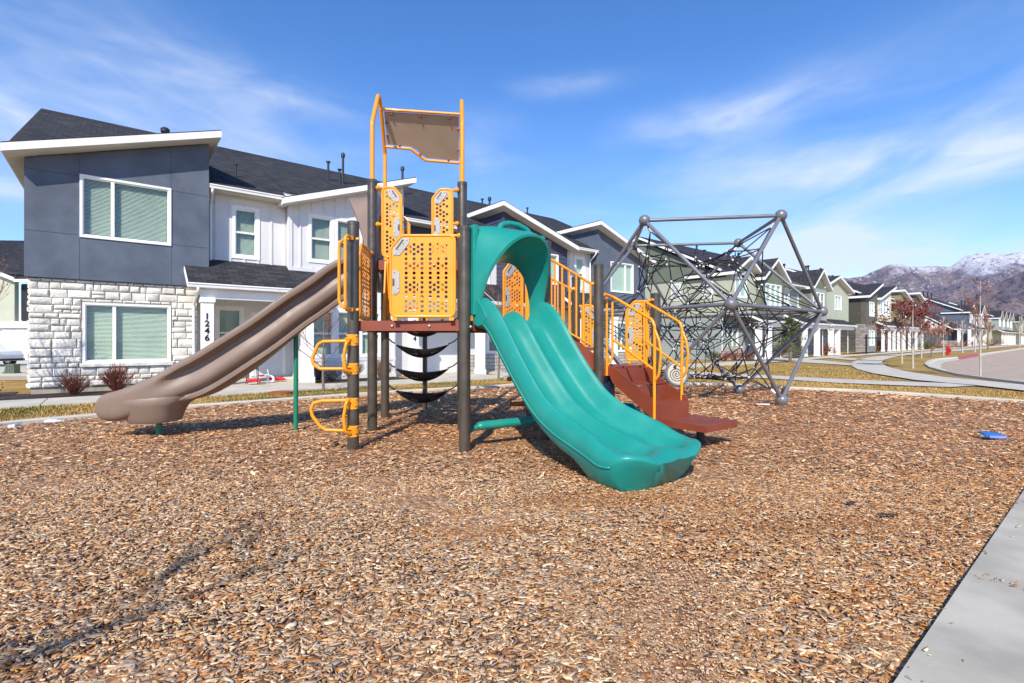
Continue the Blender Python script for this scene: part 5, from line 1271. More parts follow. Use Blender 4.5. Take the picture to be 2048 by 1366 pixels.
# ---- teal hood over the slide entrance
def sup(th, a, top, base, ex):
    c, s_ = math.cos(th), math.sin(th); return (-a*math.copysign(abs(c)**(2/ex), c), base+(top-base)*abs(s_)**(2/ex))
def hood(M_, e_, d_, width, base, m, name, prof, seg=44):
    rings = []
    for i in range(seg+1):
        th = PI*i/seg; R_ = []
        for (a, top, d0, dk, ex) in prof:
            x, z = sup(th, a, top, base, ex); dd = d0+dk*math.sin(th)**1.3
            R_.append(M_+e_*x+d_*dd+ZU*z)
        rings.append(R_)
    mb = MB(); mb.loft(rings); return pp(mb, name, m, smooth=42)
Hd = hood(Mx, eS if False else (P5-P2).normalized(), V3((.602, -.798, 0)), 1.0, 1.50, 'teal', 'slide_hood',
     [(.37, 2.13, -.05, 0, 2.3), (.385, 2.17, .04, .06, 2.3), (.415, 2.26, .07, .20, 2.3), (.44, 2.33, .085, .34, 2.3), (.45, 2.345, .09, .40, 2.3), (.475, 2.37, .085, .41, 2.4), (.505, 2.43, .055, .30, 2.8), (.522, 2.475, .03, .15, 4), (.53, 2.51, .0, .05, 6), (.532, 2.51, -.05, 0, 9), (.45, 2.45, -.05, 0, 6)])
Hd['label'] = 'teal arched hood over the top of the wide slide'
eH = (P5-P2).normalized(); dH = V3((.602, -.798, 0))
mb = MB(); mb.tube([Mx+eH*x+dH*d_+ZU*z for x, d_, z in ((-.22, .12, 2.44), (-.16, .10, 2.525), (-.05, .09, 2.56), (.08, .09, 2.56), (.20, .10, 2.52), (.27, .13, 2.43))], .034, 12, fil=.05); pp(mb, 'hood_handle', 'teal', Hd, smooth=60)
mb = MB()
for sgn in (-1, 1):
    mb = MB(); c = Mx+eH*(sgn*.485)+dH*.02; mb.obox(c+ZU*1.99, eH*.035, dH*.055, ZU*.50); pp(mb, 'hood_side', 'teal', Hd, bevel=.012)
# side cheeks of the slide mouth
mb = MB()
for sgn in (-1, 1):
    pts = [(0, 1.40), (.0, 1.70), (.06, 1.70), (.16, 1.60), (.26, 1.46), (.20, 1.38), (.08, 1.36)]
    mb = MB(); c = Mx+eS*(sgn*.455); mb.prism([c+dS*a_+ZU*b_ for a_, b_ in pts], eS*(sgn*.035)); pp(mb, 'slide_cheek', 'teal', TS, bevel=.012)

mb = MB()
for q in (Mx-eH*.54+dH*.045+ZU*1.36, Mx+eH*.54+dH*.045+ZU*1.36): mb.sphere(q, .02, 10, 8)
pp(mb, 'bolts', 'bolt', TS, smooth=True)['kind'] = 'stuff'
# ---- tan slide toward the left
way = [(-1.92, 7.13), (-2.2, 7.06), (-2.55, 6.93), (-2.94, 6.72), (-3.4, 6.54), (-3.95, 6.42), (-4.53, 6.32), (-4.85, 6.28), (-5.14, 6.25)]
zs_ = [2.20, 2.17, 1.97, 1.62, 1.19, .79, .53, .41, .375]
wp = [V3((x, y, z)) for (x, y), z in zip(way, zs_)]
def catmull(p, n):
    out = []
    for i in range(len(p)-1):
        a, b, c, d = p[max(0, i-1)], p[i], p[i+1], p[min(len(p)-1, i+2)]
        for k in range(n):
            t = k/n; out.append(.5*((2*b)+(c-a)*t+(2*a-5*b+4*c-d)*t*t+(3*b-a-3*c+d)*t**3))
    out.append(p[-1]); return out
cp = catmull(wp, 10); Lc = [0]
for a_, b_ in zip(cp, cp[1:]): Lc.append(Lc[-1]+(b_-a_).length)
def half(w1):
    A_ = [(.275, .215), (.31, .235), (.350, .222), (.362, .190), (.350, .158), (.28, .142), (.235, .11), (.238, .06), (.278, .0), (.290, -.06), (.262, -.118), (.205, -.142), (.215, -.165), (.262, -.185), (.26, -.22), (.20, -.24)]
    B_ = [(.25, .155), (.28, .172), (.305, .158), (.322, .13), (.327, .10), (.328, .07), (.328, .035), (.327, .0), (.325, -.035), (.320, -.07), (.312, -.10), (.30, -.125), (.28, -.145), (.255, -.16), (.225, -.17), (.18, -.175)]
    return [(a[0]*(1-w1)+b[0]*w1, a[1]*(1-w1)+b[1]*w1) for a, b in zip(A_, B_)]
inner = [(.235, .12), (.215, .03), (.17, -.05), (.09, -.10), (0, -.115)]
mb = MB(); rings = []; n_ = len(cp)
for i, p in enumerate(cp):
    t_ = (cp[min(n_-1, i+1)]-cp[max(0, i-1)]).normalized(); lat_ = V3((t_.y, -t_.x, 0)).normalized(); up = lat_.cross(t_); up = up if up.z > 0 else -up
    L_ = Lc[i]; w1 = min(1, max(0, (L_-2.7)/.55)); w1 = w1*w1*(3-2*w1); k = 1.
    en = Lc[-1]-L_
    if en < .26: k = math.sqrt(max(.02, 1-((.26-en)/.26)**2))
    hh = half(w1); prof = hh+[(0, hh[-1][1]-.0)]+[(-x, y) for x, y in hh[::-1]]+[(-x, y) for x, y in inner]+[(x, y) for x, y in inner[::-1][1:]]
    rings.append([p+lat_*(x*(.55+.45*k))+up*((y*1.06+.02)*k-.02) for x, y in prof])
mb.loft(rings); LS = pp(mb, 'slide', 'tan_plastic', smooth=50); LS['label'] = 'long tan slide falling to the left'
def ell(c, a, b, z, e1, e2): return [c+e1*(a*math.copysign(abs(math.cos(q))**.8, math.cos(q)))+e2*(b*math.copysign(abs(math.sin(q))**.8, math.sin(q)))+ZU*z for q in [2*PI*i/32 for i in range(32)]]
c = V3((-4.56, 6.30, 0)); e1 = V3((-.985, -.13, 0)).normalized(); e2 = V3((.13, -.985, 0)).normalized()
mb = MB(); mb.loft([ell(c, .27, .24, .185, e1, e2), ell(c, .28, .25, .195, e1, e2), ell(c, .30, .275, .26, e1, e2), ell(c, .325, .30, .33, e1, e2), ell(c, .37, .32, .40, e1, e2), ell(c, .46, .335, .46, e1, e2), ell(c, .56, .30, .52, e1, e2)]); pp(mb, 'slide_foot', 'tan_plastic', LS, smooth=50)
# mouth brace band and joint ring
for k_, w_ in ((9, .365), (1, .37)):
    p = cp[k_]; t_ = (cp[k_+1]-cp[k_-1]).normalized(); lat_ = V3((t_.y, -t_.x, 0)).normalized(); up = lat_.cross(t_); up = up if up.z > 0 else -up
    pts = [p+lat_*x+up*y for x, y in ((.30, .25), (.37, .2), (.365, .0), (.31, -.16), (.25, -.26), (0, -.262), (-.25, -.26), (-.31, -.16), (-.365, 0), (-.37, .2), (-.30, .25))]
    mb = MB(); n2 = len(pts); rr_ = []
    for q in pts: rr_.append([q-t_*.022, q+t_*.022, q+t_*.022+(q-p).normalized()*.014, q-t_*.022+(q-p).normalized()*.014])
    mb.loft(rr_); pp(mb, 'joint_band', 'tan_plastic', LS, smooth=40)
for x, y, zt, r in ((-4.53, 6.32, .2, .035), (-2.94, 6.70, 1.42, .030)):
    mb = MB(); mb.tube([(x, y, -.1), (x, y, zt)], r, 14); o_ = pp(mb, 'support_pole', 'teal_pole', LS, smooth=50)
# tan hood at its mouth
eL = (P4-P3).normalized(); dL = V3((-.994, -.105, 0)).normalized(); ML = (P3+P4)/2
Ht = hood(ML, -eL, dL, 1, 2.32, 'tan_plastic', 'slide_hood', [(.38, 3.02, -.04, .0, 2.4), (.40, 3.06, .04, .07, 2.4), (.43, 3.14, .08, .22, 2.4), (.46, 3.20, .10, .30, 2.4), (.49, 3.24, .10, .30, 2.6), (.505, 3.24, .05, .15, 3.2), (.52, 3.25, -.04, 0, 5), (.45, 3.2, -.04, 0, 4)])
Ht['label'] = 'tan hood over the top of the left slide'

# ---- first stair (deck to the low deck)
def stair_rail(pa, pb, za, zb, zla, zlb, n, name='handrail'):
    """upper and lower rail with balusters between pa and pb"""
    h = rail([pa+ZU*za, pa+(pb-pa)*.06+ZU*(za-.005), pa+(pb-pa)*.90+ZU*(zb+.02), pb+ZU*zb], .0175, .08, name)
    rail([pa+(pb-pa)*.04+ZU*zla, pb+(pa-pb)*.02+ZU*zlb], .015, 0, 'lower_rail', parent=h)
    for i in range(n):
        w = (i+.7)/n; p = pa+(pb-pa)*w; zt = za+(zb-za)*min(1, w*1.02); zl = zla+(zlb-zla)*w
        mb = MB(); mb.tube([p+ZU*zl, p+ZU*(zt-.005)], .0125, 8); pp(mb, 'baluster', 'yellow', h, smooth=50)
    return h
e56 = (P6-P5).normalized(); o56 = V3((-e56.y, e56.x, 0))
stair_rail(P5+e56*.06+o56*.03, P6-e56*.07+o56*.03, 2.225, 1.935, 1.43, 1.15, 6); e98 = (P8-P9).normalized(); o98 = V3((e98.y, -e98.x, 0))
stair_rail(P9+e98*.06+o98*.03, P8-e98*.07+o98*.03, 2.245, 1.985, 1.45, 1.17, 6)
clamp(P6-e56*.10+o56*.03+ZU*1.935, e56); clamp(P8-e98*.10+o98*.03+ZU*1.985, e98)
n56 = V3((-e56.y, e56.x, 0)); ws = 1.02; st = P5+e56*.08+n56*.07
mb = MB()
for off in (.0, ws):
    b0 = st+n56*off
    mb.prism([b0+e56*x+ZU*z for x, z in ((0, 1.43), (.10, 1.43), (.62, 1.0), (.62, .86), (.50, .80), (0, 1.20))], n56*.012); pp(mb, 'stair_side', 'brown_metal', bevel=.002); mb = MB()

for i, z in enumerate((1.24, 1.05)):
    mb = MB(); b0 = st+n56*.012+e56*(.05+i*.27); mb.obox(b0+n56*(ws/2-.006)+e56*.13+ZU*(z-.004), e56*.14, n56*(ws/2-.01), ZU*.004); mb.obox(b0+n56*(ws/2-.006)+e56*.27+ZU*(z-.1), e56*.004, n56*(ws/2-.01), ZU*.09); pp(mb, 'stair_tread', 'brown_metal')
# ---- second stair (low deck to the ground) with curved rails
eT = (P7-P6).normalized(); dT = V3((.6, -.8, 0)); mT = V3((1.565, 6.60, 0)); eT = V3((.8, .6, 0)); hw = .31
aN, aF = mT-eT*hw, mT+eT*hw
mb = MB(); 
side = [(-.05, .87), (.03, .86), (.69, .475), (.69, .27), (.62, .28), (.0, .66), (-.05, .74)]
for b0, sg in ((aN, -1), (aF, 1)): mb = MB(); mb.prism([b0+dT*x+ZU*z for x, z in side], eT*(.012*sg)); pp(mb, 'stair_side', 'brown_metal', bevel=.002)
for s0, s1, zt, zb_ in ((.04, .38, .66, .86), (.38, .69, .455, .655)):
    mb = MB(); mb.obox(mT+dT*((s0+s1)/2)+ZU*(zt-.004), dT*((s1-s0)/2), eT*(hw-.002), ZU*.004); mb.obox(mT+dT*(s0+.004)+ZU*((zt+zb_)/2-.006), dT*.004, eT*(hw-.002), ZU*((zb_-zt)/2-.008)); pp(mb, 'stair_tread', 'brown_metal')
mb = MB(); mb.obox(mT+dT*.694+ZU*(.362), dT*.004, eT*(hw+.012), ZU*.092)
pp(mb, 'riser', 'brown_metal')
# lowest step: its own perforated tread with a rim
mS = mT+dT*1.01
me = plate_mesh([(-.315, -.32), (.315, -.32), (.315, .32), (-.315, .32)], [(x*.05, y*.05, .007) for x in range(-5, 6) for y in range(-5, 6)], .006)
MM = Matrix(((dT.x, eT.x, 0, mS.x), (dT.y, eT.y, 0, mS.y), (0, 0, 1, .277), (0, 0, 0, 1)))
fs_ = place_mesh(me, MM, 'low_step', 'brown_metal', PS)
mb = MB()
for c_, ax_, hl, t_ in ((mS-dT*.319, eT, .325, dT), (mS+dT*.319, eT, .325, dT), (mS-eT*.325, dT, .315, eT), (mS+eT*.325, dT, .315, eT)): mb.obox(c_+ZU*.243, ax_*hl, t_*.004, ZU*.036)
pp(mb, 'step_rim', 'brown_metal', fs_); mb = MB(); mb.tube([mS+dT*.05+ZU*-.05, mS+dT*.05+ZU*.25], .045, 12); pp(mb, 'step_leg', 'black_rubber', fs_, smooth=40)
def curved_rail(a0, startp, zs0, zmid, znew, zlow0, zlow1, zfoot, s_new, first):
    new = a0+dT*s_new
    pts = [startp+ZU*zs0, a0+dT*.02+ZU*zmid, new-dT*.03+ZU*(znew+.02), new+dT*.005+ZU*(znew-.06), new+ZU*zfoot]
    h = rail(pts, .019, .09, 'handrail', seg=12)
    rail([new+dT*.003+ZU*(znew-.09), new+dT*.065+ZU*(znew-.22), new+dT*.095+ZU*(znew-.38), new+dT*.065+ZU*(zlow1-.06), new+ZU*(zlow1-.14)], .0165, .12, 'rail_bow', parent=h)
    rail([a0+dT*.03+ZU*zlow0, new+ZU*zlow1], .0165, 0, 'lower_rail', parent=h)
    if first:
        rail([a0-dT*.0+ZU*(zmid-.01), a0-dT*.0+ZU*.99, a0-dT*.05-eT*.02+ZU*.90, a0-eT*.06-dT*.03+ZU*.89], .016, .06, 'baluster', parent=h)
        rail([a0-eT*.085-dT*.02+ZU*(zmid+.0), a0-eT*.085-dT*.02+ZU*.76], .0155, 0, 'baluster', parent=h)
    else:
        rail([a0-dT*.0+ZU*(zmid-.01), a0-dT*.0+ZU*.90], .016, 0, 'baluster', parent=h); rail([a0+eT*.075-dT*.02+ZU*(zmid-.01), a0+eT*.075-dT*.02+ZU*.80], .0155, 0, 'baluster', parent=h)
curved_rail(aN-eT*.014, P6+V3((.07, -.02, 0)), 1.80, 1.775, 1.44, 1.215, .86, .22, .655, True)
curved_rail(aF+eT*.014, P7-V3((.06, .03, 0)), 1.79, 1.745, 1.43, 1.21, .87, .40, .59, False)
clamp(P6+V3((.05, -.02, 0))+ZU*1.80, (-1, 0, 0)); clamp(P7-V3((.09, .03, 0))+ZU*1.785, (1, .2, 0))

# ---- belts, beams and small pieces under the decks
yB = 7.71; xl, xr = P4.x+.07, Q4.x-.07; belts = []
for zt, sag in ((1.50, .20), (1.175, .20), (.80, .19), (.455, .18)):
    mb = MB(); nx = 24; rings = []
    x0, x1 = xl+.10, xr-.12
    for i in range(nx+1):
        w = i/nx; x = x0+(x1-x0)*w; par = 1-(2*w-1)**2; wd = .035+.115*min(1, par*1.5); zc = zt-.02-sag*par*.62
        up_ = [(-wd, -.0+.05*par), (-wd*.6, -.045*par), (0, -.075*par), (wd*.6, -.045*par), (wd, .05*par)]
        R_ = [V3((x, yB+a_-.02, zc+b_)) for a_, b_ in up_]+[V3((x, yB+a_-.02, zc+b_-.012)) for a_, b_ in up_[::-1]]
        rings.append(R_)
    mb.loft(rings); bo = pp(mb, 'climbing_belt', 'black_rubber', smooth=50)
    for i_ in (0, 1):
        xe, xp = (x0, xl-.03) if i_ == 0 else (x1, xr+.03); mb = MB()
        for dy in (-.03, .03): mb.tube([(xe+(.02 if i_ == 0 else -.02), yB+dy-.02, zt-.02), ((xe+xp)/2, yB+dy*.5, zt+.02), (xp, yB, zt+.085)], .009, 8)
        pp(mb, 'rope', 'rope', bo, smooth=50)
    mb = MB()
    for w in (.015, .985):
        for dy in (-.03, .03): mb.sphere((x0+(x1-x0)*w, yB-.02+dy, zt-.018), .016, 8, 6)
    for k in range(26):
        w = .06+.88*((k*37) % 26)/26; par = 1-(2*w-1)**2; mb.sphere((x0+(x1-x0)*w, yB-.02-(.035+.115*min(1, par*1.5))*(.35+.5*((k*13) % 7)/7), zt-.02-sag*par*.62-.03*par+.0), .007, 6, 4)
    pp(mb, 'rivets', 'bolt', bo, smooth=True)['kind'] = 'stuff'
# slim middle post behind the belts
mb = MB(); cx_ = at(850, 0, 8.75); mb.box(cx_.x-.038, cx_.x-.006, 8.72, 8.78, -.1, 2.05); mb.box(cx_.x+.006, cx_.x+.038, 8.72, 8.78, -.1, 2.05); mb.box(cx_.x-.006, cx_.x+.006, 8.735, 8.765, -.1, 2.05); mb.tube([(cx_.x-.0, 8.75, 2.05), (cx_.x, 8.4, 2.15), (cx_.x, 7.8, 2.2)], .03, 8, fil=.2); pp(mb, 'middle_post', 'post')
# teal balance beam between the front post and the slide
mb = MB(); a_, b_ = V3((-.40, 5.62, .235)), V3((.42, 6.05, .25)); ex = (b_-a_).normalized(); ey = V3((-ex.y, ex.x, 0)); rr_ = []
for w, k in ((0, .6), (.03, .95), (.06, 1), (1, 1)):
    q = a_+(b_-a_)*w; rr_.append([q+ey*(.065*k*math.cos(t_))+ZU*(.05*k*math.sin(t_)) for t_ in [2*PI*i/14 for i in range(14)]])
mb.loft(rr_); mb.tube([P2+V3((.03, .05, .18)), a_-ex*.05+ZU*-.02, a_+ex*.1], .028, 10, fil=.05); pp(mb, 'balance_beam', 'teal', smooth=50)
for z, dx, dy in ((.28, -.30, -.02), (.67, -.32, -.30)):
    mb = MB(); p0 = P9+ZU*z; p1 = P9+V3((dx, dy, z)); mb.tube([p0, p0+(p1-p0)*.92, p1], [.045, .032, .036], 12); mb.tube([P9+ZU*(z-.07), P9+ZU*(z+.07)], .072, 18); pp(mb, 'foot_peg', 'orange_brown', smooth=45)
# dark navy seat shell and a teal log under the low deck
mb = MB(); mb.loft([ell(V3((1.23, 6.75, 0)), .10, .14, .18, V3((1, 0, 0)), V3((0, 1, 0))), ell(V3((1.23, 6.75, 0)), .17, .22, .35, V3((1, 0, 0)), V3((0, 1, 0))), ell(V3((1.2, 6.75, 0)), .20, .26, .62, V3((1, 0, 0)), V3((0, 1, 0))), ell(V3((1.2, 6.75, 0)), .20, .26, .74, V3((1, 0, 0)), V3((0, 1, 0)))]); pp(mb, 'play_shell', 'navy_plastic', smooth=50)
mb = MB(); mb.tube([(1.33, 6.72, -.1), (1.33, 6.72, .80)], .04, 10); pp(mb, 'middle_post', 'black_rubber', smooth=40)
mb = MB(); mb.tube([(1.2, 7.5, .12), (1.25, 7.5, .22), (1.75, 7.2, .24), (1.80, 7.18, .12)], .06, 12, fil=.05); pp(mb, 'balance_beam', 'teal', smooth=50)

# ---------------------------------------------------------------- net climber: grey frame of bars and balls with a rope net inside
NC = empty('net_climber', (4.12, 10.98, 0)); tag(NC, 'grey bar-and-ball frame holding a black rope climbing net', 'net climber')
NT = Matrix.Translation((-4.12, -10.98, 0))
def npart(mb, name, m, parent=None, **kw):
    mb.xf(NT); return mb.build(name, [MT[q] for q in m] if isinstance(m, tuple) else MT[m], parent or NC, **kw)
zt_, zm_, zb2 = 3.62, 1.85, .085
nd = {}
nd['A'] = V3((2.65, 9.85, zt_)); nd['B'] = V3((5.165, 9.46, zt_)); nd['C'] = V3((5.56, 12.1, zt_)); nd['D'] = V3((3.08, 12.45, zt_))
nd['E'] = V3((3.81, 8.58, zm_)); nd['F'] = V3((6.70, 10.64, zm_)); nd['K'] = V3((4.42, 13.45, zm_)); nd['L'] = V3((1.58, 11.30, zm_))
nd['G'] = V3((5.15, 9.40, zb2)); nd['H'] = V3((5.28, 11.45, zb2)); nd['J'] = V3((3.05, 12.2, zb2)); nd['I'] = V3((2.72, 9.95, zb2))
for k, p in nd.items():
    r = .112
    mb = MB(); mb.sphere(p, r, 28, 18); npart(mb, 'ball_joint', 'grey_frame', smooth=True)
bars = ['AB', 'BC', 'CD', 'DA', 'EA', 'EB', 'FB', 'FC', 'KC', 'KD', 'LD', 'LA', 'EF', 'FK', 'KL', 'LE', 'EG', 'EI', 'FG', 'FH', 'KH', 'KJ', 'LJ', 'LI']
for b_ in bars:
    p, q = nd[b_[0]], nd[b_[1]]; mb = MB(); mb.tube([p, q], .0355, 16); npart(mb, 'bar', 'grey_frame', smooth=50)
# rope net: a hexagon mesh drawn out toward every joint, an inner mesh, and tension ropes
NCc = V3((4.15, 10.98, 1.72)); rn = random.Random(11)
def dual(sub):
    bm = bmesh.new(); bmesh.ops.create_icosphere(bm, subdivisions=sub, radius=1); bm.faces.ensure_lookup_table()
    pts = [f.calc_center_median().normalized() for f in bm.faces]; ed = [(e.link_faces[0].index, e.link_faces[1].index) for e in bm.edges]; bm.free(); return pts, ed
dirs = {k: (p-NCc) for k, p in nd.items()}
def shape(d, r0, pull, wdt, sq=(1, 1, 1)):
    r = r0*(1+.06*math.sin(3*d.x+5*d.z)); best = 0
    for k, v in dirs.items():
        L_ = v.length; a = d.angle(v); g = math.exp(-(a/wdt)**2); r += (L_*pull-r0)*g
    return r
mb = MB(); mb.mi = 0
def rope(p, q, r=.0085, sag=.0):
    m = (p+q)/2-ZU*sag; mb.mi = 0; mb.tube([p, m, q] if sag else [p, q], r, 5, cap=False)
def knot(p, r=.019): mb.mi = 1; mb.sphere(p, r, 6, 4)
NLAT, NLON = 10, 13
grid = {}; outer_ = []; ed = []
for i in range(NLAT):
    th = PI*(i+.55)/(NLAT+.1)
    for j in range(NLON):
        ph = 2*PI*(j+(.5 if i % 2 else 0))/NLON+.15*math.sin(i*1.3); d = V3((math.sin(th)*math.cos(ph), math.sin(th)*math.sin(ph), math.cos(th)))
        r_ = shape(d, 1.30, .80, .34); p = NCc+V3((d.x*r_, d.y*r_, d.z*r_*.95))+V3((rn.uniform(-.02, .02), rn.uniform(-.02, .02), rn.uniform(-.02, .02))); p.z = max(p.z, .14)
        grid[i, j] = p; outer_.append(p)
for i in range(NLAT-1):
    for j in range(NLON):
        k = (j+(1 if i % 2 else 0)) % NLON; k0 = (k-1) % NLON
        for q in (grid[i+1, k], grid[i+1, k0]): rope(grid[i, j], q, .0125, .02)
for i in (0, 4, 5, NLAT-1):
    for j in range(NLON): rope(grid[i, j], grid[i, (j+1) % NLON], .0125, .02)
for p in outer_: knot(p, .027)
pts2, ed2 = dual(2)
in_ = [NCc+V3((d.x*.85, d.y*.85, d.z*.72)) for d in pts2]
for a_, b_ in ed2: rope(in_[a_], in_[b_], .0115, .01)
for p in in_: knot(p)
for i, p in enumerate(in_):
    if i % 6 == 0:
        q = min(outer_, key=lambda w: (w-p).length-.35*(w-NCc).normalized().dot((p-NCc).normalized())); rope(p, q, .008)
# horizontal ring ropes at two heights
for z, rr in ():
    ring = [NCc+V3((math.cos(t_)*rr, math.sin(t_)*rr, z-NCc.z)) for t_ in [2*PI*i/26 for i in range(26)]]
    for i in range(26): rope(ring[i], ring[(i+1) % 26], .0085); knot(ring[i], .02)
for k, v in dirs.items():
    end = NCc+v*(1-.13/v.length); near = sorted(outer_, key=lambda w: (w-(NCc+v*.80)).length)[:3]
    tie = NCc+v*(.90)
    for w in near: rope(tie, w, .0125)
    mb.mi = 0; mb.tube([tie, end], .014, 6); mb.mi = 1; mb.tube([tie-v.normalized()*.03, tie+v.normalized()*.09], .026, 8); knot(tie, .034)
    far_ = sorted(outer_, key=lambda w: (w-(NCc+v*.62)).length)[:12]
    for w in far_[6::6]: rope(tie, w, .0105)
net = npart(mb, 'rope_net', ('rope', 'connector'), fix=False, smooth=True)
# twin ropes that run out to the right and rear joints
for a_, b_ in (('F', (5.55, 10.8, 2.35)), ('F', (5.5, 10.7, 1.15)), ('L', (2.6, 11.2, 2.2)), ('L', (2.7, 11.2, 1.15))):
    mb = MB(); p = nd[a_]; q = V3(b_)
    for dz in (-.02, .02): mb.tube([p+(q-p).normalized()*.12+ZU*dz, q+ZU*dz*3], .009, 6)
    npart(mb, 'rope', 'rope', smooth=True)

# ---------------------------------------------------------------- spiral play disc on its stand
SD = empty('play_disc', (3.2, 9.3, 0)); tag(SD, 'round cream disc with a black spiral in a grey ring, standing behind the stairs', 'play disc')
DT = Matrix.Translation((-3.2, -9.3, 0))
def dp(mb, name, m, parent=None, **kw): mb.xf(DT); return mb.build(name, MT[m], parent or SD, **kw)
dc = AT(1354, 746.5, 8.75); fn = V3((-.12, -1, .08)).normalized(); dx_ = V3((fn.y, -fn.x, 0)).normalized()*-1; dz_ = dx_.cross(fn); dz_ = dz_ if dz_.z > 0 else -dz_
ra, rb = .185, .205
mb = MB(); mb.tube([dc+dx_*(ra*math.cos(t_))+dz_*(rb*math.sin(t_)) for t_ in [2*PI*i/36 for i in range(36)]], .030, 10, closed=True); ring_ = dp(mb, 'ring', 'grey_frame', smooth=True)
mb = MB(); mb.prism([dc+dx_*(ra*math.cos(t_))+dz_*(rb*math.sin(t_)) for t_ in [2*PI*i/36 for i in range(36)]], fn*.02); fc = dp(mb, 'disc', 'cream_disc')
mb = MB(); mb.tube([dc+dx_*(-.012+(.004+.0066*t_)*math.cos(t_*1.0))+dz_*(-.02+(.004+.0066*t_)*math.sin(t_))+fn*.024 for t_ in [i*.3 for i in range(62)]], .0065, 5)
mb.tube([dc+dx_*x+dz_*y+fn*.024 for x, y in ((-.06, .115), (-.03, .10), (-.045, .13), (-.01, .135))], [.022, .026, .022, .018], 6); dp(mb, 'spiral', 'black_paint', fc)
mb = MB(); mb.tube([(dc.x-.12, dc.y+.12, -.1), (dc.x-.12, dc.y+.12, .42), (dc.x-.10, dc.y+.05, .5)], .03, 10); mb.tube([(dc.x-.12, dc.y+.1, .40), dc+dx_*-.12+dz_*-.19], .026, 8); mb.tube([(dc.x-.12, dc.y+.12, .40), (dc.x-.12, dc.y+.12, .8), (dc.x-.33, dc.y+.10, .93), (dc.x-.45, dc.y+.2, .92)], .028, 10, fil=.1); dp(mb, 'stand', 'grey_frame', smooth=50)

# ---------------------------------------------------------------- mountains
def mountain():
    m = bpy.data.materials.new('mountain_rock'); m.use_nodes = True; t = m.node_tree; b = t.nodes['Principled BSDF']
    tc = N(t, 'ShaderNodeTexCoord'); geo = N(t, 'ShaderNodeNewGeometry'); sp = N(t, 'ShaderNodeSeparateXYZ'); L(t, tc.outputs['Object'], sp.inputs[0])
    def nz(sc, d=8, r=.6):
        n = N(t, 'ShaderNodeTexNoise'); n.inputs['Scale'].default_value = sc; n.inputs['Detail'].default_value = d; n.inputs['Roughness'].default_value = r; L(t, tc.outputs['Object'], n.inputs['Vector']); return n.outputs[0]
    def ss(v, a, c):
        r = N(t, 'ShaderNodeMapRange'); r.interpolation_type = 'SMOOTHSTEP'; r.inputs['From Min'].default_value = a; r.inputs['From Max'].default_value = c; L(t, v, r.inputs['Value']); return r.outputs[0]
    mx = N(t, 'ShaderNodeMix', data_type='RGBA'); L(t, ss(nz(.004), .4, .6), mx.inputs['Factor']); mx.inputs['A'].default_value = (.185, .14, .135, 1); mx.inputs['B'].default_value = (.125, .10, .125, 1)
    m2 = N(t, 'ShaderNodeMix', data_type='RGBA'); L(t, ss(nz(.035, 6, .75), .50, .58), m2.inputs['Factor']); L(t, mx.outputs['Result'], m2.inputs['A']); m2.inputs['B'].default_value = (.052, .046, .062, 1)
    # snow: height with noise, patches lower down
    hgt = M_(t, 'ADD', sp.outputs[2], M_(t, 'MULTIPLY', M_(t, 'SUBTRACT', nz(.0032, 9, .62), .5), 900)); s1 = M_(t, 'MULTIPLY', ss(hgt, 640, 860), .85)
    s2 = M_(t, 'MULTIPLY', M_(t, 'MULTIPLY', ss(nz(.03, 7, .7), .58, .63), ss(sp.outputs[2], 260, 560)), .8)
    sn = M_(t, 'MAXIMUM', s1, s2)
    bare = M_(t, 'SUBTRACT', 1.0, M_(t, 'MULTIPLY', ss(nz(.02, 8, .8), .53, .57), .85)); sn = M_(t, 'MULTIPLY', sn, bare)
    m3 = N(t, 'ShaderNodeMix', data_type='RGBA'); L(t, sn, m3.inputs['Factor']); L(t, m2.outputs['Result'], m3.inputs['A']); m3.inputs['B'].default_value = (.56, .57, .63, 1)
    L(t, m3.outputs['Result'], b.inputs['Base Color']); b.inputs['Roughness'].default_value = 1; b.inputs['Specular IOR Level'].default_value = 0
    MT['rock'] = m
mountain()
sky_px = [1380, 1500, 1600, 1660, 1700, 1760, 1800, 1835, 1870, 1900, 1930, 1985, 2048, 2150, 2300, 2600, 3200]
sky_py = [640, 596, 566, 556, 553, 541, 528, 527, 526, 530, 517, 505, 510, 500, 470, 440, 430]
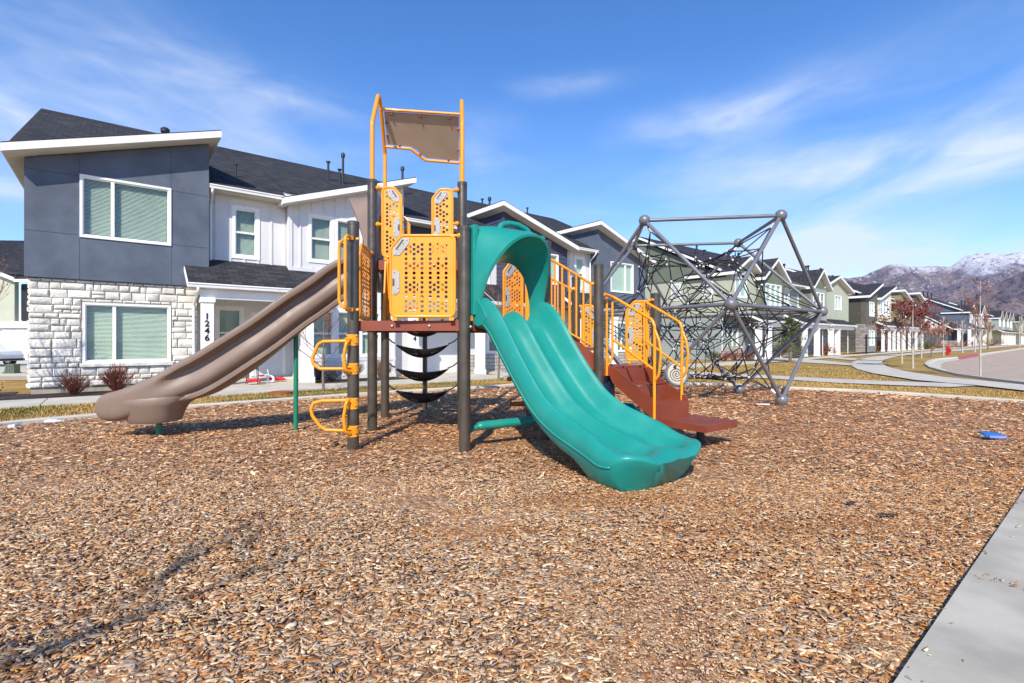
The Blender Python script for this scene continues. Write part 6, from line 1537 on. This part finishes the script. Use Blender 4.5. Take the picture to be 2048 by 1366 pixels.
def mtn(name, px0, px1, r0, r1, elev, na, nr, amp, seed, power=.75, ridge=1.0, fr=.0011):
    vs = []; fs = []
    for i in range(na+1):
        px = px0+(px1-px0)*i/na; az = math.atan2(px-1024, F); e = elev(px)
        for j in range(nr+1):
            w = j/nr; Y = r0+(r1-r0)*w; x = (px-1024)/F*Y
            base = e*Y*(w**power)
            q = V3((x*fr, Y*fr, seed)); rn_ = 0; a = 1; f = 1
            for o in range(6): rn_ += a*(1-abs(noise.noise(q*f))*2.0); a *= .48; f *= 2.07
            z = base+amp*(rn_-1.15)*min(1, w*3)*(1-.55*w**3)
            if w > .97: z = base-2+amp*.25*(rn_-1.15)
            vs.append((x, Y, max(z, -5)))
        
    n = nr+1
    for i in range(na):
        for j in range(nr): fs.append((i*n+j, (i+1)*n+j, (i+1)*n+j+1, i*n+j+1))
    mb = MB(); mb.add(vs, fs)
    # back face so the range is a solid body
    back = [((px0+(px1-px0)*i/na-1024)/F*(r1+600), r1+600, -5) for i in range(na+1)]; b0 = len(mb.v); mb.v += back
    for i in range(na): mb.f.append((i*n+nr, (i+1)*n+nr, b0+i+1, b0+i)); mb.m.append(0)
    o = mb.build(name, MT['rock'], smooth=True, fix=False); o['kind'] = 'structure'
    me = o.data; bm = bmesh.new(); bm.from_mesh(me); bmesh.ops.recalc_face_normals(bm, faces=bm.faces)
    if sum(f.normal.z for f in bm.faces) < 0: bmesh.ops.reverse_faces(bm, faces=bm.faces)
    bm.to_mesh(me); bm.free(); return o
mtn('snowy_mountain', 1380, 3000, 3200, 5200, lambda p: (HY-float(np.interp(p, sky_px, sky_py)))/F, 340, 130, 230, 3.1, .85)
f_px = [1600, 1750, 1840, 1900, 1960, 2010, 2048, 2150, 2300, 2600, 3200]; f_py = [690, 668, 648, 610, 580, 556, 541, 500, 470, 440, 430]
mtn('brown_foothill', 1600, 3000, 1500, 2700, lambda p: max(0, (HY-float(np.interp(p, f_px, f_py)))/F), 260, 100, 130, 8.4, .75, fr=.002)

# ---------------------------------------------------------------- trees and shrubs
def branch(mb, p, d, r, ln, depth, rr, tips, spread=.5, upb=.25, seg=5, minr=.003):
    n = 3; pts = [p.copy()]; q = p.copy(); dd = d.copy()
    for i in range(n):
        dd = (dd+V3((rr.uniform(-1, 1), rr.uniform(-1, 1), rr.uniform(-.5, 1)))*.12+ZU*upb*.12).normalized(); q = q+dd*ln/n; pts.append(q.copy())
    r1 = max(minr*.7, r*.55); mb.tube(pts, (r, r1), seg, cap=False)
    if depth == 0: tips.append((q, dd)); return
    k = rr.choice((2, 3, 3)) if depth > 1 else rr.choice((2, 3, 4))
    for i in range(k):
        w = rr.uniform(.35, 1.0) if i else 1.0
        b = pts[0]+(pts[-1]-pts[0])*w if w < 1 else q
        nd_ = (dd+V3((rr.uniform(-1, 1), rr.uniform(-1, 1), rr.uniform(-.3, .6)))*spread+ZU*upb*.3).normalized()
        branch(mb, b, nd_, max(minr, r1*rr.uniform(.6, .95)), ln*rr.uniform(.55, .85), depth-1, rr, tips, spread, upb, seg, minr)
def leaf_cluster(mb, c, n, rad, size, rr):
    for _ in range(n):
        p = c+V3((rr.gauss(0, rad), rr.gauss(0, rad), rr.gauss(0, rad))); a = V3((rr.uniform(-1, 1), rr.uniform(-1, 1), rr.uniform(-1, 1))).normalized(); b = a.orthogonal().normalized(); s = size*rr.uniform(.6, 1.3)
        k = p+a*s; mb.add([p-a*s*.6, p+b*s*.5, k, p-b*s*.45], [(0, 1, 2, 3)])
def young_tree(x, y, h, label, seed, trunk_m='bark_pale', leaf=None, nleaf=0, group=None, spread=.45, r=.03, lean=(0, 0), clear=.35, depth=3, nb=9, up=.5, width=.33, leafsize=.05, minr=.005):
    rr = random.Random(seed); z = gz(x, y); t = empty('tree', (x, y, z)); tag(t, label, 'tree', group)
    mb = MB(); top = V3((lean[0], lean[1], h)); pts = [V3((0, 0, -.05)), V3((lean[0]*.2+rr.uniform(-.02, .02), lean[1]*.2, h*.3)), V3((lean[0]*.55+rr.uniform(-.03, .03), lean[1]*.5, h*.6)), top]
    mb.tube(pts, [r, r*.85, r*.5, minr], 8, cap=False); mb.tube([V3((0, 0, -.05)), V3((0, 0, .06))], [r*1.6, r], 8)
    tr = mb.build('trunk', MT[trunk_m], t, smooth=True)
    mb = MB(); tips = []
    for i in range(nb):
        w = clear+(1-clear)*(i+.3)/nb*.95; a = rr.uniform(0, 2*PI); k = w*3; j = int(min(2, k)); p = pts[j]+(pts[j+1]-pts[j])*(k-j)
        ln = h*width*(1.15-w)*rr.uniform(.8, 1.2); d = V3((math.cos(a), math.sin(a), up+rr.uniform(0, .6))).normalized()
        branch(mb, p, d, max(minr, r*.42*(1.1-w)), ln, depth-1, rr, tips, spread, .4, 4, minr)
    mb.build('branches', MT['twig' if leaf else trunk_m], t, smooth=True)
    if nleaf:
        mb = MB()
        for p, d in tips:
            if rr.random() < .8: leaf_cluster(mb, p-d*.03, nleaf, .06 if leafsize < .08 else leafsize*1.1, leafsize, rr)
        mb.build('leaves', MT[leaf], t)
    return t
def at0(px, py, z=-.13): return G(px, py, z)
x, y = at0(647, 787, -.16); young_tree(x, y, 2.35, 'thin bare tree with reddish buds in the grass strip behind the orange climbing steps', 21, 'bark', 'leaf_orange', 2, r=.04, clear=.30, nb=13, depth=4, width=.42, leafsize=.018, minr=.0035, spread=.55)
x, y = G(997, 761, -.16); young_tree(x, y, 3.1, 'thin bare tree in the grass seen through the teal hood', 22, 'bark', 'leaf_orange', 2, r=.04, clear=.5, nb=9, depth=4, width=.36, leafsize=.016, minr=.0045, spread=.6)
young_tree(-11.95, 10.6, 2.9, 'bare spreading tree at the left edge before the white garage', 23, 'bark', 'leaf_orange', 2, r=.045, clear=.25, nb=14, depth=4, width=.46, leafsize=.022, minr=.004, spread=.6, up=.7, group=None)
gp = 'red-leaved young trees by the curved path'
for px, py, ph, lab, sd, wd, nb in ((1804, 727, 118, 'red-leaved young tree, left one of the three by the path bend', 31, .36, 11), (1826, 735.5, 128, 'tallest red-leaved young tree, nearest the path bend', 32, .40, 14), (1843, 718, 108, 'red-leaved young tree behind the other two, toward the hydrant', 33, .36, 9)):
    x, y = at0(px, py); young_tree(x, y, ph/F*y, lab, sd, 'bark_pale', 'leaf_red', 9, gp, r=.05, clear=.32, nb=nb, depth=3, width=wd, leafsize=.10, minr=.012)
x, y = at0(1863, 716); young_tree(x, y, 2.3, 'small rounded orange-brown tree beyond the red-leaved trees', 34, 'bark', 'leaf_orange', 4, r=.06, clear=.2, nb=16, depth=3, width=.5, leafsize=.09, minr=.012)
for px, py, ph, lab, sd, cl in ((1961, 754.5, 195, 'tall bare young tree beside the road, right of the hydrant', 41, .28), (1887, 714.5, 78, 'bare young tree just left of the red hydrant', 42, .4), (1925, 709.5, 64, 'thin bare tree behind the red-painted kerb', 43, .4), (1950, 708.5, 66, 'thin bare tree behind the street kerb, left of the far road bend', 44, .4), (1976, 704, 68, 'bare reddish tree far along the street', 45, .35), (2039, 700, 60, 'bare tree at the right edge of the street', 46, .4)):
    x, y = at0(px, py); young_tree(x, y, ph/F*y, lab, sd, 'bark_pale' if sd != 45 else 'bark', 'leaf_red' if sd in (41, 45) else None, 2 if sd in (41, 45) else 0, None, r=.034*max(1, y/25), clear=cl, nb=12, depth=3, width=.27, leafsize=.05, minr=.007*max(1, y/22), up=1.1)
young_tree(-4.5, -2.5, 5.6, 'bare leaning young tree added unseen behind the viewpoint to cast a thin shadow on the chips', 47, 'bark', r=.06, clear=.55, nb=8, depth=3, width=.22, minr=.008, lean=(2.2, -1.2))  # out of view; added and leaned only to throw this shadow
# small evergreen
x, y = at0(1580, 724.5, -.16); t = empty('evergreen_tree', (x, y, -.16)); tag(t, 'small open-branched evergreen on the lawn before the second row of houses', 'tree')
rr = random.Random(5); h = 88/F*y; mb = MB(); mb.tube([(0, 0, -.05), (.03, 0, h*.5), (-.02, 0, h*.96)], [.10, .07, .015], 8); 
lm = MB()
for i in range(95):
    w = (i+.5)/95; z = h*(.14+.84*w); R0 = h*.42*(1-w)**.62*rr.uniform(.55, 1.08); a = rr.uniform(0, 2*PI); e = V3((math.cos(a)*R0, math.sin(a)*R0, z+R0*rr.uniform(.15, .5))); mb.tube([(0, 0, z), tuple(e)], (.018, .006), 4, cap=False)
    for k in range(7):
        q = V3((0, 0, z)).lerp(e, rr.uniform(.42, 1.05)); leaf_cluster(lm, q, 13, .085, .055, rr)
mb.build('trunk', MT['bark_pale'], t, smooth=True); lm.build('crown', MT['needle'], t)
def shrub(t, n, h, w, m, label, seed, twig=110, px=None, leafy=0, group=None, z=None, cat='shrub'):
    p = SW(t, n) if px is None else V3((*G(px[0], px[1], -.14), 0)); rr = random.Random(seed)
    o = empty('shrub', (p.x, p.y, gz(p.x, p.y)+.02)); tag(o, label, cat, group); mb = MB()
    for i in range(twig):
        a = rr.uniform(0, 2*PI); s = rr.uniform(0, 1)**.6; e = V3((math.cos(a)*w*s, math.sin(a)*w*s, h*(1.05-.45*s*s)*rr.uniform(.6, 1.05))); b = V3((math.cos(a)*w*.15*s, math.sin(a)*w*.15*s, 0)); m_ = b.lerp(e, .55)+V3((rr.uniform(-.03, .03), rr.uniform(-.03, .03), .03))
        mb.tube([b, m_, e], (max(.0035, h*.008), max(.0018, h*.0045)), 4, cap=False)
        for _k in range(2): mb.tube([m_, m_+(e-m_)*.6+V3((rr.uniform(-.08, .08), rr.uniform(-.08, .08), .06))*h*1.5], (max(.0025, h*.006), .0015), 3, cap=False)
    mb.build('twigs', MT[m], o, smooth=True)
    if leafy:
        mb = MB()
        for i in range(leafy):
            a = rr.uniform(0, 2*PI); s = rr.uniform(0, 1)**.5; c_ = V3((math.cos(a)*w*s, math.sin(a)*w*s, h*rr.uniform(.15, 1)*(1-.4*s*s))); leaf_cluster(mb, c_, 4, h*.08, h*.075, rr)
        mb.build('foliage', MT[m], o)
shrub(.9, -.75, .62, .42, 'shrub_red', 'red-stemmed bare shrub at the left of the stone wall', 51)
shrub(1.75, -.55, .78, .42, 'shrub_red', 'taller red-stemmed bare shrub under the lower window, left half', 52, 130)
shrub(2.6, -.6, .45, .38, 'shrub_red', 'low bare shrub under the lower window, behind the tan slide', 53, 80)
shrub(3.15, -.7, .5, .30, 'shrub_brown', 'low grey-brown shrub beside porch column 1246', 56, 60)
shrub(-.95, -.2, .55, .50, 'straw', 'golden grassy clump at the left corner of the stone wall', 54, 160, leafy=40)
shrub(-1.75, -.55, .42, .45, 'shrub_green', 'green and yellow round shrub at the far left bed', 55, 90, leafy=130)
shrub(7.35, -.7, .5, .40, 'wood_dark', 'dark low shrub right of the second porch column', 57, 90, leafy=30)
shrub(8.05, -.75, .85, .45, 'shrub_brown', 'orange-brown shrub under the white bay, left of the front post', 58, 150)
shrub(9.1, -.75, .80, .45, 'shrub_brown', 'brown shrub under the white bay, between the front and rear posts', 59, 150)
shrub(15.9, -.8, .6, .45, 'shrub_brown', 'brown shrub before the navy house, beside its stone wainscot', 60, 90)
shrub(20.9, -.9, .6, .5, 'shrub_brown', 'brown shrub beside the porch of the blue-grey house', 61, 90)
shrub(33.6, .3, .75, .5, 'shrub_green', 'dark rounded shrub at the end wall of the second row', 62, 60, leafy=110)
for i, (px, py, h, w, m, lab) in enumerate(((1448, 722, .7, .7, 'shrub_red', 'red-brown shrub before the stone base of the second row, left'), (1468, 721, .75, .8, 'shrub_red', 'red-brown shrub before the stone base of the second row, middle'), (1490, 720, .7, .7, 'shrub_red', 'red-brown shrub before the stone base of the second row, right'),
        (1560, 715, 1.0, .8, 'shrub_red', 'reddish shrub between white columns, left of the evergreen'), (1655, 712.5, 1.2, .7, 'shrub_red', 'reddish shrub between the two right white columns of the second row'), (1712, 706.5, 1.3, .9, 'shrub_green', 'green shrub against the grey stone corner house'), (1745, 706, 1.6, 1.5, 'shrub_red', 'wide red-brown shrub beyond the black sign post'), (1757, 705.5, 1.3, 1.2, 'shrub_red', 'red-brown shrub at the right of the wide one'),
        (1854, 703.5, 1.3, 1.1, 'shrub_green', 'small green shrub before the slate blue house'), (1879, 702, .9, 1.2, 'shrub_brown', 'low brown shrub left of the red hydrant'), (1920, 701, 1.2, 2.0, 'shrub_brown', 'wide brown shrub right of the red hydrant'), (1982, 697.5, 1.6, 2.2, 'shrub_brown', 'brown shrub before the pale green house'))):
    shrub(0, 0, h, w, m, lab, 70+i, 70, px=(px, py), leafy=60)

# ---------------------------------------------------------------- street furniture and small things
def thing(mb, name, m, label, cat, loc=None, **kw):
    o = mb.build(name, [MT[q] for q in m] if isinstance(m, tuple) else MT[m], **kw); tag(o, label, cat); return o
x, y = at0(1896.5, 713.5); z = gz(x, y); fh = empty('fire_hydrant', (x, y, z)); tag(fh, 'red fire hydrant in the grass beside the path', 'fire hydrant')
s_ = 20/F*y/.80
mb = MB(); mb.tube([(0, 0, -.05), (0, 0, .04), (0, 0, .05), (0, 0, .50), (0, 0, .52), (0, 0, .57), (0, 0, .60), (0, 0, .70), (0, 0, .76)], [.17*1, .17, .125, .12, .16, .16, .13, .10, .04], 16); mb.xf(Matrix.Scale(s_, 4)); bd = mb.build('body', MT['red_paint'], fh, smooth=40)
for nm, a, b, r in (('side_cap', (-.20, 0, .42), (.20, 0, .42), .065), ('front_cap', (0, 0, .38), (0, -.21, .38), .085)):
    mb = MB(); mb.tube([a, b], r, 12); mb.xf(Matrix.Scale(s_, 4)); mb.build(nm, MT['red_paint'], fh, smooth=40)
mb = MB(); mb.tube([(0, 0, .74), (0, 0, .82)], .03, 6); mb.xf(Matrix.Scale(s_, 4)); mb.build('valve_nut', MT['red_paint'], fh)
x, y = at0(1732.5, 711.5); z = gz(x, y); sg = empty('sign_post', (x, y, z)); tag(sg, 'black wooden yard sign post with an empty arm, before the grey stone corner', 'sign post')
h = 38/F*y; mb = MB(); mb.box(-.05, .05, -.05, .05, -.1, h); mb.box(-.065, .065, -.065, .065, h, h+.06); mb.build('upright', MT['black_paint'], sg); mb = MB(); mb.box(.05, 31/F*y, -.035, .035, h*.84, h*.84+.09); mb.box(-.22, -.05, -.035, .035, h*.84, h*.84+.09); mb.build('arm', MT['black_paint'], sg)
# utility box by the left house, parked car nose
x, y = G(25, 746, -.14); ub = empty('utility_box', (x, y, -.15)); tag(ub, 'weathered green ribbed utility box beyond the left planting bed', 'utility box')
yb2 = 15.2; xc = AT(25, 0, yb2).x
mb = MB(); mb.prism([(-.36, -.25, 0), (.36, -.25, 0), (.28, -.2, .55), (-.28, -.2, .55)], (0, .45, 0)); mb.build('cabinet', MT['utility_green'], ub, bevel=.01); mb = MB(); mb.box(-.42, .42, -.3, .25, -.02, .06); mb.build('base', MT['utility_green'], ub)
for x_ in (-.18, 0, .18):
    mb = MB(); mb.prism([(x_-.03, -.262, .06), (x_+.03, -.262, .06), (x_+.02, -.215, .5), (x_-.02, -.215, .5)], (0, -.012, 0)); mb.build('rib', MT['utility_green'], ub)
ub.scale = (.62, .62, .72)
CX, CY = AT(17, 0, 27.0).x, 27.0
car = empty('parked_car', (CX, CY, -.15)); tag(car, 'white car parked before the garage, cut off by the left edge', 'car')
def carp(mb, name, m, parent=None, **k): return mb.build(name, MT[m], parent or car, **k)
pr = [(0, .28), (.02, .62), (-.12, .82), (-1.0, 1.0), (-1.55, 1.42), (-3.0, 1.45), (-3.6, 1.0), (-4.2, .92), (-4.25, .3)]
mb = MB(); mb.loft([[V3((x, -.85+w*1.7, zz if k else zz)) for x, zz in [(a*(1-.0), b) for a, b in pr]] for w, k in ((0, 0), (1, 1))]); bd = carp(mb, 'body', 'white_trim', smooth=30, bevel=.05)
mb = MB(); mb.prism([(-1.08, -.865, 1.0), (-1.56, -.865, 1.36), (-2.95, -.865, 1.38), (-3.45, -.865, 1.0)], (0, .012, 0)); carp(mb, 'side_window', 'pipe_black')
mb = MB(); mb.box(-4.1, .05, -.87, .87, .30, .40); carp(mb, 'bumper', 'black_paint')
for x_ in (-.75, -3.4):
    for y_ in (-.80, .80):
        mb = MB(); mb.tube([(x_, y_-.1, .31), (x_, y_+.1, .31)], .31, 20); w_ = carp(mb, 'wheel', 'tyre', smooth=40); mb = MB(); mb.tube([(x_, y_-.11, .31), (x_, y_+.11, .31)], .18, 14); carp(mb, 'rim', 'bolt', w_)
mb = MB(); mb.box(-.05, .03, -.8, -.5, .62, .74); carp(mb, 'headlight', 'clear_plastic')
# litter
x, y = 5.93, 6.08
px0 = V3((x, y, .0)); dr = empty('blue_box', (x, y, 0)); dr.scale = (.70,)*3; tag(dr, 'crushed bright blue cardboard box lying on the wood chips at right', 'box')
mb = MB(); mb.add([(-.17, -.07, .035), (.15, -.085, .03), (.165, .075, .075), (-.16, .09, .10), (-.155, -.065, .075), (.14, -.08, .085), (.155, .07, .10), (-.18, .085, .125)], [(3,2,1,0),(4,5,6,7),(0,1,5,4),(1,2,6,5),(2,3,7,6),(3,0,4,7)]); mb.build('carton', MT['blue_plastic'], dr, bevel=.006)
mb = MB(); mb.prism([(-.14, -.10, .035), (.15, -.115, .03), (.15, -.105, .065), (-.13, -.09, .07)], (0, .015, 0)); mb.build('print_band', MT['lavender'], dr)
mb = MB(); mb.prism([(-.08, -.10, .02), (-.02, -.17, .012), (.03, -.10, .02)], (0, 0, .006)); mb.prism([(.10, -.10, .02), (.19, -.15, .012), (.17, -.06, .03)], (0, 0, .006)); mb.build('torn_flap', MT['blue_plastic'], dr)
x, y = G(105, 845, .02); mb = MB(); mb.tube([(-.11, 0, .035), (-.06, 0, .037), (.05, .01, .035), (.08, .01, .035), (.10, .012, .034), (.12, .013, .034)], [.028, .034, .034, .022, .013, .013], 10); o = thing(mb, 'plastic_bottle', 'clear_plastic', 'clear plastic bottle lying on the chips near the kerb at far left', 'bottle', smooth=40); o.location = (x, y, 0.01); o.scale = (.8,)*3; o.rotation_euler.z = .25
x, y = G(28, 854, .02); mb = MB(); mb.sphere((0, 0, .03), .05, 10, 6, .6); mb.v = [(a+.015*math.sin(b*90+c*70), b+.015*math.cos(a*80), c+.012*math.sin(a*100)) for a, b, c in mb.v]; o = thing(mb, 'plastic_bag', 'paper', 'crumpled white plastic scrap on the chips at the left edge', 'litter', smooth=True); o.location = (x, y, 0)
x, y = G(1525, 809.5, .02); mb = MB(); mb.prism([(-.13, -.03, .03), (.10, -.07, .025), (.15, .05, .03), (-.10, .06, .028)], (0, 0, .008)); o = thing(mb, 'paper_scrap', 'paper', 'flat white paper on the chips beside the front foot of the net climber', 'litter'); o.location = (x, y, 0)
for i, (px, py, s, lab) in enumerate(((1700, 1009, .05, 'dark flat piece of bark on the chips right of the teal slide'), (1775, 1033, .045, 'long dark splinter of wood on the chips near the blue box side'))):
    x, y = G(px, py, .01); mb = MB(); mb.prism([(-s*.7, -s*.15, .018), (s*.2, -s*.4, .018), (s*.8, .1*s, .02), (s*.3, s*.35, .02), (-s*.3, s*.2, .018)] if i == 0 else [(-s*1.3, .014, .018), (0, -.006, .018), (s*1.3, -.016, .02), (s*.9, .0, .02), (-.2*s, .010, .02)], (0, 0, .01)); o = thing(mb, 'bark_piece', 'wood_dark', lab, 'bark'); o.location = (x, y, 0)
# meter lid and valve cover in the grass strip
x, y = G(562, 789, -.12); mb = MB(); mb.tube([(0, 0, -.06), (0, 0, .05), (0, 0, .056)], [.27, .27, .25], 24); mb.tube([(0, 0, .05), (0, 0, .062)], .22, 24); o = thing(mb, 'meter_lid', 'orange_brown', 'rusty round meter lid in the grass strip left of the green pole', 'lid', smooth=40); o.location = (x, y, -.10)
# porch things: ride-on tricycle, toy mower, dark stool, wreath, door mat
def porch_at(px, py, z=-.1): x, y = G(px, py, z); return x, y
x, y = porch_at(527, 766); tr = empty('toy_tricycle', (x, y, -.08), .5); tag(tr, 'white and red toy tricycle on the porch paving behind the tan slide', 'tricycle')
for a in ((-.16, -.1), (-.16, .1), (.2, 0)):
    mb = MB(); mb.tube([(a[0], a[1]-.025, .11), (a[0], a[1]+.025, .11)], .11, 18); w_ = mb.build('wheel', MT['paper'], tr, smooth=40); mb = MB(); mb.tube([(a[0], a[1]-.03, .11), (a[0], a[1]+.03, .11)], .05, 12); mb.build('hub', MT['red_paint'], w_)
mb = MB(); mb.tube([(-.16, -.1, .11), (-.16, .1, .11)], .012, 8); mb.tube([(-.16, 0, .11), (-.05, 0, .20), (.14, 0, .24), (.20, 0, .11)], .018, 8, fil=.04); mb.tube([(.14, 0, .24), (.11, 0, .42)], .015, 8); mb.build('frame', MT['paper'], tr, smooth=50)
mb = MB(); mb.box(-.13, .02, -.06, .06, .20, .235); mb.build('seat', MT['red_paint'], tr, bevel=.01); mb = MB(); mb.tube([(.11, -.14, .42), (.11, .14, .42)], .014, 8); mb.build('handlebar', MT['orange_brown'], tr, smooth=50)
x, y = porch_at(508, 769); st_ = empty('toy_cart', (x, y, -.08), .3); tag(st_, 'dark framed toy cart with a red tray on the porch paving', 'toy')
mb = MB()
for a in ((-.2, -.12), (-.2, .12), (.12, -.12), (.12, .12)): mb.tube([(a[0], a[1], 0), (a[0]*.7, a[1]*.8, .55)], .013, 6)
mb.tube([(-.14, -.1, .45), (.1, -.1, .45), (.1, .1, .45), (-.14, .1, .45)], .012, 6, closed=True); mb.build('frame', MT['black_paint'], st_, smooth=50)
mb = MB(); mb.box(-.2, .2, -.12, .12, .06, .16); mb.build('tray', MT['red_paint'], st_, bevel=.01); mb = MB(); mb.sphere((.06, 0, .60), .07, 10, 6); mb.build('knob', MT['red_paint'], st_, smooth=True)
x, y = porch_at(556, 763); mb = MB(); mb.tube([(-.2, 0, .06), (0, .03, .08), (.2, 0, .06)], [.05, .065, .04], 8); mb.tube([(-.05, -.08, .03), (.3, -.05, .04)], .02, 6); o = thing(mb, 'toy_truck', 'red_paint', 'small red toy lying before the white door of the porch', 'toy', smooth=50); o.location = (x, y, -.08)
p = SW(12.48, 1.24, 1.72); mb = MB(); mb.tube([(math.cos(t_)*.17, 0, math.sin(t_)*.17) for t_ in [2*PI*i/20 for i in range(20)]], .045, 8, closed=True); rr = random.Random(3)
for i in range(160):
    a = rr.uniform(0, 2*PI); leaf_cluster(mb, V3((math.cos(a)*.17, -.03, math.sin(a)*.17)), 1, .03, .03, rr)
o = thing(mb, 'wreath', 'red_paint', 'red wreath hanging on the white door of unit 1244', 'wreath'); o.location = p; o.rotation_euler = (0, 0, STREET)
p = SW(6.0, .4, -.1); mb = MB(); mb.tube([(0, 0, 0), (0, 0, .45), (0, 0, .46)], [.13, .19, .17], 16); o = thing(mb, 'planter', 'navy_plastic', 'dark planter between the second porch column and the white wall', 'planter', smooth=40); o.location = SW(7.05, -.35, -.1)

# ---------------------------------------------------------------- distant air
hz_ = bpy.data.materials.new('haze'); hz_.use_nodes = True; t = hz_.node_tree; t.nodes.clear()
out = N(t, 'ShaderNodeOutputMaterial'); pv = N(t, 'ShaderNodeVolumePrincipled'); pv.inputs['Density'].default_value = .000022; pv.inputs['Color'].default_value = (.62, .72, .95, 1); pv.inputs['Anisotropy'].default_value = 0
L(t, pv.outputs[0], out.inputs['Volume'])
mb = MB(); mb.box(-9500, 9500, -9500, 9500, -8, 1500); o = mb.build('haze', hz_); o['kind'] = 'stuff'
